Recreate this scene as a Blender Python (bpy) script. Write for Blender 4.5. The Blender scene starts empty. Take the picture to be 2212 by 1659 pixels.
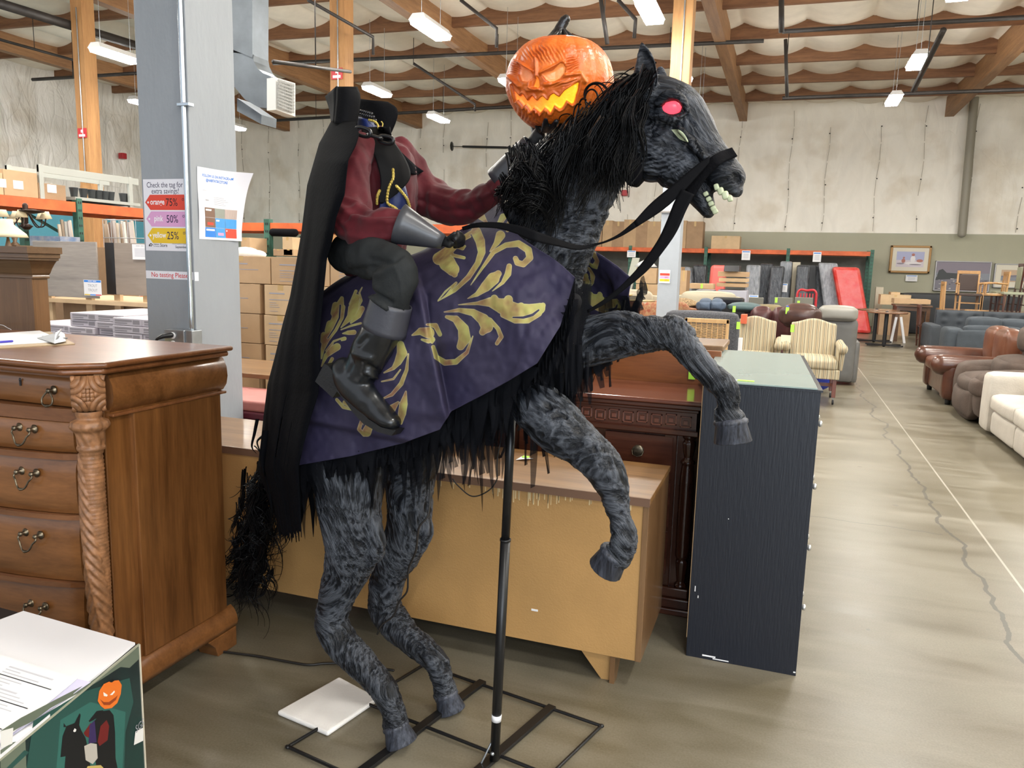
import bpy, bmesh, math, random
import numpy as np
from mathutils import Vector, Matrix
from mathutils.bvhtree import BVHTree
sc = bpy.context.scene
COL = sc.collection
random.seed(7)
rng = np.random.default_rng(7)
# ------------------------------------------------------------------ camera
FPX = 1660.0; CX, CY = 1106.0, 829.5; EYE = np.array([0., 0., 1.5])
PITCH, ROLL, YAW = (math.radians(a) for a in (8.8, 1.55, 19.3))
_fh = np.array([-math.sin(YAW), math.cos(YAW), 0]); _rt = np.array([math.cos(YAW), math.sin(YAW), 0]); _up = np.array([0, 0, 1.])
_fw = _fh*math.cos(PITCH)-_up*math.sin(PITCH); _u = _up*math.cos(PITCH)+_fh*math.sin(PITCH)
R2 = _rt*math.cos(ROLL)+_u*math.sin(ROLL); U2 = _u*math.cos(ROLL)-_rt*math.sin(ROLL)
RM = np.stack([R2, U2, -_fw], 1)
cd = bpy.data.cameras.new('camera'); cam = bpy.data.objects.new('camera', cd); COL.objects.link(cam)
cd.sensor_fit = 'HORIZONTAL'; cd.sensor_width = 36; cd.lens = 36*FPX/2212; cd.clip_start = .05; cd.clip_end = 200
cam.matrix_world = Matrix([[*RM[0], EYE[0]], [*RM[1], EYE[1]], [*RM[2], EYE[2]], [0, 0, 0, 1]])
sc.camera = cam
def ray(px, py): return RM @ np.array([(px-CX)/FPX, -(py-CY)/FPX, -1.])
def onz(px, py, z=0.): d = ray(px, py); return EYE+d*((z-EYE[2])/d[2])
def onY(px, py, Y): d = ray(px, py); return EYE+d*(Y/d[1])
def onX(px, py, X): d = ray(px, py); return EYE+d*(X/d[0])
def proj(P):
    q = (np.asarray(P)-EYE) @ RM
    return CX+FPX*q[..., 0]/-q[..., 2], CY-FPX*q[..., 1]/-q[..., 2]
# ------------------------------------------------------------------ view + world light
vs = sc.view_settings
vs.view_transform = 'Standard'; vs.look = 'None'; vs.gamma = 1; vs.use_curve_mapping = False; vs.exposure = 0.36
w = bpy.data.worlds.new('world'); sc.world = w; w.use_nodes = True
w.node_tree.nodes['Background'].inputs[0].default_value = (.88, .93, 1.0, 1)
w.node_tree.nodes['Background'].inputs[1].default_value = .82
try: w.cycles.sampling_method = 'NONE'
except Exception: pass
def area(name, loc, target, sx, sy, power, col):
    l = bpy.data.lights.new(name, 'AREA'); l.shape = 'RECTANGLE'; l.size = sx; l.size_y = sy; l.energy = power; l.color = col
    o = bpy.data.objects.new(name, l); COL.objects.link(o); o.location = loc
    o.rotation_euler = (Vector(target)-Vector(loc)).to_track_quat('-Z', 'Y').to_euler(); return o
# daylight through the shop front behind the camera, to its right
area('daylight', (3.2, -5.5, 2.0), (0, 4, .9), 5.0, 2.6, 230, (.80, .90, 1.0))
# ------------------------------------------------------------------ mesh builder
WM = {}
class MB:
    def __init__(s): s.v = []; s.f = []; s.mi = []; s.mats = []; s.sm = []
    def _m(s, mat):
        if mat is None: return 0
        if mat not in s.mats: s.mats.append(mat)
        return s.mats.index(mat)
    def add(s, V, F, mat=None, smooth=False):
        b = len(s.v); s.v.extend([tuple(map(float, p)) for p in V]); k = s._m(mat)
        for f in F: s.f.append(tuple(i+b for i in f)); s.mi.append(k); s.sm.append(smooth)
        return s
    def box(s, a, b, mat=None, M=None):
        x0, y0, z0 = a; x1, y1, z1 = b
        V = [(x0,y0,z0),(x1,y0,z0),(x1,y1,z0),(x0,y1,z0),(x0,y0,z1),(x1,y0,z1),(x1,y1,z1),(x0,y1,z1)]
        if M is not None: V = [M @ Vector(p) for p in V]
        return s.add(V, [(0,3,2,1),(4,5,6,7),(0,1,5,4),(1,2,6,5),(2,3,7,6),(3,0,4,7)], mat)
    def bar(s, p, q, w, h, mat=None, up=(0,0,1)):
        p = np.array(p, float); q = np.array(q, float); t = q-p; t /= np.linalg.norm(t)
        up = np.array(up, float); a = np.cross(t, up)
        if np.linalg.norm(a) < 1e-4: a = np.cross(t, (1,0,0))
        a /= np.linalg.norm(a); b = np.cross(a, t)
        V = [c+a*i*w/2+b*j*h/2 for c in (p, q) for i, j in ((-1,-1),(1,-1),(1,1),(-1,1))]
        return s.add(V, [(0,1,2,3),(7,6,5,4),(0,4,5,1),(1,5,6,2),(2,6,7,3),(3,7,4,0)], mat)
    def tube(s, P, r, n=10, mat=None, k=1., nrm=None, caps='round', smooth=True, closed=False):
        P = np.array(P, float); m = len(P); r = np.full(m, r, float) if np.isscalar(r) else np.array(r, float)
        kk = np.full(m, k, float) if np.isscalar(k) else np.array(k, float)
        T = np.zeros_like(P)
        for i in range(m):
            if closed: t = P[(i+1) % m]-P[i-1]
            else: t = P[min(i+1, m-1)]-P[max(i-1, 0)]
            T[i] = t/(np.linalg.norm(t)+1e-12)
        rings = []
        ref = np.array(nrm, float) if nrm is not None else None
        if ref is None:
            ref = np.array([0,0,1.]) if abs(T[0][2]) < .9 else np.array([1.,0,0])
        prev = ref
        for i in range(m):
            b = (ref if nrm is not None else prev); b = b-T[i]*(b@T[i]); nb = np.linalg.norm(b)
            if nb < 1e-3: b = np.cross(T[i], (0,1.,0)); nb = np.linalg.norm(b)
            b = b/nb; prev = b; a = np.cross(T[i], b)
            rings.append((P[i], a, b, r[i], kk[i], T[i]))
        out = []
        def ring(c, a, b, rr, k_): return [c+a*rr*math.cos(2*math.pi*j/n)+b*rr*k_*math.sin(2*math.pi*j/n) for j in range(n)]
        if caps == 'round' and not closed:
            c, a, b, rr, k_, t = rings[0]
            for ang in (80, 50, 25): out.append(ring(c-t*rr*math.sin(math.radians(ang))*min(1, k_), a, b, rr*math.cos(math.radians(ang)), k_))
        for c, a, b, rr, k_, t in rings: out.append(ring(c, a, b, rr, k_))
        if caps == 'round' and not closed:
            c, a, b, rr, k_, t = rings[-1]
            for ang in (25, 50, 80): out.append(ring(c+t*rr*math.sin(math.radians(ang))*min(1, k_), a, b, rr*math.cos(math.radians(ang)), k_))
        V = [p for o in out for p in o]; R = len(out); F = []
        for i in range(R if closed else R-1):
            for j in range(n):
                i2 = (i+1) % R
                F.append((i*n+j, i*n+(j+1) % n, i2*n+(j+1) % n, i2*n+j))
        if not closed and caps: F.append(tuple(range(n-1, -1, -1))); F.append(tuple((R-1)*n+j for j in range(n)))
        return s.add(V, F, mat, smooth)
    def lathe(s, prof, c, n=20, mat=None, axis=(0,0,1), smooth=True, fn=None):
        ax = Vector(axis).normalized(); q = ax.to_track_quat('Z', 'Y').to_matrix() if abs(ax.z) < .9999 else Matrix.Identity(3)
        V = []
        for (rr, z) in prof:
            for j in range(n):
                a = 2*math.pi*j/n; r_ = rr*(fn(a, z) if fn else 1)
                V.append(Vector(c)+q @ Vector((r_*math.cos(a), r_*math.sin(a), z)))
        F = [(i*n+j, i*n+(j+1) % n, (i+1)*n+(j+1) % n, (i+1)*n+j) for i in range(len(prof)-1) for j in range(n)]
        F += [tuple(range(n-1, -1, -1)), tuple((len(prof)-1)*n+j for j in range(n))]
        return s.add(V, F, mat, smooth)
    def sphere(s, c, r, n=16, mat=None, k=(1,1,1), R=None):
        V = []; F = []; m = n//2
        for i in range(m+1):
            ph = math.pi*i/m
            for j in range(n):
                a = 2*math.pi*j/n; p = Vector((r*k[0]*math.sin(ph)*math.cos(a), r*k[1]*math.sin(ph)*math.sin(a), r*k[2]*math.cos(ph)))
                if R is not None: p = R @ p
                V.append(Vector(c)+p)
        for i in range(m):
            for j in range(n): F.append((i*n+j, (i+1)*n+j, (i+1)*n+(j+1) % n, i*n+(j+1) % n))
        return s.add(V, F, mat, True)
    def prism(s, poly, d, mat=None, smooth=False):
        """poly: list of 3D points, d: extrusion vector"""
        n = len(poly); d = np.array(d, float); P = [np.array(p, float) for p in poly]
        V = P+[p+d for p in P]
        F = [tuple(range(n)), tuple(range(2*n-1, n-1, -1))]+[(i, i+n, (i+1) % n+n, (i+1) % n) for i in range(n)]
        return s.add(V, F, mat, smooth)
    def grid(s, G, mat=None, smooth=True, mask=None, flip=False):
        nu, nv = G.shape[:2]; V = G.reshape(-1, 3); F = []
        for i in range(nu-1):
            for j in range(nv-1):
                if mask is None or mask[i, j]:
                    q = (i*nv+j, (i+1)*nv+j, (i+1)*nv+j+1, i*nv+j+1); F.append(q[::-1] if flip else q)
        return s.add(V, F, mat, smooth)
    def build(s, name, mat=None, parent=None, bevel=0, seg=2, attrs=None, solid=0, world=True, subsurf=0):
        me = bpy.data.meshes.new(name)
        V = np.array(s.v, float).reshape(-1, 3)
        if parent is not None and world:
            M = np.array(WM[parent.name].inverted()); V = V @ M[:3, :3].T+M[:3, 3]
        elif parent is None:
            c = np.array([(V[:,0].min()+V[:,0].max())/2, (V[:,1].min()+V[:,1].max())/2, V[:,2].min()]); V = V-c
        me.from_pydata(V.tolist(), [], s.f)
        mats = s.mats if s.mats else [mat]
        if mat is not None and s.mats and mat not in mats: pass
        for m in mats: me.materials.append(m)
        me.polygons.foreach_set('material_index', s.mi); me.polygons.foreach_set('use_smooth', s.sm)
        if attrs:
            for k, a in attrs.items():
                a = np.asarray(a, np.float32)
                if a.ndim == 1: at = me.attributes.new(k, 'FLOAT', 'POINT'); at.data.foreach_set('value', a)
                else: at = me.attributes.new(k, 'FLOAT_VECTOR', 'POINT'); at.data.foreach_set('vector', a.ravel())
        me.update()
        o = bpy.data.objects.new(name, me); COL.objects.link(o)
        if parent is not None: o.parent = parent; WM[o.name] = WM[parent.name].copy()
        else: o.location = Vector(c); WM[o.name] = Matrix.Translation(Vector(c))
        if bevel: b = o.modifiers.new('bevel', 'BEVEL'); b.width = bevel; b.segments = seg; b.limit_method = 'ANGLE'; b.angle_limit = .6
        if solid: b = o.modifiers.new('solid', 'SOLIDIFY'); b.thickness = solid; b.offset = 0
        if subsurf: b = o.modifiers.new('sub', 'SUBSURF'); b.levels = subsurf; b.render_levels = subsurf
        return o
def tag(o, label=None, cat=None, group=None, kind=None):
    if label: o['label'] = label
    if cat: o['category'] = cat
    if group: o['group'] = group
    if kind: o['kind'] = kind
    return o
def thing(name, label, cat, loc=(0,0,0), rz=0, group=None):
    o = bpy.data.objects.new(name, None); COL.objects.link(o); o.empty_display_size = .1
    o.location = loc; o.rotation_euler = (0, 0, rz); WM[o.name] = Matrix.Translation(Vector(loc)) @ Matrix.Rotation(rz, 4, 'Z')
    return tag(o, label, cat, group)
def struct(o): o['kind'] = 'structure'; return o
def solo(mb, name, mat, label, cat, group=None, kind=None, **k): return tag(mb.build(name, mat, None, **k), label, cat, group, kind)
def dup(root, loc, rz=0, label=None, group=None, scale=None):
    r = root.copy(); COL.objects.link(r); r.location = loc; r.rotation_euler = (0, 0, rz)
    if scale: r.scale = scale
    WM[r.name] = Matrix.Translation(Vector(loc)) @ Matrix.Rotation(rz, 4, 'Z')
    if label: r['label'] = label
    if group: r['group'] = group
    for ch in list(root.children):
        c = ch.copy(); COL.objects.link(c); c.parent = r
        for g in list(ch.children): d = g.copy(); COL.objects.link(d); d.parent = c
    return r
# ------------------------------------------------------------------ materials
def mat(name, col, rough=.6, metal=0, var=0., vscale=6, bump=0., bscale=40, emit=None, estr=1, stretch=(1,1,1), col2=None, spec=.5, alpha=1, sheen=0, coat=0, trans=0, attr=None):
    m = bpy.data.materials.new(name); m.use_nodes = True; nt = m.node_tree; N = nt.nodes; L = nt.links; b = N['Principled BSDF']
    b.inputs['Base Color'].default_value = (*col, 1); b.inputs['Roughness'].default_value = rough; b.inputs['Metallic'].default_value = metal
    b.inputs['Specular IOR Level'].default_value = spec; b.inputs['Alpha'].default_value = alpha
    if sheen: b.inputs['Sheen Weight'].default_value = sheen
    if coat: b.inputs['Coat Weight'].default_value = coat; b.inputs['Coat Roughness'].default_value = .15
    if trans: b.inputs['Transmission Weight'].default_value = trans
    if emit: b.inputs['Emission Color'].default_value = (*emit, 1); b.inputs['Emission Strength'].default_value = estr
    if var or bump or col2:
        tc = N.new('ShaderNodeTexCoord'); mp = N.new('ShaderNodeMapping'); mp.inputs['Scale'].default_value = stretch
        L.new(tc.outputs['Object'], mp.inputs[0])
    if var or col2:
        n = N.new('ShaderNodeTexNoise'); n.inputs['Scale'].default_value = vscale; n.inputs['Detail'].default_value = 5; n.inputs['Roughness'].default_value = .6
        L.new(mp.outputs[0], n.inputs['Vector']); r = N.new('ShaderNodeValToRGB'); c2 = col2 or tuple(c*(1-var) for c in col)
        c1 = col if col2 else tuple(min(1, c*(1+var)) for c in col)
        r.color_ramp.elements[0].position = .32; r.color_ramp.elements[1].position = .68
        r.color_ramp.elements[0].color = (*c2, 1); r.color_ramp.elements[1].color = (*c1, 1)
        L.new(n.outputs['Fac'], r.inputs[0]); L.new(r.outputs[0], b.inputs['Base Color'])
    if bump:
        n2 = N.new('ShaderNodeTexNoise'); n2.inputs['Scale'].default_value = bscale; n2.inputs['Detail'].default_value = 4
        L.new(mp.outputs[0], n2.inputs['Vector']); bp = N.new('ShaderNodeBump'); bp.inputs['Strength'].default_value = bump; bp.inputs['Distance'].default_value = .01
        L.new(n2.outputs['Fac'], bp.inputs['Height']); L.new(bp.outputs[0], b.inputs['Normal'])
    return m
def wood(name, c1, c2, axis=2, rough=.35, s=1.0, coat=0., contrast=1.):
    """grain running along an axis: 0 x, 1 y, 2 z"""
    st = [11*s]*3; st[axis] = .9*s
    m = bpy.data.materials.new(name); m.use_nodes = True; nt = m.node_tree; N = nt.nodes; L = nt.links; b = N['Principled BSDF']
    tc = N.new('ShaderNodeTexCoord'); mp = N.new('ShaderNodeMapping'); mp.inputs['Scale'].default_value = st
    n = N.new('ShaderNodeTexNoise'); n.inputs['Scale'].default_value = 1.6; n.inputs['Detail'].default_value = 6; n.inputs['Roughness'].default_value = .62; n.inputs['Distortion'].default_value = .6
    n3 = N.new('ShaderNodeTexNoise'); n3.inputs['Scale'].default_value = 14; n3.inputs['Detail'].default_value = 3
    L.new(tc.outputs['Object'], mp.inputs[0]); L.new(mp.outputs[0], n.inputs['Vector']); L.new(mp.outputs[0], n3.inputs['Vector'])
    mx = N.new('ShaderNodeMath'); mx.operation = 'MULTIPLY_ADD'; mx.inputs[1].default_value = .35; L.new(n3.outputs['Fac'], mx.inputs[0]); L.new(n.outputs['Fac'], mx.inputs[2])
    r = N.new('ShaderNodeValToRGB'); r.color_ramp.elements[0].position = .67-.22*contrast; r.color_ramp.elements[1].position = .67+.2*contrast
    r.color_ramp.elements[0].color = (*c2, 1); r.color_ramp.elements[1].color = (*c1, 1)
    L.new(mx.outputs[0], r.inputs[0]); L.new(r.outputs[0], b.inputs['Base Color'])
    b.inputs['Roughness'].default_value = rough
    if coat: b.inputs['Coat Weight'].default_value = coat; b.inputs['Coat Roughness'].default_value = .12
    bp = N.new('ShaderNodeBump'); bp.inputs['Strength'].default_value = .12; bp.inputs['Distance'].default_value = .004
    L.new(mx.outputs[0], bp.inputs['Height']); L.new(bp.outputs[0], b.inputs['Normal'])
    return m
def node(nt, t, **kw):
    n = nt.nodes.new(t)
    for k, v in kw.items(): setattr(n, k, v)
    return n
M = {}
M['white'] = mat('white_paper', (.80,.80,.82), .6)
M['black'] = mat('black_paint', (.012,.012,.014), .4)
M['blackprint'] = mat('black_ink', (.02,.015,.02), .7)
M['navyprint'] = mat('navy_ink', (.03,.02,.07), .7)
M['greyprint'] = mat('grey_ink', (.32,.32,.36), .7)
M['lightprint'] = mat('pale_ink', (.55,.55,.60), .7)
M['steel'] = mat('galvanised_steel', (.42,.45,.48), .38, .85, var=.15, vscale=9, bump=.05)
M['blacksteel'] = mat('black_steel', (.012,.012,.013), .32, .3)
M['pipe'] = mat('black_iron_pipe', (.035,.03,.028), .5, .2, var=.3)
M['orange'] = mat('orange_rack_paint', (.62,.12,.03), .5, var=.25, vscale=4)
M['green'] = mat('green_rack_paint', (.035,.12,.085), .55, var=.3, vscale=8)
M['tag'] = mat('lime_tag', (.42,.85,.08), .6, bump=0)
M['card'] = mat('cardboard', (.45,.30,.17), .75, var=.10, vscale=3, bump=.05, bscale=20)
M['card2'] = mat('pale_cardboard', (.55,.39,.23), .75, var=.10, vscale=4)
M['card3'] = mat('dark_cardboard', (.33,.21,.12), .75, var=.12, vscale=4)
M['tape'] = mat('packing_tape', (.50,.33,.13), .3, spec=.6)
M['tagblue'] = mat('blue_tag', (.05,.12,.6), .5)
M['red'] = mat('red_plastic', (.45,.02,.03), .35)
M['brass'] = mat('aged_brass', (.16,.13,.09), .35, .9, var=.5, vscale=60)
M['doug'] = wood('timber_beam', (.36,.19,.085), (.19,.09,.038), 1, .6, .7)
M['dougx'] = wood('timber_purlin', (.27,.13,.06), (.13,.055,.025), 0, .65, .7)
M['dougz'] = wood('timber_post', (.47,.25,.095), (.30,.14,.05), 2, .6, .5)
# ------------------------------------------------------------------ setting: floor, walls, roof
WY = 25.0; WXL = -20.3
def floor_mat():
    m = bpy.data.materials.new('sealed_concrete'); m.use_nodes = True; nt = m.node_tree; N = nt.nodes; L = nt.links; b = N['Principled BSDF']
    tc = N.new('ShaderNodeTexCoord')
    def noise(scale, det=5, vec=None, dist=0):
        n = N.new('ShaderNodeTexNoise'); n.inputs['Scale'].default_value = scale; n.inputs['Detail'].default_value = det; n.inputs['Distortion'].default_value = dist
        L.new(vec or tc.outputs['Object'], n.inputs['Vector']); return n.outputs['Fac']
    mp = N.new('ShaderNodeMapping'); mp.inputs['Scale'].default_value = (.45, 2.2, 1); L.new(tc.outputs['Object'], mp.inputs[0])
    a = noise(1.3, 7); c = noise(2.4, 8, mp.outputs[0], 1.2); g = noise(140, 3)
    def mixn(x, y, f):
        q = N.new('ShaderNodeMix'); q.data_type = 'FLOAT'; q.inputs[0].default_value = f; L.new(x, q.inputs[2]); L.new(y, q.inputs[3]); return q.outputs[0]
    h = mixn(mixn(a, c, .55), g, .22)
    r = N.new('ShaderNodeValToRGB'); e = r.color_ramp.elements
    e[0].position = .40; e[0].color = (.110,.092,.057, 1); e[1].position = .60; e[1].color = (.190,.169,.126, 1)
    L.new(h, r.inputs[0]); col = r.outputs[0]
    # dark drips and old adhesive spots
    v = N.new('ShaderNodeTexVoronoi'); v.inputs['Scale'].default_value = 1.7; v.inputs['Randomness'].default_value = 1; L.new(tc.outputs['Object'], v.inputs['Vector'])
    lt = N.new('ShaderNodeMath'); lt.operation = 'LESS_THAN'; lt.inputs[1].default_value = .035; L.new(v.outputs['Distance'], lt.inputs[0])
    md = N.new('ShaderNodeMath'); md.operation = 'MULTIPLY'; md.inputs[1].default_value = .55; L.new(lt.outputs[0], md.inputs[0])
    mx = N.new('ShaderNodeMix'); mx.data_type = 'RGBA'; mx.inputs[7].default_value = (.08,.07,.06,1); L.new(md.outputs[0], mx.inputs[0]); L.new(col, mx.inputs[6]); col = mx.outputs[2]
    # crack along the saw line and joint, in the slab
    sx = N.new('ShaderNodeSeparateXYZ'); L.new(tc.outputs['Object'], sx.inputs[0])
    def crack(x0, amp, sc_, w, colr, f, ax=0, lo=None, hi=None):
        nonlocal col
        nn = N.new('ShaderNodeTexNoise'); nn.noise_dimensions = '1D'; nn.inputs['Scale'].default_value = sc_; nn.inputs['Detail'].default_value = 6
        L.new(sx.outputs[1-ax], nn.inputs['W'])
        m1 = N.new('ShaderNodeMath'); m1.operation = 'MULTIPLY_ADD'; m1.inputs[1].default_value = amp; m1.inputs[2].default_value = x0-amp*.5; L.new(nn.outputs['Fac'], m1.inputs[0])
        d = N.new('ShaderNodeMath'); d.operation = 'SUBTRACT'; L.new(sx.outputs[ax], d.inputs[0]); L.new(m1.outputs[0], d.inputs[1])
        ab = N.new('ShaderNodeMath'); ab.operation = 'ABSOLUTE'; L.new(d.outputs[0], ab.inputs[0])
        ls = N.new('ShaderNodeMath'); ls.operation = 'LESS_THAN'; ls.inputs[1].default_value = w; L.new(ab.outputs[0], ls.inputs[0])
        out = ls.outputs[0]
        if lo is not None:
            for op, val in (('GREATER_THAN', lo), ('LESS_THAN', hi)):
                c_ = N.new('ShaderNodeMath'); c_.operation = op; c_.inputs[1].default_value = val; L.new(sx.outputs[1-ax], c_.inputs[0])
                mm = N.new('ShaderNodeMath'); mm.operation = 'MULTIPLY'; L.new(out, mm.inputs[0]); L.new(c_.outputs[0], mm.inputs[1]); out = mm.outputs[0]
        mf = N.new('ShaderNodeMath'); mf.operation = 'MULTIPLY'; mf.inputs[1].default_value = f; L.new(out, mf.inputs[0])
        x = N.new('ShaderNodeMix'); x.data_type = 'RGBA'; x.inputs[7].default_value = (*colr, 1); L.new(mf.outputs[0], x.inputs[0]); L.new(col, x.inputs[6]); col = x.outputs[2]
    crack(1.02, .22, 1.6, .010, (.05,.045,.035), .8)
    crack(1.20, .0, 1, .006, (.45,.42,.36), .6)
    crack(4.95, .35, 1.1, .006, (.06,.055,.045), .7, 1, .15, .98)
    crack(17.6, .0, 1, .03, (.40,.37,.30), .5, 1, -8, 9)
    L.new(col, b.inputs['Base Color'])
    rr = N.new('ShaderNodeMapRange'); rr.inputs[3].default_value = .22; rr.inputs[4].default_value = .46; L.new(c, rr.inputs[0]); L.new(rr.outputs[0], b.inputs['Roughness'])
    b.inputs['Specular IOR Level'].default_value = .42
    bp = N.new('ShaderNodeBump'); bp.inputs['Strength'].default_value = .06; bp.inputs['Distance'].default_value = .01; L.new(h, bp.inputs['Height']); L.new(bp.outputs[0], b.inputs['Normal'])
    return m
o = MB().add([(-24,-8,0),(16,-8,0),(16,27,0),(-24,27,0)], [(0,1,2,3)]).build('floor', floor_mat()); o.location = (-4, 9.5, 0)
# keep object coordinates equal to world coordinates
for v_ in o.data.vertices: v_.co = v_.co+Vector((-4, 9.5, 0))
o.location = (0, 0, 0); struct(o)
def batt_mat(name, base, rough, bumpS, seam=1.22):
    m = bpy.data.materials.new(name); m.use_nodes = True; nt = m.node_tree; N = nt.nodes; L = nt.links; b = N['Principled BSDF']
    tc = N.new('ShaderNodeTexCoord'); mp = N.new('ShaderNodeMapping'); mp.inputs['Scale'].default_value = (1.6, 1.6, .7); L.new(tc.outputs['Object'], mp.inputs[0])
    n = N.new('ShaderNodeTexNoise'); n.inputs['Scale'].default_value = 1.2; n.inputs['Detail'].default_value = 7; n.inputs['Distortion'].default_value = 1.5; L.new(mp.outputs[0], n.inputs['Vector'])
    v = N.new('ShaderNodeTexVoronoi'); v.feature = 'DISTANCE_TO_EDGE'; v.inputs['Scale'].default_value = 1.1; L.new(mp.outputs[0], v.inputs['Vector'])
    pw = N.new('ShaderNodeMath'); pw.operation = 'POWER'; pw.inputs[1].default_value = .35; L.new(v.outputs['Distance'], pw.inputs[0])
    ad = N.new('ShaderNodeMath'); ad.operation = 'MULTIPLY_ADD'; ad.inputs[1].default_value = .35; L.new(pw.outputs[0], ad.inputs[0]); L.new(n.outputs['Fac'], ad.inputs[2])
    bp = N.new('ShaderNodeBump'); bp.inputs['Strength'].default_value = bumpS; bp.inputs['Distance'].default_value = .12; L.new(ad.outputs[0], bp.inputs['Height']); L.new(bp.outputs[0], b.inputs['Normal'])
    r = N.new('ShaderNodeValToRGB'); e = r.color_ramp.elements; e[0].position = .3; e[1].position = .62
    e[0].color = (*[c*.93 for c in base], 1); e[1].color = (*base, 1); L.new(n.outputs['Fac'], r.inputs[0])
    # brown water stains low on the wall
    sx = N.new('ShaderNodeSeparateXYZ'); L.new(tc.outputs['Object'], sx.inputs[0])
    mr = N.new('ShaderNodeMapRange'); mr.inputs[1].default_value = 2.6; mr.inputs[2].default_value = 3.9; mr.inputs[3].default_value = .32; mr.inputs[4].default_value = 0; L.new(sx.outputs[2], mr.inputs[0])
    n2 = N.new('ShaderNodeTexNoise'); n2.inputs['Scale'].default_value = .9; n2.inputs['Detail'].default_value = 8; L.new(tc.outputs['Object'], n2.inputs['Vector'])
    m2 = N.new('ShaderNodeMapRange'); m2.inputs[1].default_value = .5; m2.inputs[2].default_value = .66; L.new(n2.outputs['Fac'], m2.inputs[0])
    mu = N.new('ShaderNodeMath'); mu.operation = 'MULTIPLY'; L.new(mr.outputs[0], mu.inputs[0]); L.new(m2.outputs[0], mu.inputs[1])
    mx = N.new('ShaderNodeMix'); mx.data_type = 'RGBA'; mx.inputs[7].default_value = (.50,.38,.22,1); L.new(mu.outputs[0], mx.inputs[0]); L.new(r.outputs[0], mx.inputs[6])
    L.new(mx.outputs[2], b.inputs['Base Color']); b.inputs['Roughness'].default_value = rough
    return m
BATT = batt_mat('white_faced_insulation', (.93,.89,.81), .42, .26)
PLAST = batt_mat('glossy_plastic_sheeting', (.93,.91,.87), .20, 1.0)
CEIL = mat('ceiling_insulation', (.86,.80,.70), .6, var=.10, vscale=1.3, bump=.6, bscale=3)
SAGE = mat('sage_wall_paint', (.42,.41,.31), .7, var=.04, vscale=1)
BLUE = mat('blue_wall_paint', (.13,.44,.58), .7, var=.03)
GREYW = mat('grey_lower_wall', (.20,.20,.18), .7, var=.08)
def zroof(x): return 6.2+.012*(1.5-x)
def billow(o_, axis):
    pass
# far wall insulation as a softly quilted surface
def quilt(x0, x1, z0, z1, fn, nx, nz):
    G = np.zeros((nx, nz, 3)); X = np.linspace(x0, x1, nx); Z = np.linspace(z0, z1, nz)
    for i, x in enumerate(X):
        s_ = abs(math.sin(math.pi*(x+.3)/1.22)); b_ = .05*s_**.5
        for j, z in enumerate(Z):
            q = .02*math.sin(3.1*x+1.7*z)*math.sin(2.3*z-1.1*x)+.015*math.sin(5.3*z+4*math.sin(x*2.1)); G[i, j] = fn(x, z, b_+q*s_)
    return G
G = quilt(-20.6, 12, 2.7, 7.4, lambda x, z, b_: (x, WY-b_, z), 420, 48)
struct(MB().grid(G, BATT).build('wall_back'))
G = quilt(-2, 25, 2.85, 7.4, lambda x, z, b_: (WXL+b_*1.3, x, z), 300, 48)
struct(MB().grid(G, PLAST, flip=True).build('wall_left'))
mb = MB(); mb.box((-20.6, WY-.02, 0), (12, WY+.1, 2.7), SAGE); struct(mb.build('wall_back_lower'))
mb = MB(); mb.box((WXL-.1, -2, 0), (WXL, WY, 2.85), BLUE); struct(mb.build('wall_left_lower'))
# seams and fixing pins of the far wall
mb = MB()
seamM = mat('insulation_seam', (.42,.38,.32), .6)
for k in range(24):
    x = -19.8+1.22*k+.2*math.sin(k*3.3)
    for z in np.arange(2.75, 6.3, .5):
        if random.random() < .7: mb.bar((x+.03*math.sin(z*3+k), WY-.075, z), (x+.03*math.sin((z+.5)*3+k), WY-.075, z+.45), .012, .012, seamM)
    for z in (3.0, 4.1, 5.55): mb.sphere((x, WY-.09, z+.15*math.sin(k*5)), .02, 6, M['black'])
struct(mb.build('trim_1'))
# ceiling: insulation slung between purlins
nx, ny = 560, 70
G = np.zeros((nx, ny, 3)); XS = np.linspace(-21, 13, nx); YS = np.linspace(-6, 25.2, ny)
for i, x in enumerate(XS):
    s_ = abs(math.sin(math.pi*x/1.22)); 
    for j, y in enumerate(YS):
        n_ = .5+.5*math.sin(7.3*math.floor(x/1.22)+3.1*math.floor((y-15.36)/2.04))
        yy = abs(math.sin(math.pi*(y-15.36)/2.04))
        G[i, j] = (x, y, zroof(x)+.34-.20*(.55+.45*n_)*s_**.75-.03*yy)
struct(MB().grid(G, CEIL, flip=True).build('ceiling'))
# purlins and glulam beams
for k in range(-10, 6):
    y = 15.36+2.04*k-.0
    if y > 24.9: continue
    V = []
    for (x0, x1) in [(-20.5, 12.5)]:
        mb = MB(); V = [(x, y+dy, zroof(x)+dz) for x in (x0, x1) for dy, dz in ((-.045,0),(.045,0),(.045,.33),(-.045,.33))]
        mb.add(V, [(0,1,2,3),(7,6,5,4),(0,4,5,1),(1,5,6,2),(2,6,7,3),(3,7,4,0)], M['dougx'])
        struct(mb.build('trim_2'))
for x in (-17.8, -12.4, -7.0, -1.6, 3.9, 9.3):
    mb = MB(); mb.box((x-.11, -5, zroof(x)-.28), (x+.11, 25, zroof(x)+.30), M['doug']); struct(mb.build('trim_3'))
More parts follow.
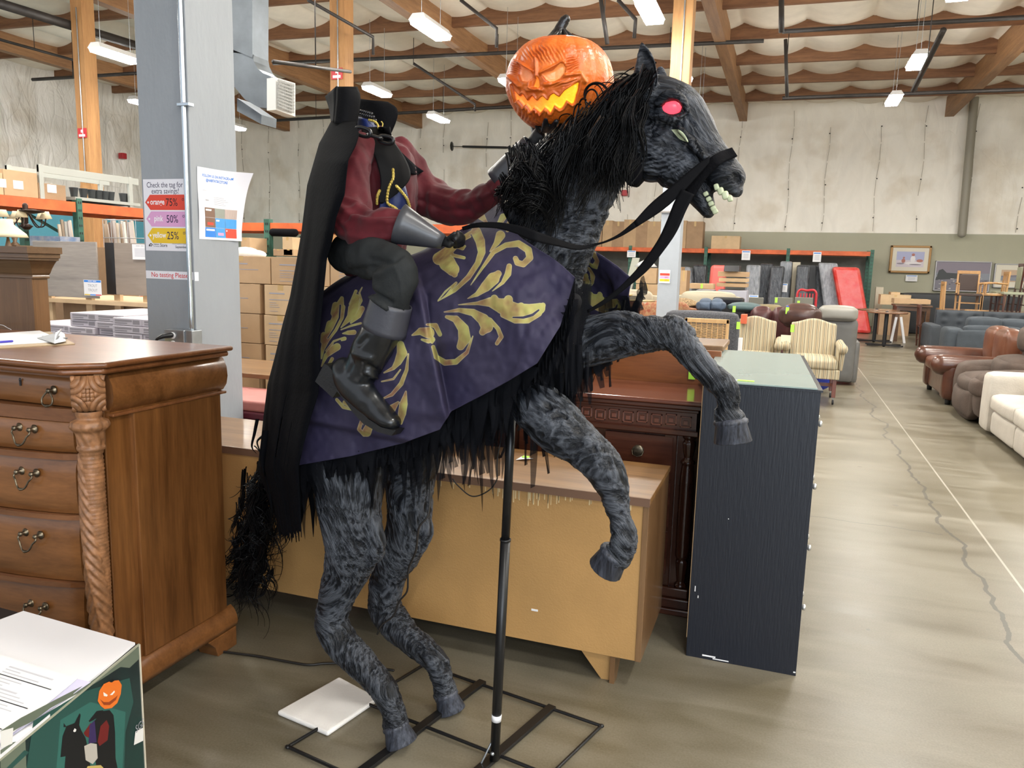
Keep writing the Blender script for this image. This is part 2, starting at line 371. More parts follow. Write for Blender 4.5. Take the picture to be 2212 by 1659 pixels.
# side walls of the roof space right of frame and behind are open shop: a plain right wall far out
mb = MB(); mb.box((12, -6, 0), (12.1, WY, 7.4), SAGE); struct(mb.build('wall_right'))
PG = mat('grey_post_paint', (.36,.39,.43), .5, var=.04, bump=.1, bscale=30)
for x, lab in ((-1.6, 'square timber roof post with grey painted lower half behind the horse head'), (-7.0, 'square timber roof post rising behind the black standing collar'), (-12.4, 'square timber roof post left of the big grey pillar')):
    t = thing('roof_post', lab, 'post', (x, 11.3, 0), group='timber roof posts')
    mb = MB(); mb.box((x-.135, 11.165, 2.75), (x+.135, 11.435, zroof(x)-.28), M['dougz']); mb.build('timber_shaft', None, t, bevel=.006)
    mb = MB(); mb.box((x-.14, 11.16, 0), (x+.14, 11.44, 2.75), PG if x > -5 else M['dougz']); mb.build('lower_shaft', None, t, bevel=.006)
    if x < -5:
        z = 4.35 if x > -10 else 3.6
        mb = MB(); mb.box((x-.10, 11.145, z), (x+.10, 11.16, z+.17), M['red']); mb.box((x-.07, 11.14, z+.02), (x+.07, 11.146, z+.06), M['white']); mb.box((x-.02, 11.14, z+.09), (x+.02, 11.146, z+.14), M['white']); mb.build('no_smoking_plate', None, t)
    mb = MB(); mb.tube([(x+.02, 11.15, 2.8), (x+.02, 11.15, 5.85)], .011, 6, M['steel']); mb.build('conduit', None, t)
# light fixtures
EM = mat('lit_diffuser', (1,1,1), .5, emit=(1,.97,.90), estr=125)
FIXW = mat('fixture_white', (.75,.75,.75), .4)
first = None; gridlab = {}
rows = [(-5.5,'a'),(-2.2,'b'),(1.1,'c'),(4.4,'d'),(7.7,'e'),(11.1,'f'),(14.75,'g'),(17.75,'h'),(21.2,'i')]
cols = [-14.4, -11.5, -8.3, -5.35, -2.05, 1.75, 5.2, 8.6]
names = {(-5.35,11.1):'long lit ceiling light left of the pumpkin top', (-2.05,11.1):'bright ceiling light above the horse ears, nearest to it', (-11.5,11.1):'lit ceiling light crossing the left timber post', (-14.4,14.75):'lit ceiling light low beside the left timber post',
 (-8.3,14.75):'ceiling light peeking over the black collar', (-8.3,17.75):'small ceiling light over the wall between collar and pumpkin', (-14.4,17.75):'small ceiling light under the duct vent', (-5.35,14.75):'ceiling light half hidden by the left of the pumpkin',
 (-2.05,14.75):'ceiling light right behind the middle timber post', (-2.05,17.75):'ceiling light just over the horse forehead', (1.75,14.75):'higher of the two ceiling lights at upper right', (1.75,17.75):'lower of the two ceiling lights at upper right', (1.75,11.1):'ceiling light cut by the top edge at upper right'}
for y, _ in rows:
    for x in cols:
        if y == 21.2: continue
        vis = (x, y) in names
        if not vis and y > 9 and x < 5: continue
        if y < 6 and x < 1 and not (y > 4 and x < -4): continue
        px_, py_, pz_ = (x*.92, 10.25, 4.72) if y == 11.1 else (x, y, 5.0)
        if first is None:
            first = thing('ceiling_light', 'x', 'ceiling light', (px_, py_, pz_), group='high ceiling lights')
            mb = MB(); hw, hl = .13, .43
            mb.add([(-.08,-.41,.08),(.08,-.41,.08),(.08,.41,.08),(-.08,.41,.08),(-hw,-hl,.0),(hw,-hl,.0),(hw,hl,.0),(-hw,hl,.0)], [(0,1,2,3),(0,4,5,1),(1,5,6,2),(2,6,7,3),(3,7,4,0)], FIXW)
            mb.build('housing', None, first, world=False, solid=.004)
            mb = MB().add([(-.12,-.42,-.002),(.12,-.42,-.002),(.12,.42,-.002),(-.12,.42,-.002),(-.11,-.40,-.06),(.11,-.40,-.06),(.11,.40,-.06),(-.11,.40,-.06)], [(7,6,5,4)[::-1],(0,1,5,4),(1,2,6,5),(2,3,7,6),(3,0,4,7)], EM); mb.build('diffuser', None, first, world=False)
            mb = MB(); mb.tube([(0,-.3,.08),(0,-.3,1.3)], .004, 5, M['steel']); mb.tube([(0,.3,.08),(0,.3,1.3)], .004, 5, M['steel']); mb.build('hanger', None, first, world=False)
            o = first
        else: o = dup(first, (px_, py_, pz_))
        o['label'] = names.get((x, y), 'ceiling light outside the frame, %s row from the entrance, %s from the left wall' % (('first','second','third','fourth','fifth','sixth','seventh','eighth','ninth')[[r[0] for r in rows].index(y)], ('first','second','third','fourth','fifth','sixth','seventh','eighth')[cols.index(x)])); o['group'] = 'high ceiling lights'
# sprinkler pipes
def pipe(pts, r, lab, name='sprinkler_pipe'):
    mb = MB(); mb.tube(pts, r, 8, M['pipe'], caps='flat', smooth=True); a, b = np.array(pts[0]), np.array(pts[-1]); L_ = np.linalg.norm(b-a)
    for k in range(max(1, int(L_/3))):
        q = a+(b-a)*((k+.5)/max(1, int(L_/3))) if len(pts) == 2 else a; mb.tube([q, np.array([q[0], q[1], max(q[2]+.02, zroof(q[0])+.04)])], .008, 5, M['pipe'], caps='flat')
    return solo(mb, name, None, lab, 'pipe')
def vp(px, py, Y): return onY(px, py, Y)
def pz(px, py, z): return onz(px, py, z)
def pl(a, b, z, r, lab): return pipe([onz(*a, z), onz(*b, z)], r, lab)
pl((590,137),(1650,88), 5.95, .04, 'long black sprinkler pipe running behind the pumpkin')
pl((560,262),(1110,230), 5.75, .045, 'black sprinkler pipe low along the wall top behind the collar')
pl((1690,68),(2300,32), 5.8, .04, 'black sprinkler pipe under the insulation at upper right')
pl((1690,212),(2300,190), 5.3, .04, 'black sprinkler pipe hanging low before the right wall')
pl((-10,5),(300,100), 5.6, .085, 'thick black pipe crossing the top left corner')
pl((70,172),(300,158), 5.6, .04, 'black sprinkler pipe left of the big pillar')
pl((-20,80),(160,130), 5.8, .03, 'thin black pipe at far upper left')
pipe([onY(1688,0,14.5), onY(1688,70,14.5)], .045, 'short vertical drop pipe at top right')
pipe([onY(1697,85,17), onY(1700,210,17)], .035, 'vertical drop pipe left of the hanging sprinkler line')
pipe([onY(2038,65,13), onY(1973,195,15)], .045, 'slanting drop pipe between the two lights at upper right')
pipe([onY(1298,0,11), onY(1312,95,11)], .03, 'thin vertical pipe right of the pumpkin stem')
pipe([onY(1335,0,11.5), onY(1373,42,11.5), onY(1370,82,11.5)], .028, 'bent drop pipe under the brightest light')
pipe([onY(995,0,11), onY(1073,62,11), onY(1072,102,11)], .025, 'bent drop pipe above the left of the pumpkin')
pipe([onY(665,0,10), onY(806,80,11), onY(806,118,11)], .025, 'bent drop pipe over the black collar')
pipe([onY(893,137,16), onY(1026,225,17), onY(1026,240,17)], .03, 'slanting thin pipe left of the pumpkin face')
pipe([onY(158,130,14), onY(160,168,14)], .03, 'short vertical pipe beside the left timber post')
pipe([onY(590,133,7.5), onY(757,155,9.5)], .022, 'thin galvanised conduit reaching from the duct')
# hanging black closer rod on the far wall
mb = MB(); a = onY(975,316,24.7); b = onY(1105,319,24.7); mb.tube([a, b], .012, 6, M['black']); mb.tube([a+(b-a)*.2, a+(b-a)*.92], .04, 6, M['black']); mb.lathe([(.02,-.0),(.16,.02),(.02,.05)], a, 8, M['black'], axis=(1,0,0)); solo(mb, 'wall_bracket', None, 'thin black rod bracket on the white far wall left of the pumpkin hand', 'bracket')
# alarms
for px, py, lab in ((265,337,'small red fire alarm on the white wall left of the pillar'), (1349,417,'small red fire alarm on the far wall under the horse jaw')):
    p = onY(px, py, WY-.13) if px > 500 else onX(px, py, WXL+.2)
    mb = MB(); s_ = .09; mb.box(p-np.array([s_,s_,s_]), p+np.array([s_,s_,s_]), M['red']); solo(mb, 'fire_alarm', None, lab, 'alarm', bevel=.02)
# steel column on right far wall
mb = MB(); mb.tube([onY(2105,212,24.7), onY(2078,505,24.7)], .11, 10, mat('dull_post', (.30,.28,.23), .5)); solo(mb, 'wall_downpipe', None, 'grey brown vertical pipe on the far wall at upper right', 'pipe')
# white exit lamp on grey post
p = onY(1441,453,11.14); mb = MB(); mb.tube([p-np.array([.09,0,0]), p+np.array([.09,0,0])], .045, 10, M['white']); solo(mb, 'emergency_light', None, 'white twin-head emergency light on the grey post under the horse chin', 'lamp')
# ------------------------------------------------------------------ duct
DU = mat('duct_sheet_metal', (.15,.17,.19), .45, .6, var=.18, vscale=3, bump=.15, bscale=2)
t = thing('air_duct', 'galvanised air duct with curved elbow and white grille beside the big pillar', 'duct', (-5.9, 6.6, 2.5))
Yd = 6.6
def dp(px, py, y=Yd): return onY(px, py, y)
mb = MB(); a = dp(440,-60); b = dp(545,-60); c_ = dp(545,118); d_ = dp(440,85)
mb.prism([a, b, c_, d_], (0, .25, 0), DU); mb.bar(dp(470,90)-np.array([0,.01,0]), dp(548,122)-np.array([0,.01,0]), .02, .03, DU); mb.build('vertical_duct', None, t)
# elbow turning right toward the grille
pr = []
for k in range(9):
    a_ = k/8*math.pi/2; cxp, cyp = 636, 120
    pr.append((cxp-50*math.cos(a_), cyp+45*math.sin(a_)))
po = [(502,112),(508,150),(520,185),(545,215),(575,232),(600,236)]
poly = [dp(545,118)]+[dp(x, y) for x, y in ((548,132),(556,148),(568,158),(585,165))]+[dp(585,234)]+[dp(x-16, y) for x, y in po[::-1][1:]]
mb = MB(); mb.prism(poly, (0, .25, 0), DU); mb.build('elbow', None, t)
mb = MB(); poly = [dp(596,167, Yd-.03), dp(638,180, Yd+.30), dp(638,252, Yd+.30), dp(596,237, Yd-.03)]; mb.prism(poly, (-.12, .02, 0), mat('grille_frame', (.62,.62,.60), .5)); mb.build('grille_frame', None, t)
mb = MB(); g0 = dp(599,172, Yd-.02); g1 = dp(634,183, Yd+.28); g2 = dp(634,247, Yd+.28); g3 = dp(599,233, Yd-.02)
GM = mat('grille_slats', (.33,.33,.32), .6)
for k in range(9):
    f = (k+.5)/9; mb.bar(g0+(g3-g0)*f+np.array([.03,-.03,0]), g1+(g2-g1)*f+np.array([.03,-.03,0]), .008, .016, GM)
for k in range(14):
    f = (k+.5)/14; mb.bar(g0+(g1-g0)*f+np.array([.034,-.034,0]), g3+(g2-g3)*f+np.array([.034,-.034,0]), .004, .004, GM)
mb.build('grille', None, t)
poly = [dp(500,95,Yd+.4), dp(545,118,Yd+.4), dp(543,160,Yd+.4), dp(528,185,Yd+.4), dp(505,205,Yd+.4), dp(470,190,Yd+.4)]
mb = MB(); mb.prism([p-np.array([0,.42,0]) for p in poly], (0, .3, 0), DU); mb.build('side_elbow', None, t)
mb = MB(); mb.prism([dp(512,212,Yd+.3), dp(565,248,Yd+.3), dp(564,268,Yd+.3), dp(512,240,Yd+.3)], (0,.25,0), DU); mb.build('lower_vane', None, t)
# ------------------------------------------------------------------ big grey pillar with posters
PIL = mat('grey_painted_wood', (.29,.315,.345), .5, var=.06, vscale=2.5, bump=.25, bscale=30, stretch=(1,1,.4))
PX0, PX1, PY0, PY1 = -3.275, -2.948, 3.3, 3.66
mb = MB(); mb.box((PX0, PY0, 0), (PX1, PY1, 6.5), PIL); o = mb.build('pillar', None, bevel=.004); tag(o, 'large grey painted square pillar with paper notices taped on two faces', 'pillar')
def frame_face(which):
    if which == 'front': return np.array([PX0, PY0-.001, 0]), np.array([1.,0,0]), np.array([0,0,1.]), np.array([0,-1.,0])
    return np.array([PX1+.001, PY0, 0]), np.array([0,1.,0]), np.array([0,0,1.]), np.array([1.,0,0])
class Panel:
    """a flat printed thing: points in metres (u right, v up) on a frame"""
    def __init__(s, O, U, V, Nn): s.O, s.U, s.V, s.N = map(lambda a: np.array(a, float), (O, U, V, Nn)); s.mb = MB(); s.k = 0
    def P(s, u, v, h=0): return s.O+s.U*u+s.V*v+s.N*h
    def poly(s, pts, mat, h=None):
        s.k += 1; h = .0006+.00005*s.k if h is None else h
        s.mb.add([s.P(u, v, h) for u, v in pts], [tuple(range(len(pts)))], mat)
    def rect(s, u0, v0, u1, v1, mat): s.poly([(u0,v0),(u1,v0),(u1,v1),(u0,v1)], mat)
    def text(s, t, u, v, size, mat, align='LEFT', sx=1., bold=0., shear=0):
        cu = bpy.data.curves.new('t', 'FONT'); cu.body = t; cu.size = size; cu.align_x = align; cu.offset = bold*size; cu.shear = shear; cu.resolution_u = 3
        o = bpy.data.objects.new('t', cu); me = bpy.data.meshes.new_from_object(o); s.k += 1; h = .0006+.00005*s.k
        s.mb.add([s.P(u+p.co.x*sx, v+p.co.y, h) for p in me.vertices], [tuple(f.vertices) for f in me.polygons], mat)
        bpy.data.objects.remove(o); bpy.data.curves.remove(cu); bpy.data.meshes.remove(me)
def sheet(name, label, cat, O, U, V, Nn, w_, h_, mat, curl=None):
    t = thing(name, label, cat, tuple(O))
    nu, nv = 14, 18; G = np.zeros((nu, nv, 3))
    for i in range(nu):
        for j in range(nv):
            u, v = i/(nu-1)*w_, j/(nv-1)*h_; h = .0004+(curl(u/w_, v/h_) if curl else 0); G[i, j] = np.array(O)+np.array(U)*u+np.array(V)*v+np.array(Nn)*h
    mb = MB().grid(G, mat); mb.build('paper', None, t); return t
PAPER = mat('poster_paper', (.78,.78,.84), .5)
INK = {k: mat('ink_'+k, c, .5) for k, c in dict(orange=(.70,.06,.03), pink=(.68,.35,.60), yellow=(.78,.52,.02), blue=(.03,.22,.70), sky=(.06,.32,.72), wht=(.85,.85,.88), redtx=(.60,.03,.04), brown=(.20,.11,.07), grey=(.30,.32,.28), beige=(.50,.40,.36)).items()}
O_, U_, V_, N_ = frame_face('front')
zt, zb = 1.897, 1.525; u0 = .012; pw = .292; ph = zt-zb
t = sheet('savings_poster', 'white poster with orange, pink and yellow percentage arrows on the pillar front', 'poster', O_+U_*u0+V_*zb, U_, V_, N_, pw, ph, PAPER)
P = Panel(O_+U_*u0+V_*zb, U_, V_, N_)
P.text('Check the tag for', pw*.49, ph*.885, .040, M['navyprint'], 'CENTER', .84); P.text('extra savings!', pw*.5, ph*.80, .040, M['navyprint'], 'CENTER', .84)
for k, (nm, pc, c, tx) in enumerate((('orange','75%','orange','blackprint'),('pink','50%','pink','navyprint'),('yellow','25%','yellow','navyprint'))):
    v1 = ph*(.785-k*.232); v0 = v1-ph*.213; ul = pw*(.03+.012*k)
    P.poly([(ul, (v0+v1)/2), (ul+.034, v0), (pw*.985, v0), (pw*.985, v1), (ul+.034, v1)], INK[c])
    P.poly([(ul+.020+.006*math.cos(a), (v0+v1)/2+.006*math.sin(a)) for a in np.linspace(0, 6.2, 12)], INK['wht'])
    P.text(nm, ul+(.034 if k != 1 else .052), (v0+v1)/2-.011, .042, INK['wht'], 'LEFT', .82, .018)
    P.text(pc, pw*.50, (v0+v1)/2-.018, .056, M[tx], 'LEFT', .84, .004); P.text('off', pw*.865, (v0+v1)/2+.008, .030, M[tx], 'LEFT', .9)
P.poly([(.022,.022),(.022,.030),(.036,.040),(.050,.030),(.050,.026),(.036,.035),(.030,.031),(.030,.022)], M['blackprint']); P.poly([(.034,.022),(.034,.029),(.040,.029),(.040,.022)], M['blackprint'])
P.text('Habitat', .055, .030, .012, M['blackprint']); P.text('for Humanity', .055, .021, .007, M['blackprint']); P.text('Store', .098, .021, .026, M['blackprint'], 'LEFT', .85)
P.text('discount applied at register', .178, .036, .0095, M['greyprint'], 'LEFT', .95, 0, .3); P.text('September', .200, .016, .019, M['blackprint'], 'LEFT', .9)
P.mb.build('print', None, t)
zt, zb = 1.418, 1.376
t = sheet('no_testing_strip', 'white strip reading No testing Please in red on the pillar', 'notice', O_+U_*.004+V_*zb, U_, V_, N_, .318, zt-zb, PAPER)
P = Panel(O_+U_*.004+V_*zb, U_, V_, N_); P.text('No testing Please', .036, .010, .036, INK['redtx'], 'LEFT', .98, .008); P.mb.build('print', None, t)
O_, U_, V_, N_ = frame_face('side')
mb = MB(); mb.box((PX1, PY0+.001, 1.372), (PX1+.0015, PY0+.03, 1.418), PAPER); solo(mb, 'paper_strip_end', None, 'short white end of paper strip wrapped onto the pillar side', 'paper')
# side notice, curled at its upper right
w2, zb, zt = .315, 1.592, 1.965
def curl(u, v):
    a = max(0, u+.75*v-1.05); return .06*a*a*3+.004*math.sin(3*u+4*v)**2+(.02*max(0, u-.7)/.3)
t = sheet('notice_sheet', 'curled white notice with blue heading and small pictures on the pillar side', 'poster', O_+U_*.045+V_*zb, U_, V_, N_, w2, zt-zb, PAPER, curl)
class P2(Panel):
    def P(s, u, v, h=0): return s.O+s.U*u+s.V*v+s.N*(h+.0006+curl(u/w2, v/.373))
P = P2(O_+U_*.045+V_*zb, U_, V_, N_); H2 = zt-zb
def frect(P, u0, v0, u1, v1, m, n=5):
    P.k += 1
    for a in range(n):
        x0 = u0+(u1-u0)*a/n; x1 = u0+(u1-u0)*(a+1)/n
        P.mb.add([P.P(x, v, .0004+.00006*P.k) for x, v in ((x0,v0),(x1,v0),(x1,v1),(x0,v1))], [(0,1,2,3)], m)
P.text('FOLLOW US ON INSTAGRAM', w2*.44, H2*.875, .0195, INK['blue'], 'CENTER', .8, .02); P.text('@HABITATSKCSTORE', w2*.44, H2*.815, .0195, INK['blue'], 'CENTER', .8, .02)
for k in range(5): frect(P, w2*.38, H2*(.60-.025*k), w2*(.62+.05*(k % 3)), H2*(.604-.025*k), M['greyprint'], 4)
frect(P, w2*.12, H2*.685, w2*.20, H2*.689, M['greyprint'], 2); P.text('Store', w2*.215, H2*.545, .012, M['blackprint'], 'CENTER')
for i in range(3):
    for j in range(3):
        x0, y0 = w2*(.14+.25*i), H2*(.035+.14*j)
        frect(P, x0, y0, x0+w2*.245, y0+H2*.135, (INK['blue'], INK['sky'], INK['orange'], INK['brown'], INK['sky'], INK['sky'], INK['brown'], INK['grey'], INK['beige'])[i+3*j])
        if (i+j) % 2: frect(P, x0+w2*.05, y0+H2*.03, x0+w2*.2, y0+H2*.07, (INK['wht'], INK['orange'], INK['pink'], INK['yellow'])[(i*2+j) % 4])
        else: frect(P, x0+w2*.02, y0+H2*.09, x0+w2*.22, y0+H2*.115, INK['wht'])
P.mb.build('print', None, t)
# conduit and outlet box
t = thing('electrical_outlet', 'grey outlet box on the pillar with black plug and steel conduit', 'outlet', (-3.0, 3.27, 1.0))
xc = -2.956; CM = mat('bright_conduit', (.55,.62,.68), .25, .9)
mb = MB(); mb.tube([(xc, 3.275, 6.4), (xc, 3.275, 1.40), (xc+.004, 3.272, 1.30), (xc+.012, 3.262, 1.2), (xc+.012, 3.262, 1.12)], .012, 10, CM); mb.build('conduit', None, t)
for z in (2.26, 5.0): mb = MB(); mb.box((xc-.03, 3.26, z-.008), (xc+.045, 3.30, z+.008), CM); mb.build('conduit_clamp', None, t, bevel=.002)
mb = MB(); mb.box((-3.085, 3.215, 1.0), (-2.955, 3.30, 1.115), M['steel']); mb.box((-2.955,3.225,1.0),(-2.91,3.30,1.115), M['steel']); mb.build('outlet_box', None, t, bevel=.003)
mb = MB(); mb.lathe([(.018,0),(.018,.004),(.014,.005)], (-3.025, 3.214, 1.085), 14, M['white'], axis=(0,-1,0)); mb.lathe([(.018,0),(.018,.004),(.014,.005)], (-3.025, 3.214, 1.040), 14, M['white'], axis=(0,-1,0)); mb.build('receptacle', None, t)
mb = MB(); mb.tube([(-3.025,3.20,1.088),(-3.045,3.165,1.085),(-3.07,3.15,1.07),(-3.085,3.15,1.045),(-3.11,3.16,1.02)], [.014,.013,.008,.006,.005], 8, M['black']); solo(mb, 'power_plug', None, 'black plug in the pillar outlet', 'plug')
mb = MB(); mb.tube([(-3.09,3.155,1.046),(-3.19,3.16,1.045)], .010, 8, mat('yellow_plug', (.8,.6,.02), .4)); solo(mb, 'cable_tap', None, 'yellow cord end beside the black plug on the pillar', 'plug')
# ------------------------------------------------------------------ tools for the sculpted figure
HN = np.array([.19, .98, 0.]); HN /= np.linalg.norm(HN); HD = np.array([HN[1], -HN[0], 0.])
HC = float(HN @ np.array([-.996, 2.09, 0]))
def hp(px, py, off=0.):
    d = ray(px, py); return EYE+d*((HC+off-EYE @ HN)/(d @ HN))
def mpp(px, off=0.):
    d = ray(px, 830); P = EYE+d*((HC+off)/(d @ HN)); return float((P-EYE) @ _fh)/FPX
def vnoise(P, seed=0):
    P = np.asarray(P, float); i = np.floor(P).astype(np.int64); f = P-i; u = f*f*(3-2*f)
    def h(a, b, c):
        n = (a*374761393+b*668265263+c*2147483647+seed*1274126177) & 0x7fffffff
        n = ((n ^ (n >> 13))*1274126177) & 0x7fffffff; n = (n ^ (n >> 16)) & 0xffff
        return n/32767.5-1
    r = 0
    for a in (0, 1):
        for b in (0, 1):
            for c in (0, 1):
                r = r+h(i[:,0]+a, i[:,1]+b, i[:,2]+c)*(u[:,0] if a else 1-u[:,0])*(u[:,1] if b else 1-u[:,1])*(u[:,2] if c else 1-u[:,2])
    return r
def fbm(P, o=3, seed=0): return sum(vnoise(np.asarray(P)*2**k, seed+k)/2**k for k in range(o))
def psd(x, y, poly):
    """signed distance to a polygon, negative inside"""
    x = np.asarray(x, float); y = np.asarray(y, float); d = np.full(x.shape, 1e9); s = np.zeros(x.shape, bool); n = len(poly)
    for i in range(n):
        x0, y0 = poly[i]; x1, y1 = poly[(i+1) % n]; ex, ey = x1-x0, y1-y0; L2 = ex*ex+ey*ey+1e-9
        t = np.clip(((x-x0)*ex+(y-y0)*ey)/L2, 0, 1); d = np.minimum(d, np.hypot(x-x0-t*ex, y-y0-t*ey))
        c = ((y0 > y) != (y1 > y)) & (x < (x1-x0)*(y-y0)/((y1-y0) if y1 != y0 else 1e-9)+x0); s ^= c
    return np.where(s, -d, d)
def ssd(x, y, pts):
    """signed distance to a stroke of varying half width"""
    d = np.full(np.shape(x), 1e9)
    for (x0, y0, r0), (x1, y1, r1) in zip(pts[:-1], pts[1:]):
        ex, ey = x1-x0, y1-y0; L2 = ex*ex+ey*ey+1e-9; t = np.clip(((x-x0)*ex+(y-y0)*ey)/L2, 0, 1)
        d = np.minimum(d, np.hypot(x-x0-t*ex, y-y0-t*ey)-(r0+(r1-r0)*t))
    return d
def sstep(a, b, x): t = np.clip((x-a)/(b-a), 0, 1); return t*t*(3-2*t)
def catmull(P, n):
    P = np.array(P, float); m = len(P)
    if m < 3: return np.array([P[0]+(P[-1]-P[0])*t for t in np.linspace(0, 1, n)])
    seg = np.r_[0, np.cumsum(np.maximum(np.linalg.norm(np.diff(P[:, :2], axis=0), axis=1), 1e-6))]; out = []
    Q = np.vstack([2*P[0]-P[1], P, 2*P[-1]-P[-2]])
    for s in np.linspace(0, seg[-1], n):
        k = min(np.searchsorted(seg, s, side='right')-1, m-2); t = (s-seg[k])/(seg[k+1]-seg[k]); a, b, c, d = Q[k:k+4]
        out.append(.5*((2*b)+(-a+c)*t+(2*a-5*b+4*c-d)*t*t+(-a+3*b-3*c+d)*t**3))
    return np.array(out)
SKEL = []
def limb(mb, pts, k=.95, n=20, sub=3, flow=True, tag_=0, off=None):
    """pts: (px, py, halfwidth px, offset m[, k]) -> tube in the figure's own plane"""
    A = np.array([[p[0], p[1], p[2], p[3] if len(p) > 3 else 0., p[4] if len(p) > 4 else k] for p in pts], float)
    A = catmull(A, (len(A)-1)*sub+1)
    P = np.array([hp(a[0], a[1], a[3]) for a in A]); R = np.array([max(.003, a[2]*mpp(a[0], a[3])) for a in A])
    mb.tube(P, R, n, None, k=A[:, 4], nrm=HN)
    if flow: SKEL.append((P, R, len(SKEL)*1.37))
    return P, R
def union(mb, vox, smooth=6, fac=.5):
    me = bpy.data.meshes.new('u'); me.from_pydata([list(v) for v in mb.v], [], mb.f); o = bpy.data.objects.new('u', me); COL.objects.link(o)
    r = o.modifiers.new('r', 'REMESH'); r.mode = 'VOXEL'; r.voxel_size = vox; r.adaptivity = 0
    s = o.modifiers.new('s', 'SMOOTH'); s.factor = fac; s.iterations = smooth
    dg = bpy.context.evaluated_depsgraph_get(); dg.update(); e = o.evaluated_get(dg); m2 = bpy.data.meshes.new_from_object(e)
    V = np.zeros(len(m2.vertices)*3); m2.vertices.foreach_get('co', V); V = V.reshape(-1, 3); F = [tuple(p.vertices) for p in m2.polygons]
    Nn = np.zeros(len(m2.vertices)*3); m2.vertices.foreach_get('normal', Nn); Nn = Nn.reshape(-1, 3)
    bpy.data.objects.remove(o); bpy.data.meshes.remove(me); bpy.data.meshes.remove(m2)
    return V, F, Nn
def bvh(V, F): return BVHTree.FromPolygons([Vector(v) for v in V], F)
def cast(B, px, py, back=0., default_off=-.1):
    d = ray(px, py); h = B.ray_cast(Vector(EYE), Vector(d))
    if h[0] is None: return hp(px, py, default_off)
    return np.array(h[0])-d/np.linalg.norm(d)*back
def curve2(pts, n): 
    A = np.array(pts, float); return catmull(A, n)
def patch(Lp, Rp, nu, nv, fn, mat=None, mb=None, straight=False):
    """rows run between two pixel curves; fn(px,py,u,v) gives the world point"""
    f = (lambda p, n: catmull(p, n)) if not straight else (lambda p, n: np.array([np.array([np.interp(t, np.linspace(0, 1, len(p)), np.array(p)[:, k]) for k in (0, 1)]) for t in np.linspace(0, 1, n)]))
    A = f(np.array(Lp, float), nv); B_ = f(np.array(Rp, float), nv); G = np.zeros((nu, nv, 3))
    for i in range(nu):
        u = i/(nu-1)
        for j in range(nv):
            p = A[j]*(1-u)+B_[j]*u; G[i, j] = fn(p[0], p[1], u, j/(nv-1))
    mb = mb or MB(); mb.grid(G, mat); return mb, G
def mirror(P):
    P = np.asarray(P, float); return P-2*((P @ HN)-HC)[..., None]*HN
# ------------------------------------------------------------------ horse figure: body
bodym = MB()
# trunk, chest, neck
limb(bodym, [(752,880,100,0),(790,800,140,0),(880,745,155,0),(990,695,158,0),(1080,650,150,0),(1150,610,118,0)], k=.80, n=28)
limb(bodym, [(1130,620,120,0,.8),(1165,545,112,0,.68),(1205,462,106,0,.6),(1256,382,88,0,.58),(1312,308,74,0,.58),(1366,246,54,0,.65),(1400,215,45,0,.7)], n=28)
# near hind leg
limb(bodym, [(765,860,95,-.07),(752,940,92,-.10),(752,1020,80,-.12),(757,1100,70,-.13),(762,1160,65,-.13),(757,1204,59,-.13),(737,1262,45,-.13),(724,1300,37,-.13),(716,1333,36,-.13),(722,1360,39,-.13),(746,1397,38,-.13),(785,1440,34,-.13),(822,1478,32,-.13),(836,1500,31,-.13),(848,1530,26,-.13),(855,1562,29,-.13)])
limb(bodym, [(800,1130,25,-.13),(812,1180,22,-.13),(795,1215,18,-.13)], flow=False); limb(bodym, [(706,1330,22,-.13),(700,1352,20,-.13),(712,1378,18,-.13)], flow=False)
# far hind leg
limb(bodym, [(880,880,90,.07),(890,960,72,.10),(887,1040,56,.12),(886,1100,49,.12),(883,1146,49,.12),(863,1190,47,.12),(842,1237,39,.12),(833,1271,36,.12),(829,1305,37,.12),(843,1335,39,.12),(877,1374,33,.12),(917,1406,29,.12),(944,1432,28,.12),(953,1462,24,.12),(963,1498,26,.12)])
limb(bodym, [(910,1120,20,.12),(918,1150,18,.12),(905,1180,16,.12)], flow=False)
# far front leg
limb(bodym, [(1120,735,90,.05),(1200,742,66,.09),(1262,738,55,.11),(1335,724,50,.12),(1388,722,40,.12),(1430,720,37,.12),(1462,732,33,.12),(1490,765,28,.12),(1530,806,26,.12),(1566,838,29,.12),(1574,862,25,.12),(1570,884,23,.12),(1577,904,31,.12)])
limb(bodym, [(1435,700,18,.12),(1462,704,17,.12),(1484,724,16,.12)], flow=False)
# near front leg
NEARLEG = [(1122,850,44,-.10),(1160,880,56,-.12),(1213,928,58,-.13),(1260,965,47,-.13),(1298,1003,42,-.13),(1318,1040,36,-.13),(1330,1078,28,-.13),(1339,1122,24,-.13),(1349,1158,30,-.13),(1344,1185,29,-.13),(1332,1202,31,-.13)]
limb(bodym, NEARLEG); limb(bodym, [(1318,1000,22,-.13),(1328,1030,20,-.13)], flow=False)
limb(bodym, [(1080,770,60,-.04),(1105,820,48,-.08)], flow=False)
# head
limb(bodym, [(1385,205,44,0,.75),(1425,222,54,0,.85),(1462,245,58,0,.88),(1490,275,50,0,.85),(1513,308,42,0,.85),(1538,340,36,0,.95),(1560,368,36,0,1.1),(1576,384,33,0,1.15)])
limb(bodym, [(1395,300,40,0,1.0),(1418,312,66,0,.72),(1432,320,76,0,.66),(1462,338,62,0,.72),(1500,372,38,0,.9)], flow=True)
limb(bodym, [(1455,365,42,0,.9),(1490,388,34,0,1.0),(1506,412,29,0,1.1),(1520,436,22,0,1.3),(1530,456,15,0,1.4)])
limb(bodym, [(1560,385,30,0,1.2),(1582,400,25,0,1.25),(1591,412,14,0,1.4)], flow=False)
limb(bodym, [(1540,372,22,0,1.4),(1556,398,14,0,1.6)], flow=False)
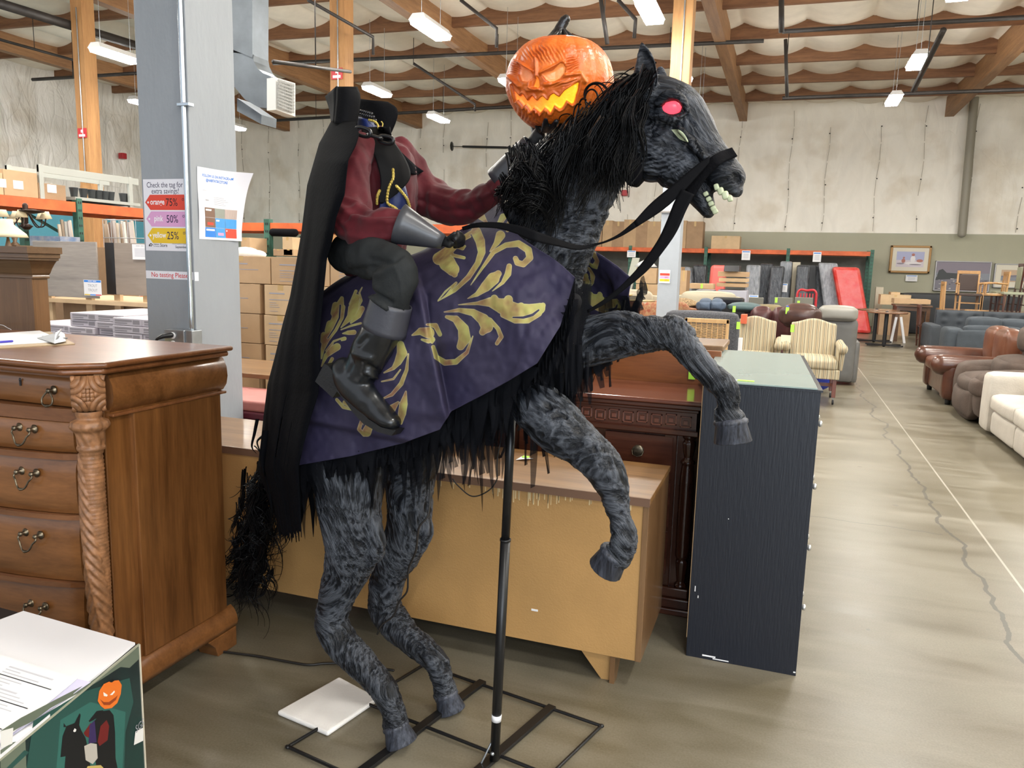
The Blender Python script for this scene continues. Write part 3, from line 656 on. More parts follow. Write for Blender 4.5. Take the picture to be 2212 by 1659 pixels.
# brow ridge, cheek bone, ears
limb(bodym, [(1422,222,9,-.070),(1440,206,11,-.080),(1462,206,11,-.080),(1478,222,9,-.075),(1484,240,7,-.070)], flow=False, n=10)
limb(bodym, [(1428,250,7,-.078),(1452,258,7,-.082),(1474,252,6,-.075)], flow=False, n=10)
limb(bodym, [(1470,280,9,-.065),(1500,310,9,-.055),(1525,345,7,-.045)], flow=False, n=10)
limb(bodym, [(1396,212,22,-.045,.6),(1393,178,27,-.055,.5),(1394,148,25,-.06,.45),(1391,118,16,-.06,.45),(1386,93,5,-.06,.6)], flow=False)
limb(bodym, [(1425,195,14,.06,.6),(1428,165,13,.065,.45),(1424,148,7,.065,.5)], flow=False)
V, F, Nn = union(bodym, .0043, 5)
px, py = proj(V); near = ((V @ HN)-HC) < 0.02
def push(V, dist, w_): return V+(HN[None, :]*(np.asarray(dist)*w_)[:, None])
# ear cup, nostril, eye socket, scars: carve into the near side
front = near & (Nn @ HN < .35)
for poly, dep, soft in (([(1383,112),(1393,108),(1410,132),(1418,165),(1414,185),(1402,190),(1388,170),(1382,140)], .013, 5), ([(1584,374),(1596,378),(1600,392),(1592,400),(1584,390)], .012, 5), ([(1432,228),(1442,214),(1462,214),(1472,226),(1468,242),(1452,246),(1440,240)], .012, 4),
    ([(1452,279),(1463,281),(1478,296),(1485,307),(1472,302),(1458,292)], .006, 4), ([(1476,240),(1484,246),(1500,268),(1506,274),(1496,272),(1484,258)], .006, 3), ([(1497,298),(1506,308),(1518,330),(1512,328),(1500,312)], .006, 3), ([(1408,277),(1412,290),(1404,304),(1402,292)], .005, 4)):
    d = psd(px, py, poly); V = push(V, dep*sstep(soft, -soft, d), front.astype(float))
# flow coordinates for the hair coat
Q = np.zeros_like(V); Wt = np.full(len(V), 1e9)
for P, R, so in SKEL:
    s0 = np.r_[0, np.cumsum(np.linalg.norm(np.diff(P, axis=0), axis=1))]
    acc = np.zeros_like(V); ws = np.zeros(len(V)); dm = np.full(len(V), 1e9)
    for i in range(len(P)-1):
        e = P[i+1]-P[i]; L_ = np.linalg.norm(e)+1e-9; t = e/L_; a = np.cross(t, HN); r_ = .5*(R[i]+R[i+1]); rel = V-P[i]; s_ = rel @ t; sc_ = np.clip(s_, 0, L_)
        perp = rel-np.outer(sc_, t); dist = np.linalg.norm(perp, axis=1)/r_; dm = np.minimum(dm, dist); w_ = np.exp(-(dist*2.2)**2)+1e-12
        acc += np.stack([(rel @ a)*w_, (rel @ HN)*w_, (s0[i]+s_)*w_], 1); ws += w_
    better = dm < Wt; Q[better] = (acc/ws[:, None])[better]+np.array([so, so*.7, 0]); Wt = np.where(better, dm, Wt)
ang = .55*np.sin(V[:, 0]*9+V[:, 2]*7)+.45*vnoise(V*5, 3)            # clumps of hair swirl off the limb axis
Q2 = np.stack([Q[:,0]+Q[:,2]*ang*.55, Q[:,1], Q[:,2]*.30], 1)+.012*np.stack([vnoise(V*14, k+9) for k in range(3)], 1)
head = (px > 1345) & (py < 480) & (py < 200+(px-1345)*3+120)
cheek = np.where(head, 1., 0.)
h = 1-np.abs(vnoise(Q2*62, 1))*2; h2 = 1-np.abs(vnoise(Q2*np.array([120,120,90]), 2))*2; big = vnoise(Q2*np.array([14,14,20]), 5)
calm = np.where(head, .30+.5*sstep(.2, -.2, np.hypot((px-1435)/75, (py-340)/42)-1), 1.)
V = V+Nn*((.0034*h+.0016*h2+.005*big)*calm)[:, None]
arc = np.hypot((px-1395)*1.0, (py-262)*1.25)+3.0*vnoise(np.stack([px/16, py/16, 0*px], 1), 8)*2
wk = np.exp(-(((px-1432)/52)**2+((py-352)/30)**2)**2)+.8*np.exp(-(((px-1462)/34)**2+((py-266)/12)**2)**2)+.7*np.exp(-(((px-1400)/30)**2+((py-300)/60)**2)**2)
V = V+Nn*(.0030*np.sin(arc*2*np.pi/12)*wk*near)[:, None]
H01 = np.clip(.40+.24*h*np.maximum(calm, .6)+.22*h2*np.maximum(calm, .6)+.12*big*calm+.22*np.sin(arc*2*np.pi/12)*wk*near, 0, 1)
BODY_BVH = bvh(V, F)
def fur_mat():
    m = bpy.data.materials.new('sculpted_hair_coat'); m.use_nodes = True; nt = m.node_tree; N = nt.nodes; L = nt.links; b = N['Principled BSDF']
    at = N.new('ShaderNodeAttribute'); at.attribute_name = 'flow'; hh = N.new('ShaderNodeAttribute'); hh.attribute_name = 'height'
    n = N.new('ShaderNodeTexNoise'); n.inputs['Scale'].default_value = 150; n.inputs['Detail'].default_value = 3; n.inputs['Distortion'].default_value = .5; L.new(at.outputs['Vector'], n.inputs['Vector'])
    n2 = N.new('ShaderNodeTexNoise'); n2.inputs['Scale'].default_value = 6; tc = N.new('ShaderNodeTexCoord'); L.new(tc.outputs['Object'], n2.inputs['Vector'])
    a = N.new('ShaderNodeMath'); a.operation = 'MULTIPLY_ADD'; a.inputs[1].default_value = .85; L.new(n.outputs['Fac'], a.inputs[0])
    b0 = N.new('ShaderNodeMath'); b0.operation = 'MULTIPLY_ADD'; b0.inputs[1].default_value = .55; L.new(n2.outputs['Fac'], b0.inputs[0]); L.new(hh.outputs['Fac'], b0.inputs[2]); L.new(b0.outputs[0], a.inputs[2])
    r = N.new('ShaderNodeValToRGB'); e = r.color_ramp.elements; e[0].position = .54; e[0].color = (.002,.0022,.003,1); e[1].position = 1.0; e[1].color = (.066,.073,.088,1); e9 = e.new(.79); e9.color = (.008,.0098,.014,1)
    mr = N.new('ShaderNodeMath'); mr.operation = 'MULTIPLY'; mr.inputs[1].default_value = .66; L.new(a.outputs[0], mr.inputs[0]); L.new(mr.outputs[0], r.inputs[0]); L.new(r.outputs[0], b.inputs['Base Color'])
    b.inputs['Roughness'].default_value = .5; b.inputs['Specular IOR Level'].default_value = .28
    bp = N.new('ShaderNodeBump'); bp.inputs['Strength'].default_value = 1.0; bp.inputs['Distance'].default_value = .006; L.new(n.outputs['Fac'], bp.inputs['Height']); L.new(bp.outputs[0], b.inputs['Normal'])
    return m
FUR = fur_mat()
horse = thing('horse_statue', 'rearing black horse display figure with red eyes and purple gold-scrolled caparison', 'horse', tuple(onz(915,1575)))
mb = MB(); mb.add(V, F, FUR, True); mb.build('body', None, horse, attrs={'flow': Q2, 'height': H01})
SKINPX, SKINPY = proj(V)
# hooves
HOOF = mat('hoof', (.062,.070,.095), .55, col2=(.008,.009,.014), vscale=110, stretch=(1,1,.07), bump=.5, bscale=70)
def hoof(c, s, off, r0, r1):
    A = hp(*c, off); B_ = hp(*s, off); m = mpp(c[0], off); ax = B_-A; L_ = np.linalg.norm(ax); ax /= L_
    mb = MB(); mb.lathe([(r0*m*.9, -.006), (r0*m*1.08, 0), (r0*m*1.10, L_*.12), (r0*m, L_*.2), (r1*m, L_*.96), (r1*m*.97, L_)], A, 40, None, axis=ax, fn=lambda a, z: 1+.012*math.sin(a*23)+.008*math.sin(a*41))
    mb.build('hoof', HOOF, horse)
hoof((854,1566),(868,1606),-.13,29,38); hoof((963,1498),(975,1536),.12,26,34); hoof((1578,908),(1583,955),.12,34,41); hoof((1330,1194),(1307,1230),-.13,33,40)
# eye, wound and teeth
EYEM = mat('glowing_red_eye', (.8,.03,.04), .25, emit=(1,.05,.08), estr=1.9)
p = cast(BODY_BVH, 1452, 229, -.002); rr = 23*mpp(1452)
for side in (0, 1):
    q = p if side == 0 else mirror(p); mb = MB(); mb.sphere(q, rr, 24, EYEM, k=(1.0, .7, .86)); mb.build('eye', None, horse)
BONE = mat('pale_green_bone', (.50,.55,.36), .45, var=.12, vscale=30)
mb, _ = patch([(1450,280),(1458,290),(1469,301),(1486,308)], [(1464,279),(1474,285),(1482,295),(1487,306)], 6, 12, lambda x, y, u, v: cast(BODY_BVH, x, y, .002+.004*math.sin(math.pi*u)), BONE); mb.build('wound', None, horse)
def tooth(pxx, pyy, w_, h_, tilt, off):
    c = hp(pxx, pyy, off); m = mpp(pxx, off); mb = MB(); rot = Matrix.Rotation(math.atan2(HD[1], HD[0]), 3, 'Z') @ Matrix.Rotation(-math.radians(tilt), 3, 'Y')
    tmp = MB(); tmp.sphere((0,0,0), 1, 14); V_ = [np.array(rot @ Vector([math.copysign(abs(c_)**.5, c_)*q*m for c_, q in zip(v, (w_*.82, w_*.7, h_*.82))]))+c for v in tmp.v]; mb.add(V_, tmp.f, BONE, True); mb.build('tooth', None, horse)
for (x, y, w_, h_, t_) in ((1548,404,6.5,8.5,20),(1557,413,8,9.5,20),(1567,422,8.5,11,15),(1577,429,6.5,8,10)):
    tooth(x, y, w_, h_, t_, -.036); tooth(x, y, w_, h_, t_, .036)
for (x, y, w_, h_, t_) in ((1525,419,6,6.5,-60),(1531,430,6,6.5,-60),(1536,440,6,7,-62),(1541,450,6,7,-62),(1545,457,6,7,-60)):
    tooth(x, y, w_, h_, t_, -.030); tooth(x, y, w_, h_, t_, .030)
# leg cap where the near fore leg clips on
A = hp(1106,842,-.11); B_ = hp(1126,862,-.12); m = mpp(1115)
# ------------------------------------------------------------------ bridle and reins
STRAP = mat('black_webbing', (.004,.004,.005), .75, bump=.2, bscale=200, var=.2, vscale=80, spec=.06)
RIB = mat('black_ribbon', (.004,.004,.005), .65, spec=.08, bump=.1, bscale=60)
def surf(back): return lambda x, y, u, v: cast(BODY_BVH, x, y, back, -.06)
NBL = [(1593,337),(1560,352),(1525,388),(1500,422)]; NBR = [(1578,318),(1545,332),(1508,365),(1470,405)]
def off_head(o): return lambda x, y, u, v: hp(x, y, o)
def strapfn(o): return lambda x, y, u, v: cast(BODY_BVH, x, y, .004, o)
def noseb(x, y, u, v):
    return hp(x, y, -.070+.03*sstep(.35, 0, v)*1.2)
mb, _ = patch([(1592,338),(1560,352),(1525,386),(1497,428)], [(1580,319),(1546,333),(1508,362),(1470,400)], 6, 26, noseb, STRAP)
mb.build('noseband', None, horse, solid=.003)
mb, G = patch([(1592,338),(1580,319)], [(1592,338),(1580,319)], 2, 2, lambda x, y, u, v: hp(x, y, -.034 if u < .5 else .05), STRAP, straight=True); mb.build('noseband_bridge', None, horse, solid=.003)
mb, _ = patch([(1534,336),(1500,360),(1450,402),(1405,440),(1370,478)], [(1532,352),(1500,388),(1470,420),(1430,455),(1376,490)], 6, 30, lambda x, y, u, v: hp(x, y, -.082-.035*v), RIB)
mb.build('cheek_strap', None, horse, solid=.002)
def rein(name, L_, R_, fo, n=60):
    mb, _ = patch(L_, R_, 5, n, lambda x, y, u, v: hp(x, y, fo(u, v)), RIB); mb.build(name, None, horse, solid=.002)
rein('rein', [(1370,478),(1340,503),(1310,519),(1285,526),(1255,530),(1210,518),(1160,500),(1120,487),(1075,480),(1030,481),(998,490)],
     [(1376,490),(1343,510),(1312,523),(1285,531),(1250,540),(1205,532),(1150,520),(1115,505),(1075,494),(1030,492),(1000,498)], lambda u, v: -.115-.09*sstep(.25, .5, v)-.055*sstep(.42, .6, v)+.03*sstep(.9, 1, v))
rein('rein', [(1472,408),(1455,440),(1440,478),(1420,520),(1385,570),(1340,618),(1300,650),(1268,670)], [(1500,420),(1482,455),(1462,500),(1435,540),(1398,585),(1350,625),(1308,656),(1270,676)], lambda u, v: -.10-.03*v)
# dark throat cloth between jaw and neck
CL = mat('black_cloth', (.004,.004,.0055), .8, var=.25, vscale=10, bump=.25, bscale=25, spec=.08)
tb = MB(); limb(tb, [(1345,215,22,-.045),(1342,270,24,-.055),(1348,330,26,-.05),(1368,365,26,-.03),(1378,378,18,0)], k=1.6, flow=False)
vv, ff, nn = union(tb, .006, 6); vv = vv+nn*(.004*vnoise(vv*np.array([60,60,20]), 4))[:, None]
mb = MB(); mb.add(vv, ff, CL, True); mb.build('throat_cloth', None, horse)
# ------------------------------------------------------------------ caparison
HEM = [(640,1006),(760,985),(868,958),(950,928),(975,888),(1040,855),(1100,822),(1160,785),(1210,705),(1243,600)]
SPINE = [(672,660),(700,628),(760,590),(850,562),(905,545),(950,520),(1000,494),(1040,468),(1079,438)]
FR = [(1079,438),(1098,480),(1120,508),(1150,530),(1200,562),(1243,600)]
BK = [(672,660),(682,720),(690,790),(672,870),(655,940),(640,1006)]
def resamp(P, n): return catmull(np.array(P, float), n)
NU, NV = 380, 280
c0 = resamp(SPINE, NU); c1 = np.array([np.interp(np.linspace(0, 1, NU), np.r_[0, np.cumsum(np.hypot(*np.diff(np.array(HEM), axis=0).T))]/np.hypot(*np.diff(np.array(HEM), axis=0).T).sum(), np.array(HEM)[:, k]) for k in (0, 1)]).T
d0 = resamp(BK, NV); d1 = resamp(FR, NV)
U_, V_ = np.meshgrid(np.linspace(0, 1, NU), np.linspace(0, 1, NV), indexing='ij')
def coons(U_, V_):
    out = np.zeros(U_.shape+(2,))
    for k in (0, 1):
        a = c0[:, k][:, None]*(1-V_)+c1[:, k][:, None]*V_; b = d0[:, k][None, :]*(1-U_)+d1[:, k][None, :]*U_
        c = (1-U_)*(1-V_)*c0[0, k]+U_*(1-V_)*c0[-1, k]+(1-U_)*V_*c1[0, k]+U_*V_*c1[-1, k]; out[..., k] = a+b-c
    return out
PXY = coons(U_, V_)
prof = lambda u, t: -(.272-.085*sstep(.75, 1, u)-.02*sstep(.25, 0, u))*np.sin(np.minimum(1, t*2.2)*np.pi/2)**.55
def folds(x, y):
    def crease(a, b, amp, w_): 
        s_ = ssd(x, y, [(a[0], a[1], 0), (b[0], b[1], 0)]); return amp*np.exp(-(s_/w_)**2)
    def step(a, b, amp, w_, reach):
        ex, ey = b[0]-a[0], b[1]-a[1]; L_ = math.hypot(ex, ey); d_ = ((x-a[0])*ey-(y-a[1])*ex)/L_; t_ = ((x-a[0])*ex+(y-a[1])*ey)/L_/L_
        m_ = sstep(-.15, .1, t_)*sstep(1.15, .9, t_); return amp*np.tanh(d_/w_)*np.exp(-np.abs(d_)/reach)*m_
    f = step((905,600),(963,885), .017, 5, 45)+step((940,760),(966,890), .018, 4, 60)+step((660,910),(880,955), -.017, 5, 60)+crease((925,640),(928,740), .006, 5)+crease((870,880),(960,900), -.006, 14)+crease((1000,640),(900,600), .005, 16)
    f = f+crease((700,870),(820,1000), .007, 20)+crease((1130,620),(1240,600), -.008, 24)+crease((1010,720),(1180,640), .004, 30)+crease((945,560),(1060,650), -.004, 14)+step((1100,830),(1150,690), .006, 10, 40)
    P3 = np.stack([x.ravel()/70, y.ravel()/90, 0*x.ravel()], 1); return f+(.007*fbm(P3, 3, 21)).reshape(x.shape)+(.002*vnoise(P3*6, 3)).reshape(x.shape)
OFF = prof(U_, V_)+folds(PXY[..., 0], PXY[..., 1])*sstep(.03, .25, V_)
G = np.zeros((NU, NV, 3))
RAYS = np.stack([(PXY[..., 0]-CX)/FPX, -(PXY[..., 1]-CY)/FPX, -np.ones_like(U_)], -1) @ RM.T
G = EYE+RAYS*((HC+OFF-EYE @ HN)/(RAYS @ HN))[..., None]
Zc = lambda L_: [[((x)/2.962+560, (y)/2.962+400, r/2.962*1.12+.4) for x, y, r in s] for s in L_]
SCR = Zc([[(1425,205,20),(1455,238,6)],[(1562,205,19),(1540,245,14),(1522,272,6)],[(1620,228,22),(1605,268,24),(1590,292,8)],[(1545,322,26),(1520,372,15),(1478,425,3)],
 [(1388,300,28),(1415,360,26),(1425,430,20),(1400,500,15),(1340,590,14),(1250,675,10),(1145,742,2)],[(1372,290,6),(1300,345,14),(1225,410,24),(1150,472,34)],[(1170,462,34),(1205,500,46),(1240,540,36),(1252,572,16)],
 [(1350,330,6),(1290,358,9),(1272,392,13),(1302,406,10),(1318,392,5)],[(1248,372,3),(1222,410,6),(1240,450,9),(1312,466,8)],[(1355,640,1),(1430,530,7),(1500,430,12),(1580,385,14),(1660,375,18),(1722,415,20),(1732,465,18),(1690,508,16),(1652,498,16),(1640,470,13)],
 [(1530,568,18),(1498,600,34),(1450,650,28),(1395,698,12),(1335,726,1)],[(1600,520,14),(1592,570,17),(1558,625,9),(1493,678,1)],[(1145,738,1),(1200,690,14),(1262,626,6)],
 [(1275,766,1),(1400,755,9),(1480,748,26),(1560,775,44),(1640,805,44),(1720,812,44),(1795,790,30),(1815,770,14)],[(1505,725,20),(1530,760,20)],[(1595,732,24),(1600,770,20)],[(1675,775,20),(1690,800,20)],[(1560,830,14),(1640,866,16),(1720,866,16),(1790,822,16),(1818,780,10)],
 [(1185,812,2),(1280,800,11),(1370,815,20),(1435,860,32),(1458,905,34),(1430,940,18)],[(1400,820,4),(1480,860,9),(1530,920,11),(1550,970,12),(1522,1012,10)],[(1200,843,8),(1260,858,20),(1308,920,30),(1315,980,34),(1290,1030,22)],
 [(1112,1035,10),(1132,1100,14),(1190,1135,16),(1260,1130,15),(1330,1070,10),(1368,965,2)],[(980,960,3),(1035,935,20),(1085,945,32)],[(1072,892,5),(1130,900,14),(1158,955,11)],[(1042,988,5),(1085,1000,11)],[(1108,988,16),(1104,1008,6)],
 [(660,655,2),(642,690,4),(655,740,6),(630,800,2)],[(620,680,8),(578,762,2)],[(625,720,18),(603,790,28),(588,840,20),(525,912,2)],[(658,792,15),(635,835,16),(588,882,4)],
 [(530,725,10),(512,790,30),(498,860,30),(465,925,28),(430,985,20),(408,1050,10),(400,1110,3)],[(490,770,18),(480,820,18)],[(455,890,20),(440,930,16)],[(415,960,16),(408,1000,12)],[(540,780,10),(530,850,10),(490,930,8)],
 [(652,884,5),(590,900,5),(525,926,2)],[(608,942,13),(570,945,11),(535,950,2)],[(400,1160,2),(430,1090,12),(475,1050,20),(500,1035,20)],[(548,982,10),(480,1000,6),(430,1060,4)],[(468,1112,9),(435,1170,6),(410,1230,2)],
 [(905,1020,20),(915,1075,28),(890,1130,20),(860,1170,10),(800,1200,3)],[(955,1080,3),(945,1180,9),(910,1270,12),(850,1340,9),(800,1362,4)],[(905,1180,3),(860,1240,5),(785,1256,3)],[(940,1320,4),(925,1400,22),(915,1460,22),(908,1522,8)],[(890,1390,6),(850,1430,22),(830,1450,8)],
 [(498,1372,8),(540,1420,9),(602,1440,3)],[(550,1390,12),(600,1420,12)],[(660,1500,9),(640,1560,10),(672,1598,8)],[(702,1528,28),(690,1580,24)],[(350,950,8),(365,1010,14),(375,1080,4)],[(345,830,6),(375,880,8),(385,950,3)]])
HOLES = Zc([[(1625,846,3),(1690,848,6),(1750,830,7),(1788,800,4)],[(520,770,4),(515,850,4),(480,920,3),(440,980,2)],[(480,1010,2),(520,995,4)],[(1225,660,1),(1190,700,3),(1165,725,1)],[(660,1560,3),(690,1510,4)]])
xx, yy = PXY[..., 0].ravel(), PXY[..., 1].ravel()
sd = np.full(xx.shape, 99.)
for s in SCR:
    a = np.array(s); m_ = (xx > a[:,0].min()-20) & (xx < a[:,0].max()+20) & (yy > a[:,1].min()-20) & (yy < a[:,1].max()+20)
    sd[m_] = np.minimum(sd[m_], ssd(xx[m_], yy[m_], s))
for s in HOLES: sd = np.maximum(sd, -ssd(xx, yy, s))
def cloth_mat():
    m = bpy.data.materials.new('purple_printed_cloth'); m.use_nodes = True; nt = m.node_tree; N = nt.nodes; L = nt.links; b = N['Principled BSDF']
    at = N.new('ShaderNodeAttribute'); at.attribute_name = 'scroll'; tc = N.new('ShaderNodeTexCoord')
    mr = N.new('ShaderNodeMapRange'); mr.inputs[1].default_value = .5; mr.inputs[2].default_value = -.5; L.new(at.outputs['Fac'], mr.inputs[0])
    n = N.new('ShaderNodeTexNoise'); n.inputs['Scale'].default_value = 16; n.inputs['Detail'].default_value = 3; L.new(tc.outputs['Object'], n.inputs['Vector'])
    r = N.new('ShaderNodeValToRGB'); e = r.color_ramp.elements; e[0].position = .36; e[0].color = (.20,.10,.055,1); e[1].position = .62; e[1].color = (.34,.32,.10,1); e2 = r.color_ramp.elements.new(.5); e2.color = (.30,.235,.08,1)
    L.new(n.outputs['Fac'], r.inputs[0])
    ed = N.new('ShaderNodeMapRange'); ed.inputs[1].default_value = -1.6; ed.inputs[2].default_value = -.2; L.new(at.outputs['Fac'], ed.inputs[0])
    me_ = N.new('ShaderNodeMath'); me_.operation = 'MULTIPLY'; me_.inputs[1].default_value = .5; L.new(ed.outputs[0], me_.inputs[0])
    mx0 = N.new('ShaderNodeMix'); mx0.data_type = 'RGBA'; mx0.inputs[7].default_value = (.50,.47,.30,1); L.new(me_.outputs[0], mx0.inputs[0]); L.new(r.outputs[0], mx0.inputs[6])
    n2 = N.new('ShaderNodeTexNoise'); n2.inputs['Scale'].default_value = 5; n2.inputs['Detail'].default_value = 4; L.new(tc.outputs['Object'], n2.inputs['Vector'])
    r2 = N.new('ShaderNodeValToRGB'); e = r2.color_ramp.elements; e[0].position = .35; e[0].color = (.020,.0165,.045,1); e[1].position = .65; e[1].color = (.033,.028,.058,1); L.new(n2.outputs['Fac'], r2.inputs[0])
    mx = N.new('ShaderNodeMix'); mx.data_type = 'RGBA'; L.new(mr.outputs[0], mx.inputs[0]); L.new(r2.outputs[0], mx.inputs[6]); L.new(mx0.outputs[2], mx.inputs[7]); L.new(mx.outputs[2], b.inputs['Base Color'])
    b.inputs['Roughness'].default_value = .66; b.inputs['Specular IOR Level'].default_value = .3
    w_ = N.new('ShaderNodeTexNoise'); w_.inputs['Scale'].default_value = 35; w_.inputs['Detail'].default_value = 5; L.new(tc.outputs['Object'], w_.inputs['Vector'])
    bp = N.new('ShaderNodeBump'); bp.inputs['Strength'].default_value = .18; bp.inputs['Distance'].default_value = .006; L.new(w_.outputs['Fac'], bp.inputs['Height']); L.new(bp.outputs[0], b.inputs['Normal'])
    return m
PURP = cloth_mat()
mb = MB(); mb.grid(G, PURP); n1 = len(mb.v)
Gf = mirror(G[::4, ::4].reshape(-1, 3)).reshape(G[::4, ::4].shape); mb.grid(Gf, PURP)
cap_obj = mb.build('caparison', None, horse, attrs={'scroll': np.r_[sd, sd.reshape(NU, NV)[::4, ::4].ravel()]}, solid=.002)
CAPG = G
# gathered black gauze fringe below the hem
def gauze_mat():
    m = bpy.data.materials.new('black_gauze'); m.use_nodes = True; nt = m.node_tree; N = nt.nodes; L = nt.links; b = N['Principled BSDF']; b.inputs['Base Color'].default_value = (.0045,.005,.007,1); b.inputs['Roughness'].default_value = .75; b.inputs['Specular IOR Level'].default_value = .08
    tr = N.new('ShaderNodeBsdfTransparent'); mx = N.new('ShaderNodeMixShader'); mx.inputs[0].default_value = .78; L.new(tr.outputs[0], mx.inputs[1]); L.new(b.outputs[0], mx.inputs[2]); L.new(mx.outputs[0], N['Material Output'].inputs[0]); return m
GAUZE = gauze_mat()
hemP = catmull(np.array(HEM[:-1]+[(1243,600)], float), 400)
fm = MB()
def fringe_at(i, L_, w_, off, sway, curl_=0, wob=None):
    x, y = hemP[min(399, max(0, int(i)))]; n = 9; A = []
    for k in range(n):
        t = k/(n-1); ww = w_*(1-t**1.15)+.6
        xx_ = x+sway*t+3*math.sin(t*5+i)+curl_*max(0, t-.75)*60; yy_ = y-8+L_*t*(1-.15*max(0, t-.8))
        o_ = off+.012*math.sin(i*.7+t*2.)
        A.append((hp(xx_-ww/2, yy_, o_+.010*math.sin(i*1.3)), hp(xx_, yy_, o_-.012*(1-t)), hp(xx_+ww/2, yy_, o_+.008*math.cos(i*1.7))))
    fm.grid(np.array(A), GAUZE)
cum = np.r_[0, np.cumsum(np.hypot(*np.diff(hemP, axis=0).T))]
for layer in range(3):
    s_ = layer*6
    while s_ < cum[-1]-45:
        i = np.searchsorted(cum, s_); x, y = hemP[i]
        if x < 700: L_ = random.uniform(105, 165)
        elif x < 780: L_ = random.uniform(70, 120)
        elif x < 880: L_ = random.uniform(70, 140)
        elif x < 985: L_ = random.uniform(90, 165)
        elif x < 1110: L_ = random.uniform(140, 215)
        elif x < 1170: L_ = random.uniform(60, 120)
        else: L_ = random.uniform(110, 160)*(1 if x < 1225 else 1.35)
        L_ *= (.55, .85, 1.12)[layer]*random.uniform(.85, 1.2)
        fringe_at(i, L_, random.uniform(26, 44) if layer == 0 else random.uniform(18, 34), -.225+.035*layer-.0*x+(.03 if x > 1150 else 0), random.uniform(-8, 10), random.choice((0, 0, .12, -.1)))
        s_ += random.uniform(12, 18) if layer == 0 else random.uniform(17, 27)
# ruffle band
Rg = np.zeros((400, 5, 3))
for i in range(400):
    x, y = hemP[i]
    for k in range(5): Rg[i, k] = hp(x, y-6+k*11, -.222+.012*math.sin(i*.9)*(k/4)+.008*math.sin(i*.37+k))
fm.grid(Rg, GAUZE)
n_near = len(fm.v); vv = np.array(fm.v); ff = list(fm.f)
fm.build('fringe', None, horse)
m2 = MB(); m2.add(mirror(vv), ff, GAUZE, True); m2.build('fringe', None, horse)
# black tatters hanging at the breast
mb = MB()
for k in range(16):
    x = 1212+k*3.8; o_ = -.13+.016*k; top = 610+6*math.sin(k); L_ = random.uniform(180, 250) if k > 3 else 130
    A = [(hp(x-8+2*math.sin(t*4+k), top+L_*t, o_), hp(x+2*math.sin(t*5+k*2), top+L_*t, o_-.012), hp(x+8*(1-t**2)+2*math.sin(t*4+k), top+L_*t, o_+.006)) for t in np.linspace(0, 1, 14)]
    mb.grid(np.array(A), GAUZE)
for (x0, y0, L_, w_) in ((1170,745,120,22),(1190,760,135,20),(1212,740,130,24),(1235,760,110,18),(1250,745,120,16),(1268,760,95,10),(1140,800,70,26),(1155,790,80,24)):
    A = [(hp(x0-w_/2*(1-t**2), y0+L_*t, -.12), hp(x0, y0+L_*t, -.135), hp(x0+w_/2*(1-t**2), y0+L_*t, -.12)) for t in np.linspace(0, 1, 10)]
    mb.grid(np.array(A), GAUZE)
mb.build('breast_tatters', None, horse)
tb = MB(); limb(tb, [(1105,822,22,-.14),(1130,800,26,-.12),(1165,765,26,-.10),(1200,720,26,-.09),(1235,650,18,-.07)], k=1.5, flow=False)
vv, ff, nn = union(tb, .006, 4); vv = vv+nn*(.006*vnoise(vv*np.array([50,50,25]), 4))[:, None]; mb = MB(); mb.add(vv, ff, CL, True); mb.build('breast_cloth', None, horse)
# ------------------------------------------------------------------ mane and tail
HAIR = mat('black_hair', (.0025,.0025,.003), .34, spec=.16)
def strand(mb, P, r0, r1=.0006, n=4):
    mb.tube(P, np.linspace(r0, r1, len(P)), n, None, caps=None, smooth=True)
def hair(mb, x, y, off, ang_, L_, curl_, freq, r0, n=16, grav=.6, ph=None):
    """pixel-space path in the figure plane with a helical curl"""
    ph = random.uniform(0, 6.28) if ph is None else ph; P = []; a = ang_; cx, cy = x, y; st = L_/(n-1)
    for k in range(n):
        t = k/(n-1); c = curl_*t**.8; P.append(hp(cx+c*math.cos(ph+freq*6.28*t), cy+c*math.sin(ph+freq*6.28*t)*.9, off+.0012*c*math.sin(ph+freq*6.28*t+1.2)))
        cx += math.cos(a)*st; cy += math.sin(a)*st; a += (math.pi/2-a)*grav*.12
    strand(mb, P, r0)
crest = catmull(np.array([(1412,150),(1385,160),(1352,178),(1318,205),(1280,235),(1235,265),(1195,300),(1155,335),(1120,365)], float), 60)
mb = MB()
for i in range(1250):
    k = random.random(); x, y = crest[int(k*59)]; x += random.uniform(-8, 8)-5; y += random.uniform(-10, 8)-5
    depth = random.uniform(-.10, .05)
    base = 2.25 if k < .3 else 2.1
    hair(mb, x+random.uniform(0, 26)*(1 if k > .25 else .3), y+random.uniform(-4, 26), depth-.01, base+random.uniform(-.45, .35), random.uniform(90, 230 if k < .6 else 170), random.uniform(2, 12) if random.random() < .7 else random.uniform(12, 28), random.uniform(.3, 1.2), random.uniform(.0012, .0038), 16, ph=k*20+random.uniform(-1, 1))
def lock(mb, x, y, off, ang_, L_, curl_, freq, cnt, grav=.6, jit=4., r=.0022):
    ph = random.uniform(0, 6.28); k0 = random.choice((-1, 1))
    for q in range(cnt):
        st = random.getstate(); hair(mb, x+random.gauss(0, jit), y+random.gauss(0, jit), off+random.gauss(0, .006), ang_+random.gauss(0, .05), L_*random.uniform(.8, 1.1), curl_*random.uniform(.8, 1.15), freq*random.uniform(.94, 1.06), random.uniform(.6, 1.3)*r, 22, grav, ph+random.gauss(0, .12))
for i in range(46):
    lock(mb, random.gauss(1140, 22), random.gauss(350, 26), random.uniform(-.17, -.07), random.uniform(1.0, 2.2), random.uniform(50, 120), random.uniform(10, 26), random.uniform(.7, 1.5), 15)
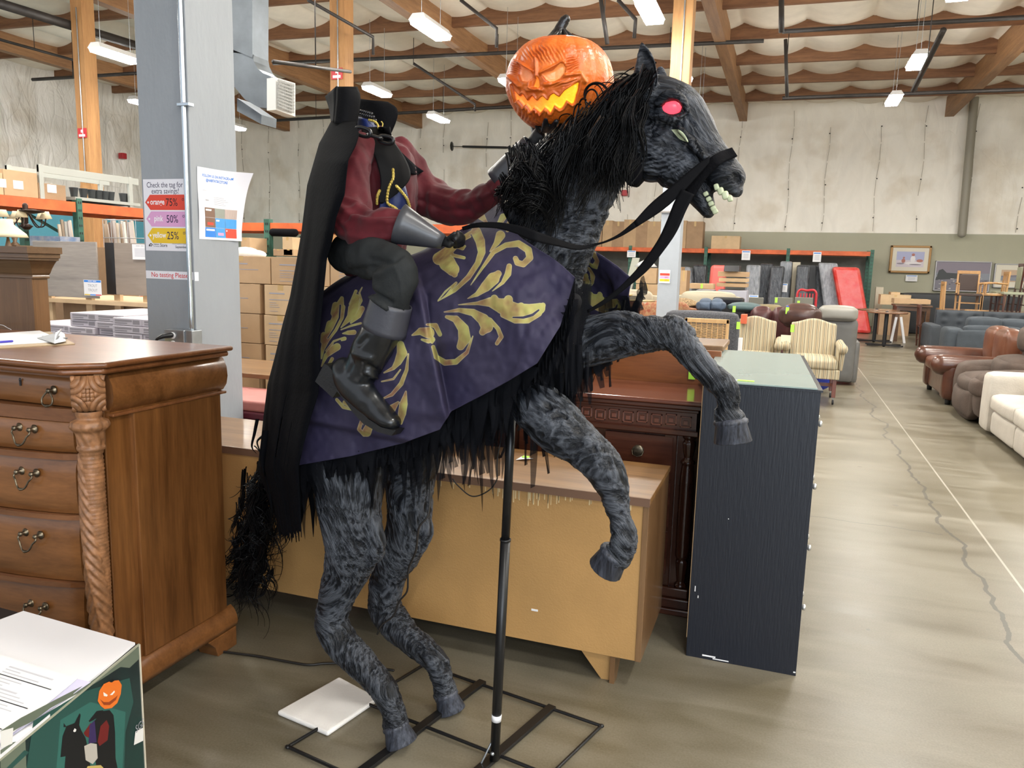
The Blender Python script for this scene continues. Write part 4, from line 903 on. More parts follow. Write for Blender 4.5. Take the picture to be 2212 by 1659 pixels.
for i in range(26):
    k = int(random.uniform(.1, .9)*59); x, y = crest[k]; lock(mb, x+random.uniform(0, 40), y+random.uniform(10, 60), random.uniform(-.15, -.10), random.uniform(1.6, 2.3), random.uniform(120, 220), random.uniform(6, 16), random.uniform(.8, 1.6), 12, jit=3)
for i in range(60):
    hair(mb, random.gauss(1146, 20), random.gauss(365, 28), random.uniform(-.16, -.06), random.uniform(1.1, 2.1), random.uniform(40, 110), random.uniform(8, 24), random.uniform(.7, 1.3), random.uniform(.0014, .003), 18)
for i in range(260):
    hair(mb, random.uniform(1325,1365), random.uniform(190, 260), random.uniform(-.11, -.06), random.uniform(1.5, 2.0), random.uniform(100, 190), random.uniform(1, 8), random.uniform(.5, 1.2), random.uniform(.0014, .003), 14)
def loop(cx_, cy_, rx, ry, a0, a1, off, r, n=30, dr=0):
    P = [hp(cx_+(rx+dr*t)*math.cos(a0+(a1-a0)*t), cy_+(ry+dr*t)*math.sin(a0+(a1-a0)*t), off+.02*t) for t in np.linspace(0, 1, n)]; strand(mb, P, r, r*.5, 6)
for (cx_, cy_, rx, ry, a0, a1, r) in ((1288,205,26,26,-.2,-4.6,.0035),(1278,215,14,22,0,-5.5,.0028),(1284,212,20,30,.3,-4.4,.0022),(1260,235,10,22,-1,-4.6,.003),(1224,258,16,12,-.3,-3.4,.002),(1310,200,30,22,.2,-2.6,.0018),(1250,260,12,36,-1.2,-4.8,.0025)): loop(cx_, cy_, rx, ry, a0, a1, -.02, r)
for k in range(14): 
    x0 = 1385-random.uniform(0, 30); strand(mb, [hp(x0-70*t-random.uniform(0,3), 160+60*t*t-8*math.sin(3*t)+k*2, .0) for t in np.linspace(0, 1.2, 10)], .0012)
mb.build('mane', HAIR, horse)
mb = MB()
tailc = catmull(np.array([(690,905),(640,950),(598,985),(572,1040),(560,1100),(548,1160),(540,1215),(533,1260)], float), 40)
for i in range(95):
    k = random.random()**.9; x, y = tailc[int(k*37)]
    lock(mb, x+random.gauss(4, 20), y+random.gauss(0, 14), .10+random.uniform(-.08, .07), random.uniform(1.3, 2.3), random.uniform(70, 150)*(1-.35*k), random.uniform(8, 24), random.uniform(.5, 1.2), 13, jit=3.5, r=.0026)
for i in range(260):
    k = random.random()**.85; x, y = tailc[int(k*39)]; sp = 24+20*math.sin(math.pi*min(1, k*1.2))
    hair(mb, x+random.gauss(0, sp*.55), y+random.gauss(0, 18), .10+random.uniform(-.07, .07), random.uniform(1.2, 2.3), random.uniform(50, 130)*(1-.3*k), random.uniform(9, 32), random.uniform(.5, 1.2), random.uniform(.0018, .0050), 22, ph=k*14+random.uniform(-.8, .8))
for i in range(90):
    x, y = tailc[int(random.uniform(.35, 1)*39)]; hair(mb, x+random.uniform(-10, 20), y, .08, random.uniform(.1, .9), random.uniform(30, 75), random.uniform(6, 16), random.uniform(.5, 1), .0016, 12, grav=-.6)
limb_t = MB(); P = [hp(x, y, .10) for x, y in tailc[:30:3]]; limb_t.tube(P, np.linspace(.035, .02, len(P)), 8); mb.add(limb_t.v, limb_t.f, HAIR, True)
mb.build('tail', HAIR, horse)
# ------------------------------------------------------------------ display stand under the horse
BS = M['blacksteel']
t = thing('display_stand', 'black steel rod grid stand on the floor with tall support pole', 'stand', tuple(onz(1070,1640)))
def gz(px, py, z=.012): return onz(px, py, z)
cL, cB, cR = gz(622,1613), gz(916,1436), gz(1299,1568); cF = cL+(cR-cB)
def gp(u, v): return cL+(cB-cL)*u+(cF-cL)*v
for a, b in (((0,0),(1,0)),((1,0),(1,1)),((0,1),(1,1)),((0,0),(0,1)),((.5,0),(.5,1)),((.5,.0),(.5,.3))):
    if (a, b) == ((.5,.0),(.5,.3)): continue
    mb = MB(); mb.tube([gp(*a), gp(*b)], .0055, 8, BS); mb.build('rod', None, t)
for a, b in (((790,1659),(1043,1472)),((1040,1659),(1193,1526))):
    A, B_ = gz(*a), gz(*b); mb = MB(); mb.bar(A-(B_-A)*.5, B_, .030, .012, BS); mb.build('flat_bar', None, t, bevel=.001)
for c in (cL, cB, cR):
    mb = MB(); mb.sphere(c, .010, 8, BS, k=(1,1,.6)); mb.build('corner_joint', None, t)
pb = onz(1068,1640, .02); pt = hp(1108,842,-.06)
mid = pb+(pt-pb)*.62
mb = MB(); mb.tube([pb, mid], .0145, 16, BS, caps='flat'); mb.build('lower_pole', None, t)
mb = MB(); mb.tube([mid-(pt-pb)*.002, pt], .0125, 16, BS, caps='flat'); mb.tube([mid-(pt-pb)*.006, mid], .0160, 16, BS, caps='flat'); mb.build('upper_pole', None, t)
mb = MB(); mb.tube([pb+np.array([-.03,-.03,.0]), pb+np.array([0,0,.08])], .003, 6, M['steel']); mb.build('brace_pin', None, t)
mb = MB(); mb.lathe([(.006,0),(.006,.004),(.003,.007)], pb+np.array([.0,-.017,.03]), 8, M['steel'], axis=(0,-1,0)); mb.build('bolt', None, t)
q = pb+(pt-pb)*.115; mb = MB(); mb.tube([q, q+(pt-pb)*.018], .0150, 16, M['white'], caps='flat'); mb.build('white_sticker', None, t)
# cable down the far hind leg and along the floor
CB = mat('black_cable', (.015,.013,.012), .45)
mb = MB(); pts = [hp(930,1040,.02), hp(925,1110,.0), hp(905,1140,-.01), hp(898,1190,.0), hp(882,1230,.02), hp(880,1275,.03), hp(862,1300,.04), hp(850,1330,.04), hp(825,1350,.05), hp(815,1370,.05)]
A = catmull(np.array(pts), 60); mb.tube(A, .0032, 6, CB); solo(mb, 'power_cable', None, 'thin black cable hanging down the far hind leg of the horse', 'cable')
mb = MB(); pts = [onz(x, y, .006) for x, y in ((440,1402),(515,1412),(560,1418),(615,1428),(665,1436),(700,1433),(745,1433),(800,1440),(850,1448))]; A = catmull(np.array(pts), 60); A[:, 2] = .006; mb.tube(A, .0045, 6, CB)
solo(mb, 'power_cable', None, 'black cable lying on the floor between wooden dresser foot and hind hoof', 'cable')
mb = MB(); A = catmull(np.array([hp(x, y, -.05) for x, y in ((1090,900),(1080,960),(1073,1000),(1075,1032),(1055,1060),(1020,1072),(990,1050),(978,1035))]), 40); mb.tube(A, .002, 5, CB); solo(mb, 'power_cable', None, 'looped thin wire hanging under the horse belly', 'cable')
# ------------------------------------------------------------------ rider
rider = thing('headless_rider', 'headless rider figure in black cape, maroon coat and black boots seated on the horse', 'rider', tuple(hp(800,560,0)))
MAROON = mat('maroon_velvet', (.075,.0055,.010), .7, spec=.25, var=.35, vscale=7, bump=.55, bscale=11, sheen=.08)
NAVY = mat('navy_satin', (.012,.022,.10), .42, var=.3, vscale=8, bump=.2, bscale=14)
TROU = mat('charcoal_trousers', (.016,.018,.019), .78, spec=.25, var=.15, vscale=12, bump=.15, bscale=150)
CUFF = mat('grey_leatherette', (.040,.041,.052), .42, var=.12, vscale=10, bump=.1, bscale=60)
BOOTM = mat('black_boot_plastic', (.008,.0095,.012), .28, var=.5, vscale=12, bump=.1, bscale=20, coat=.2)
LEATH = mat('black_leatherette', (.010,.010,.011), .45, spec=.4, bump=.12, bscale=120, var=.2, vscale=20)
GOLD = mat('gold_braid', (.55,.42,.10), .38, .7, bump=.6, bscale=250)
def sculpt(limbs, vox=.0065, smooth=6, fold=.006, fs=(22,22,22), creases=(), n=20):
    mb = MB()
    for l in limbs:
        kw = {}; 
        if isinstance(l, dict): kw = {k: v for k, v in l.items() if k != 'p'}; l = l['p']
        limb(mb, l, flow=False, n=n, **kw)
    v, f, nn = union(mb, vox, smooth); v = v+nn*(fold*fbm(v*np.array(fs), 2, 31))[:, None]
    if creases:
        x, y = proj(v); nr = (nn @ HN) < .3
        for pts, amp, w_ in creases:
            d = ssd(x, y, [(a, b, 0) for a, b in pts]); v = v+nn*(amp*np.exp(-(d/w_)**2)*nr)[:, None]
    return v, f, nn
# coat with sleeves
coat = [[(800,545,70,0,1.1),(812,480,74,0,1.05),(822,410,80,0,1.0),(815,350,74,0,1.0),(802,318,42,0,1.2)],
 [(778,322,32,-.10),(760,358,42,-.15),(752,405,48,-.18),(750,455,49,-.21),(766,488,46,-.23),(810,494,42,-.24),(850,490,39,-.24),(872,488,28,-.24)],
 [(860,335,34,.08),(895,385,40,.13),(935,432,44,.15),(985,448,38,.14),(1030,440,32,.12),(1060,420,30,.10),(1088,395,29,.09)]]
cre = [([(728,440),(765,470),(860,478)], .010, 7), ([(740,475),(770,455),(800,470),(860,460)], -.008, 6), ([(770,440),(730,425)], .008, 6), ([(765,345),(785,400),(790,440)], .007, 7), ([(800,360),(812,400),(808,440)], -.007, 7), ([(735,505),(800,515),(850,512)], .006, 6), ([(900,430),(960,455),(1010,455)], -.007, 6), ([(930,420),(1000,440),(1060,415)], .007, 6), ([(1050,400),(1070,430)], -.006, 5), ([(725,480),(745,505)], -.006, 5)]
v, f, nn = sculpt(coat, creases=cre, fold=.011, fs=(20,20,13))
mb = MB(); mb.add(v, f, MAROON, True); mb.build('coat', None, rider); CFULL = bvh(v, f); tv, tf, _t = sculpt([coat[0]], fold=.0); CB_ = bvh(tv+_t*.004, tf)
def on(B, back=.004, d=-.1): return lambda x, y, u, v: cast(B, x, y, back, d)
mb, _ = patch([(822,385),(822,430),(815,470),(812,500)], [(868,380),(880,420),(888,460),(890,500)], 16, 26, lambda x, y, u, v: cast(CB_, x, y, .013+.005*math.sin(9*u+2*v), -.05), NAVY); mb.build('vest', None, rider, solid=.003)
mb, _ = patch([(779,276),(786,294),(808,335),(822,388),(818,428),(822,440)], [(842,274),(848,300),(876,345),(886,382),(862,414),(826,440)], 18, 30, lambda x, y, u, v: cast(CB_, x, y, .020, -.085), mat('black_lapel', (.0035,.0035,.004), .6, spec=.10)); mb.build('lapel', None, rider, solid=.003)
def braid(pts, B, r=.0045, back=.022, d=-.1):
    A = catmull(np.array(pts, float), 46); P = [cast(B, x, y, back, d) for x, y in A]; mb = MB()
    for k, p in enumerate(P): mb.sphere(p, r*(1+.25*math.sin(k*2.1)), 6, GOLD)
    mb.tube(P, r*.6, 6, GOLD); mb.build('gold_braid', None, rider)
braid([(849,366),(849,385),(842,400),(838,415),(836,430),(838,440),(850,447),(857,452)], CB_); braid([(856,402),(868,415),(880,432),(886,455),(886,470)], CB_); braid([(820,412),(815,425),(814,440)], CB_)
# collar: two stiff standing panels and the vest collar inside
COLM = mat('stiff_black_felt', (.0055,.0055,.0065), .75, bump=.1, bscale=150, spec=.08)
mb, _ = patch([(703,208),(712,235),(716,262)], [(728,186),(726,225),(722,266)], 4, 12, lambda x, y, u, v: hp(x, y, .02-.12*u), COLM)
patch([(728,187),(726,225),(722,266)], [(771,188),(778,215),(768,284)], 12, 12, lambda x, y, u, v: hp(x, y, -.10-.02*math.sin(3.1*u)+.04*u), COLM, mb=mb); mb.build('collar_panel', None, rider, solid=.004)
mb, _ = patch([(766,212),(776,240),(790,268),(800,300)], [(838,221),(858,236),(856,262),(836,306)], 14, 14, lambda x, y, u, v: hp(x, y, .08-.02*math.sin(3.1*u)), COLM); mb.build('collar_panel', None, rider, solid=.004)
mb, _ = patch([(768,250),(772,268),(775,290)], [(808,262),(815,280),(820,300)], 10, 8, lambda x, y, u, v: hp(x, y, .0-.03*math.sin(3.1*u)), NAVY); mb.build('stand_collar', None, rider, solid=.004)
mb = MB()
SEQ = mat('black_sequins', (.05,.05,.055), .12, .6)
for i in range(9):
    for j in range(2): mb.sphere(hp(777+4.3*i, 239+j*7+1.1*i+(i > 6)*6*(i-6), -.012-.014*math.sin(.35*i)), .0048, 8, SEQ)
mb.build('sequin_trim', None, rider)
mb = MB()
for k, (x, y) in enumerate(catmull(np.array([(797,259),(808,262),(815,268),(818,277)], float), 14)): mb.sphere(hp(x, y, -.03), .004, 6, GOLD)
mb.tube([hp(x, y, -.02) for x, y in ((821,278),(826,274),(827,267),(824,263))], .002, 6, GOLD); mb.build('gold_braid', None, rider)
# chain
CH = mat('black_plastic_chain', (.012,.012,.013), .25)
def link(c, a_, b_, th, flat):
    mb = MB(); P = []
    ca, sa = math.cos(th), math.sin(th)
    for k in range(24):
        q = 2*math.pi*k/24; ex = a_*math.copysign(abs(math.cos(q))**.8, math.cos(q)); ey = b_*math.copysign(abs(math.sin(q))**.8, math.sin(q))
        if flat: P.append(hp(c[0]+ex*ca-ey*sa, c[1]+ex*sa+ey*ca, c[2]))
        else: P.append(hp(c[0]+ex*ca, c[1]+ex*sa, c[2]+ey*.0013))
    mb.tube(P, .0052, 8, CH, closed=True); mb.build('chain_link', None, rider)
link((784,285,-.165), 17, 9, .28, True); link((809,295,-.155), 15, 6, .25, False); link((834,302,-.145), 16, 8, .2, True)
# trousers, cuff, boot
v, f, nn = sculpt([[(742,548,42,-.17,.8),(795,553,46,-.26,.8),(845,566,42,-.30,.8),(860,590,46,-.31,.8),(850,625,48,-.31,.8),(843,660,46,-.30,.8),(838,690,45,-.30,.8)], [(800,540,60,0,1.3),(810,500,66,0,1.2)]], fold=.005, fs=(20,20,20),
  creases=[([(800,560),(850,570),(868,555)], -.008, 5), ([(785,600),(830,590),(870,560)], .008, 7), ([(800,630),(845,655)], -.012, 5), ([(800,640),(838,668)], .010, 5), ([(852,575),(866,610),(872,680)], .004, 3), ([(760,585),(820,575)], -.006, 6)])
mb = MB(); mb.add(v, f, TROU, True); mb.build('trousers', None, rider)
def cone(name, a, b, ra, rb, offa, offb, m_, k=.85, n=36, wob=.02, solid=.003, parent=None, steps=8):
    P = [hp(a[0]+(b[0]-a[0])*t, a[1]+(b[1]-a[1])*t, offa+(offb-offa)*t) for t in np.linspace(0, 1, steps)]
    mb = MB(); mb.tube(P, np.linspace(ra, rb, steps)*mpp(a[0], offa), n, m_, k=k, nrm=HN, caps=None); return mb.build(name, None, parent or rider, solid=solid)
cone('boot_cuff', (846,652),(829,716), 47, 51, -.302, -.302, CUFF, .85)
boot = [[(836,690,42,-.30,.8),(818,725,46,-.30,.8),(800,760,45,-.30,.75),(785,790,43,-.30,.7),(768,812,40,-.30,.65)],
 [(738,795,28,-.30,.8),(752,818,36,-.30,.75),(782,852,36,-.30,.75),(812,884,30,-.30,.85),(838,905,24,-.30,1.05),(848,912,19,-.30,1.2)]]
v, f, nn = sculpt(boot, vox=.005, smooth=6, fold=.003, fs=(18,18,18), creases=[([(757,762),(763,785),(752,808)], -.004, 2.5), ([(795,790),(822,805)], -.006, 5), ([(790,805),(825,822)], .006, 4), ([(800,822),(828,838)], -.005, 4), ([(765,765),(800,775)], .006, 7), ([(775,745),(790,730)], -.005, 6)])
mb = MB(); mb.add(v, f, BOOTM, True); bo = mb.build('boot', None, rider)
sole = [(714,784),(703,804),(694,822),(732,857),(741,843),(758,864),(774,887),(796,911),(828,930),(858,938),(868,926),(860,926),(836,920),(808,902),(786,878),(765,848),(742,812),(722,788)]
mb = MB(); mb.prism([hp(x, y, -.30)-HN*.024 for x, y in sole], HN*.048, LEATH); mb.build('sole', None, bo)
# gauntlets and gloves
GA = mat('grey_gauntlet', (.045,.047,.055), .36, var=.15, vscale=12, bump=.06, bscale=50, coat=.1)
cone('gauntlet', (862,484),(958,523), 43, 14, -.25, -.20, GA, .85)
cone('gauntlet', (1078,393),(1148,312), 33, 22, .09, .09, GA, .8)
def glove(name, wrist, palm, rp, fingers, off):
    mb = MB(); limb(mb, [(wrist[0],wrist[1],rp*.75,off),(palm[0],palm[1],rp,off)], k=.6, flow=False)
    for fpts in fingers: limb(mb, [(p[0],p[1],p[2],p[3]) for p in fpts], k=1, flow=False, n=10)
    v, f, nn = union(mb, .004, 3); b = MB(); b.add(v, f, LEATH, True); b.build(name, None, rider)
glove('gloved_hand', (1142,318),(1166,290), 17, [[(1165,280,7,.05),(1160,266,7,.03),(1158,252,6,.02)],[(1175,282,7,.04),(1178,268,7,.01),(1180,256,6,-.005)],[(1185,284,7,.06),(1196,272,7,.02),(1202,262,6,.0)],[(1190,288,6.5,.09),(1206,280,6.5,.06),(1216,270,5.5,.03)],[(1158,292,7,.12),(1152,276,7,.14),(1152,262,6,.14)]], .10)
glove('gloved_hand', (952,521),(972,524), 13, [[(984,518,5,-.21),(992,508,5,-.20),(988,500,4.5,-.20)],[(986,524,5,-.20),(998,514,5,-.19),(996,504,4.5,-.19)],[(986,530,5,-.19),(1000,522,5,-.18),(1002,511,4.5,-.18)],[(982,534,4.5,-.18),(998,530,4.5,-.17),(1003,520,4,-.17)],[(970,514,5.5,-.21),(982,504,5,-.215)]], -.20)
# cape
CAPE = mat('black_cape_cloth', (.003,.0033,.0045), .85, var=.3, vscale=3, bump=.15, bscale=90, spec=.04)
def fcape(y, pts): return np.interp(y, [p[0] for p in pts], [p[1] for p in pts])
Lc = [(262,716),(285,704),(310,690),(400,664),(500,652),(560,642),(640,628),(700,612),(760,598),(830,580),(900,572),(960,566),(1010,560),(1170,600)]
Rc = [(262,768),(290,776),(315,768),(345,752),(380,748),(420,744),(470,726),(520,718),(560,706),(620,700),(680,694),(740,688),(790,692),(850,688),(900,672),(960,656),(1010,646),(1170,652)]
Oc = [(262,.12),(285,.20),(310,.26),(350,.32),(420,.345),(500,.335),(560,.30),(760,.315),(1010,.30),(1170,.28)]
NUc, NVc = 260, 150
jag = np.array([.80+.2*abs(((i*.083+.3*math.sin(i*.5)) % 1)-.5)*2*(.6+.4*math.sin(i*1.7)**2) for i in range(NUc)])
Gc = np.zeros((NUc, NVc, 3))
for i in range(NUc):
    u = i/(NUc-1)
    for j in range(NVc):
        v_ = j/(NVc-1); vv_ = v_ if v_ < .62 else .62+(v_-.62)*(.55+.45*jag[i] if True else 1)
        bottom = 1175 if u < .25 else (1175-120*sstep(.25, .5, u)) if u < .5 else 1050
        y = 262+(bottom-262)*vv_
        L_, R_, O_ = fcape(y, Lc), fcape(y, Rc), fcape(y, Oc)
        amp = 12*sstep(300, 640, y); fo = math.sin(u*23+.004*y+.8*math.sin(u*7))*.7+math.sin(u*57+1.2+.010*y+1.5*math.sin(u*9+y*.004))*.16+math.sin(u*13+2+.003*y)*.6
        s_ = math.sin(math.pi*u)**1.15; x = R_+(L_-R_)*s_+(amp*fo*.45*math.sin(math.pi*u) if u < .9 else 0)+(-16*sstep(.5, 1, u))
        o_ = -O_*math.cos(math.pi*u)+.0013*amp*fo*(.4+.6*math.sin(math.pi*u))
        if y < 330: x += 0
        Gc[i, j] = hp(x, y, o_)
mask = np.ones((NUc, NVc), bool)
for i in range(NUc):
    for j in range(int(NVc*.80), NVc):
        if (i*13 % 29) < 1+2*(j/NVc > .9) or (math.sin(i*.9) > .97 and j > NVc*.75): mask[i, j] = False
for (i0, j0, wi, wj) in ((38,118,1,12),(60,112,2,16),(96,124,1,10)):
    for i in range(NUc):
        for j in range(NVc):
            if abs(i-i0)/wi+abs(j-j0)/wj < 1: mask[i, j] = False
mb = MB(); mb.grid(Gc, CAPE, mask=mask); cape = mb.build('cape', None, rider, solid=.0025)
mb, _ = patch([(856,330),(880,350),(900,372)], [(846,322),(885,362),(893,372)], 6, 10, lambda x, y, u, v: hp(x, y, .10), CAPE)
patch([(852,314),(876,338),(898,358),(915,370)], [(848,332),(866,356),(884,374),(902,378)], 6, 12, lambda x, y, u, v: cast(CFULL, x, y, .012, .02), CAPE, mb=mb); mb.build('cape_edge', None, rider, solid=.003)
# hanging rags at the left of the cape
mb = MB()
for (x0, y0, pts, w_) in ((556,905,[(0,0),(-6,30),(-12,60),(-2,75)],7),(600,1000,[(0,0),(4,60),(2,120),(6,170)],18),(628,1000,[(0,0),(6,60),(4,120),(2,172)],20),(650,1000,[(0,0),(-2,50),(2,100),(-4,150)],18),(585,960,[(0,0),(-4,50),(0,110),(4,150)],22),(665,1000,[(0,0),(4,50),(10,100),(12,160)],14),(575,930,[(0,0),(-8,60),(-4,100)],16)):
    A = catmull(np.array([(x0+a, y0+b) for a, b in pts], float), 14); R_ = []
    for k, (x, y) in enumerate(A):
        ww = w_*(1-(k/13)**2)/2+.5; R_.append((hp(x-ww, y, -.14), hp(x, y, -.155), hp(x+ww, y, -.14)))
    mb.grid(np.array(R_), CAPE)
mb.build('cape_rags', None, rider)
# ------------------------------------------------------------------ pumpkin
pk_off = .075; pc = hp(1209,182,pk_off); m = mpp(1209, pk_off); Rp = 113*m
nl, nt_ = 460, 300
lon = np.linspace(0, 2*np.pi, nl, endpoint=False); lat = np.linspace(-np.pi/2, np.pi/2, nt_)
LO, LA = np.meshgrid(lon, lat, indexing='ij')
rib = 1-.030*(1-np.abs(np.cos(LO*8)))**1.0*np.cos(LA)**.7
rad = Rp*np.cos(LA)**.72*rib; zz = Rp*.86*np.sign(np.sin(LA))*np.abs(np.sin(LA))**1.05-.022*np.exp(-((np.cos(LA)/.28)**2))*np.sign(np.sin(LA))*1.0
zz = np.where(LA < 0, zz*1.0, zz*.93); rad = rad*np.where(LA < 0, 1-.16*np.sin(-LA)**2, 1)
PV = np.stack([pc[0]+rad*np.cos(LO), pc[1]+rad*np.sin(LO), pc[2]+zz], -1).reshape(-1, 3)
NRM = PV-pc; NRM /= np.linalg.norm(NRM, axis=1)[:, None]
view = PV-EYE; view /= np.linalg.norm(view, axis=1)[:, None]; facing = sstep(.02, -.25, (NRM*view).sum(1))
zc = lambda P: [(1080+x/6.143, 30+y/6.143) for x, y in P]
fx, fy = proj(PV)
MOUTH = zc([(165,945),(190,1010),(232,1062),(265,1100),(300,1062),(335,1110),(372,1162),(400,1118),(430,1090),(462,1130),(495,1162),(528,1122),(562,1096),(600,1130),(635,1158),(672,1085),(712,1062),(750,1090),(790,1110),(830,1060),(862,1020),(950,962),(1050,905),(1042,985),(1010,1090),(985,1180),(960,1200),(925,1175),(885,1150),(850,1215),(825,1252),(790,1265),(755,1240),(722,1215),(695,1270),(668,1320),(630,1280),(590,1245),(560,1285),(528,1322),(482,1280),(440,1248),(420,1280),(400,1300),(365,1250),(328,1205),(308,1235),(280,1200),(232,1140),(208,1160),(182,1060)])
EYEL = zc([(258,662),(330,715),(432,768),(430,850),(392,892),(330,900),(275,890),(240,800)]); EYER = zc([(552,800),(600,780),(700,745),(800,665),(845,662),(872,700),(862,770),(800,850),(720,892),(660,900),(605,872)])
NOSE = zc([(490,825),(512,870),(522,950),(508,988),(480,972),(440,968),(465,900)])
sm, sel, ser, sn = (psd(fx, fy, p) for p in (MOUTH, EYEL, EYER, NOSE)); se = np.minimum(sel, ser)
disp = np.zeros(len(PV))
disp -= .010*sstep(1.2, -1.2, sm)+.012*sstep(1.5, -1.5, se)+.007*sstep(1, -1, sn)
disp += .004*np.exp(-((sm-3)/2.5)**2)*(sm > 0)
for (a, b, w_, amp) in (([(258,650),(430,760)], 0, 3.5, .011), ([(545,790),(830,645)], 0, 3.5, .011), ([(480,600),(485,830)], 0, 3, .008), ([(395,900),(400,980),(480,1000),(520,990)], 0, 2.2, .006), ([(430,760),(400,970)], 0, 2.4, .006), ([(870,820),(1060,800),(1120,900)], 0, 4.5, .010), ([(600,940),(860,900),(1040,860)], 0, 4, .006), ([(120,830),(200,900),(260,960)], 0, 4, .008), ([(370,1010),(560,1010)], 0, 4, .006)):
    A = zc(a); d = ssd(fx, fy, [(x, y, 0) for x, y in A]); disp += amp*np.exp(-(d/w_)**2)
def ridges(cx_, cy_, ang_, per, mask_, amp):
    global disp
    ux, uy = math.cos(ang_), math.sin(ang_); q = (fx-cx_)*ux+(fy-cy_)*uy; wv = fx*.0+vnoise(np.stack([fx/9, fy/9, 0*fx], 1), 7)*2.2
    disp += amp*mask_*np.sin((q+wv)*2*np.pi/per)
f_face = facing
mk = np.exp(-(((fx-1175)/42)**2+((fy-117)/18)**2)**2); ridges(1170,110, -.55, 7.5, mk, .0030)
mk = np.exp(-(((fx-1235)/14)**2+((fy-140)/20)**2)**2)*sstep(0, 3, se); ridges(1230,140, 1.2, 5.2, mk, .0035)
mk = np.exp(-(((fx-1112)/9)**2+((fy-145)/16)**2)**2); ridges(1112,145, 1.9, 4.6, mk, .003)
mk = np.exp(-(((fx-1215)/34)**2+((fy-178)/10)**2)**2)*sstep(0, 3, sm); ridges(1215,178, 1.25, 5.5, mk, .002)
mk = np.exp(-(((fx-1150)/50)**2+((fy-245)/14)**2)**2)*sstep(0, 3, sm); ridges(1150,245, .1, 8, mk, .002)
disp = disp*f_face; disp += .0006*vnoise(PV*180, 2)
PV = PV+NRM*disp[:, None]
mb = MB(); mb.v = [tuple(p) for p in PV]; nn_ = nt_
F = [(i*nn_+j, ((i+1) % nl)*nn_+j, ((i+1) % nl)*nn_+j+1, i*nn_+j+1) for i in range(nl) for j in range(nn_-1)]
mb.f = F; mb.mi = [0]*len(F); mb.sm = [True]*len(F)
BIG = np.full(len(PV), 30.); fm_ = facing > .05
def pump_mat():
    m = bpy.data.materials.new('orange_pumpkin_plastic'); m.use_nodes = True; nt = m.node_tree; N = nt.nodes; L = nt.links; b = N['Principled BSDF']
    def at(n_): a = N.new('ShaderNodeAttribute'); a.attribute_name = n_; return a.outputs['Fac']
    def ms(n_, w_=.35): r = N.new('ShaderNodeMapRange'); r.inputs[1].default_value = w_; r.inputs[2].default_value = -w_; L.new(at(n_), r.inputs[0]); return r.outputs[0]
    tc = N.new('ShaderNodeTexCoord'); n = N.new('ShaderNodeTexNoise'); n.inputs['Scale'].default_value = 22; n.inputs['Detail'].default_value = 4; L.new(tc.outputs['Object'], n.inputs['Vector'])
    r = N.new('ShaderNodeValToRGB'); e = r.color_ramp.elements; e[0].position = .35; e[0].color = (.50,.080,.008,1); e[1].position = .65; e[1].color = (.66,.145,.02,1); L.new(n.outputs['Fac'], r.inputs[0])
    def mix(fac, a, c):
        x = N.new('ShaderNodeMix'); x.data_type = 'RGBA'; L.new(fac, x.inputs[0]); L.new(a, x.inputs[6]); x.inputs[7].default_value = (*c, 1); return x.outputs[2]
    mo, ey, no = ms('mouth'), ms('eyes'), ms('nose')
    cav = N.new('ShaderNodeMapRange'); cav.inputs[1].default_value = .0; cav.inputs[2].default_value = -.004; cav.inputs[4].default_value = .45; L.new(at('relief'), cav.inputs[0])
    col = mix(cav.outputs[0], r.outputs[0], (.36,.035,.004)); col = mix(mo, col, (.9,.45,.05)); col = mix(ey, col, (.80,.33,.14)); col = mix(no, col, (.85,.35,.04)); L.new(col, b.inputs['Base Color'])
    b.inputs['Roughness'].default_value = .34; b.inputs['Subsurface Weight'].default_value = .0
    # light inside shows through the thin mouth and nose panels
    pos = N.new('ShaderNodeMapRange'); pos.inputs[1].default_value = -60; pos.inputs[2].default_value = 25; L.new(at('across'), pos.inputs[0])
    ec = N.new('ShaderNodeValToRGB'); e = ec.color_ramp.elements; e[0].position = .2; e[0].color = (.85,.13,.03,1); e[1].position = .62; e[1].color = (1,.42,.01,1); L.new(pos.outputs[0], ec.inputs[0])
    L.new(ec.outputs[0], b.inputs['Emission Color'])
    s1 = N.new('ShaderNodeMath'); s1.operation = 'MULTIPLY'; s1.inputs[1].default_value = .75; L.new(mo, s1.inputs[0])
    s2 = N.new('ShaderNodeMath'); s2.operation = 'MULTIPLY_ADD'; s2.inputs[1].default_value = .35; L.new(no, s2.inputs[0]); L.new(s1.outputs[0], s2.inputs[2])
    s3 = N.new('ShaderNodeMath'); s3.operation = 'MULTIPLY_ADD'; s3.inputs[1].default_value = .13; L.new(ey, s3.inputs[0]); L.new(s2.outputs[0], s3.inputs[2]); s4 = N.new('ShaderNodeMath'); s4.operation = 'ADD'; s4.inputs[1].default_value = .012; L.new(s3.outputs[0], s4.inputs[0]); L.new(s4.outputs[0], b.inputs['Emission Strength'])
    n3 = N.new('ShaderNodeTexNoise'); n3.inputs['Scale'].default_value = 220; n3.inputs['Detail'].default_value = 2; L.new(tc.outputs['Object'], n3.inputs['Vector'])
    bp = N.new('ShaderNodeBump'); bp.inputs['Strength'].default_value = .25; bp.inputs['Distance'].default_value = .003; L.new(n3.outputs['Fac'], bp.inputs['Height']); L.new(bp.outputs[0], b.inputs['Normal'])
    return m
pk = thing('jack_o_lantern', 'glowing orange carved pumpkin with jagged grin held up on the rider hand', 'pumpkin', tuple(pc))
mb.build('pumpkin_shell', pump_mat(), pk, attrs={'mouth': np.where(fm_, sm, 30), 'eyes': np.where(fm_, se, 30), 'nose': np.where(fm_, sn, 30), 'relief': disp, 'across': fx-1200})
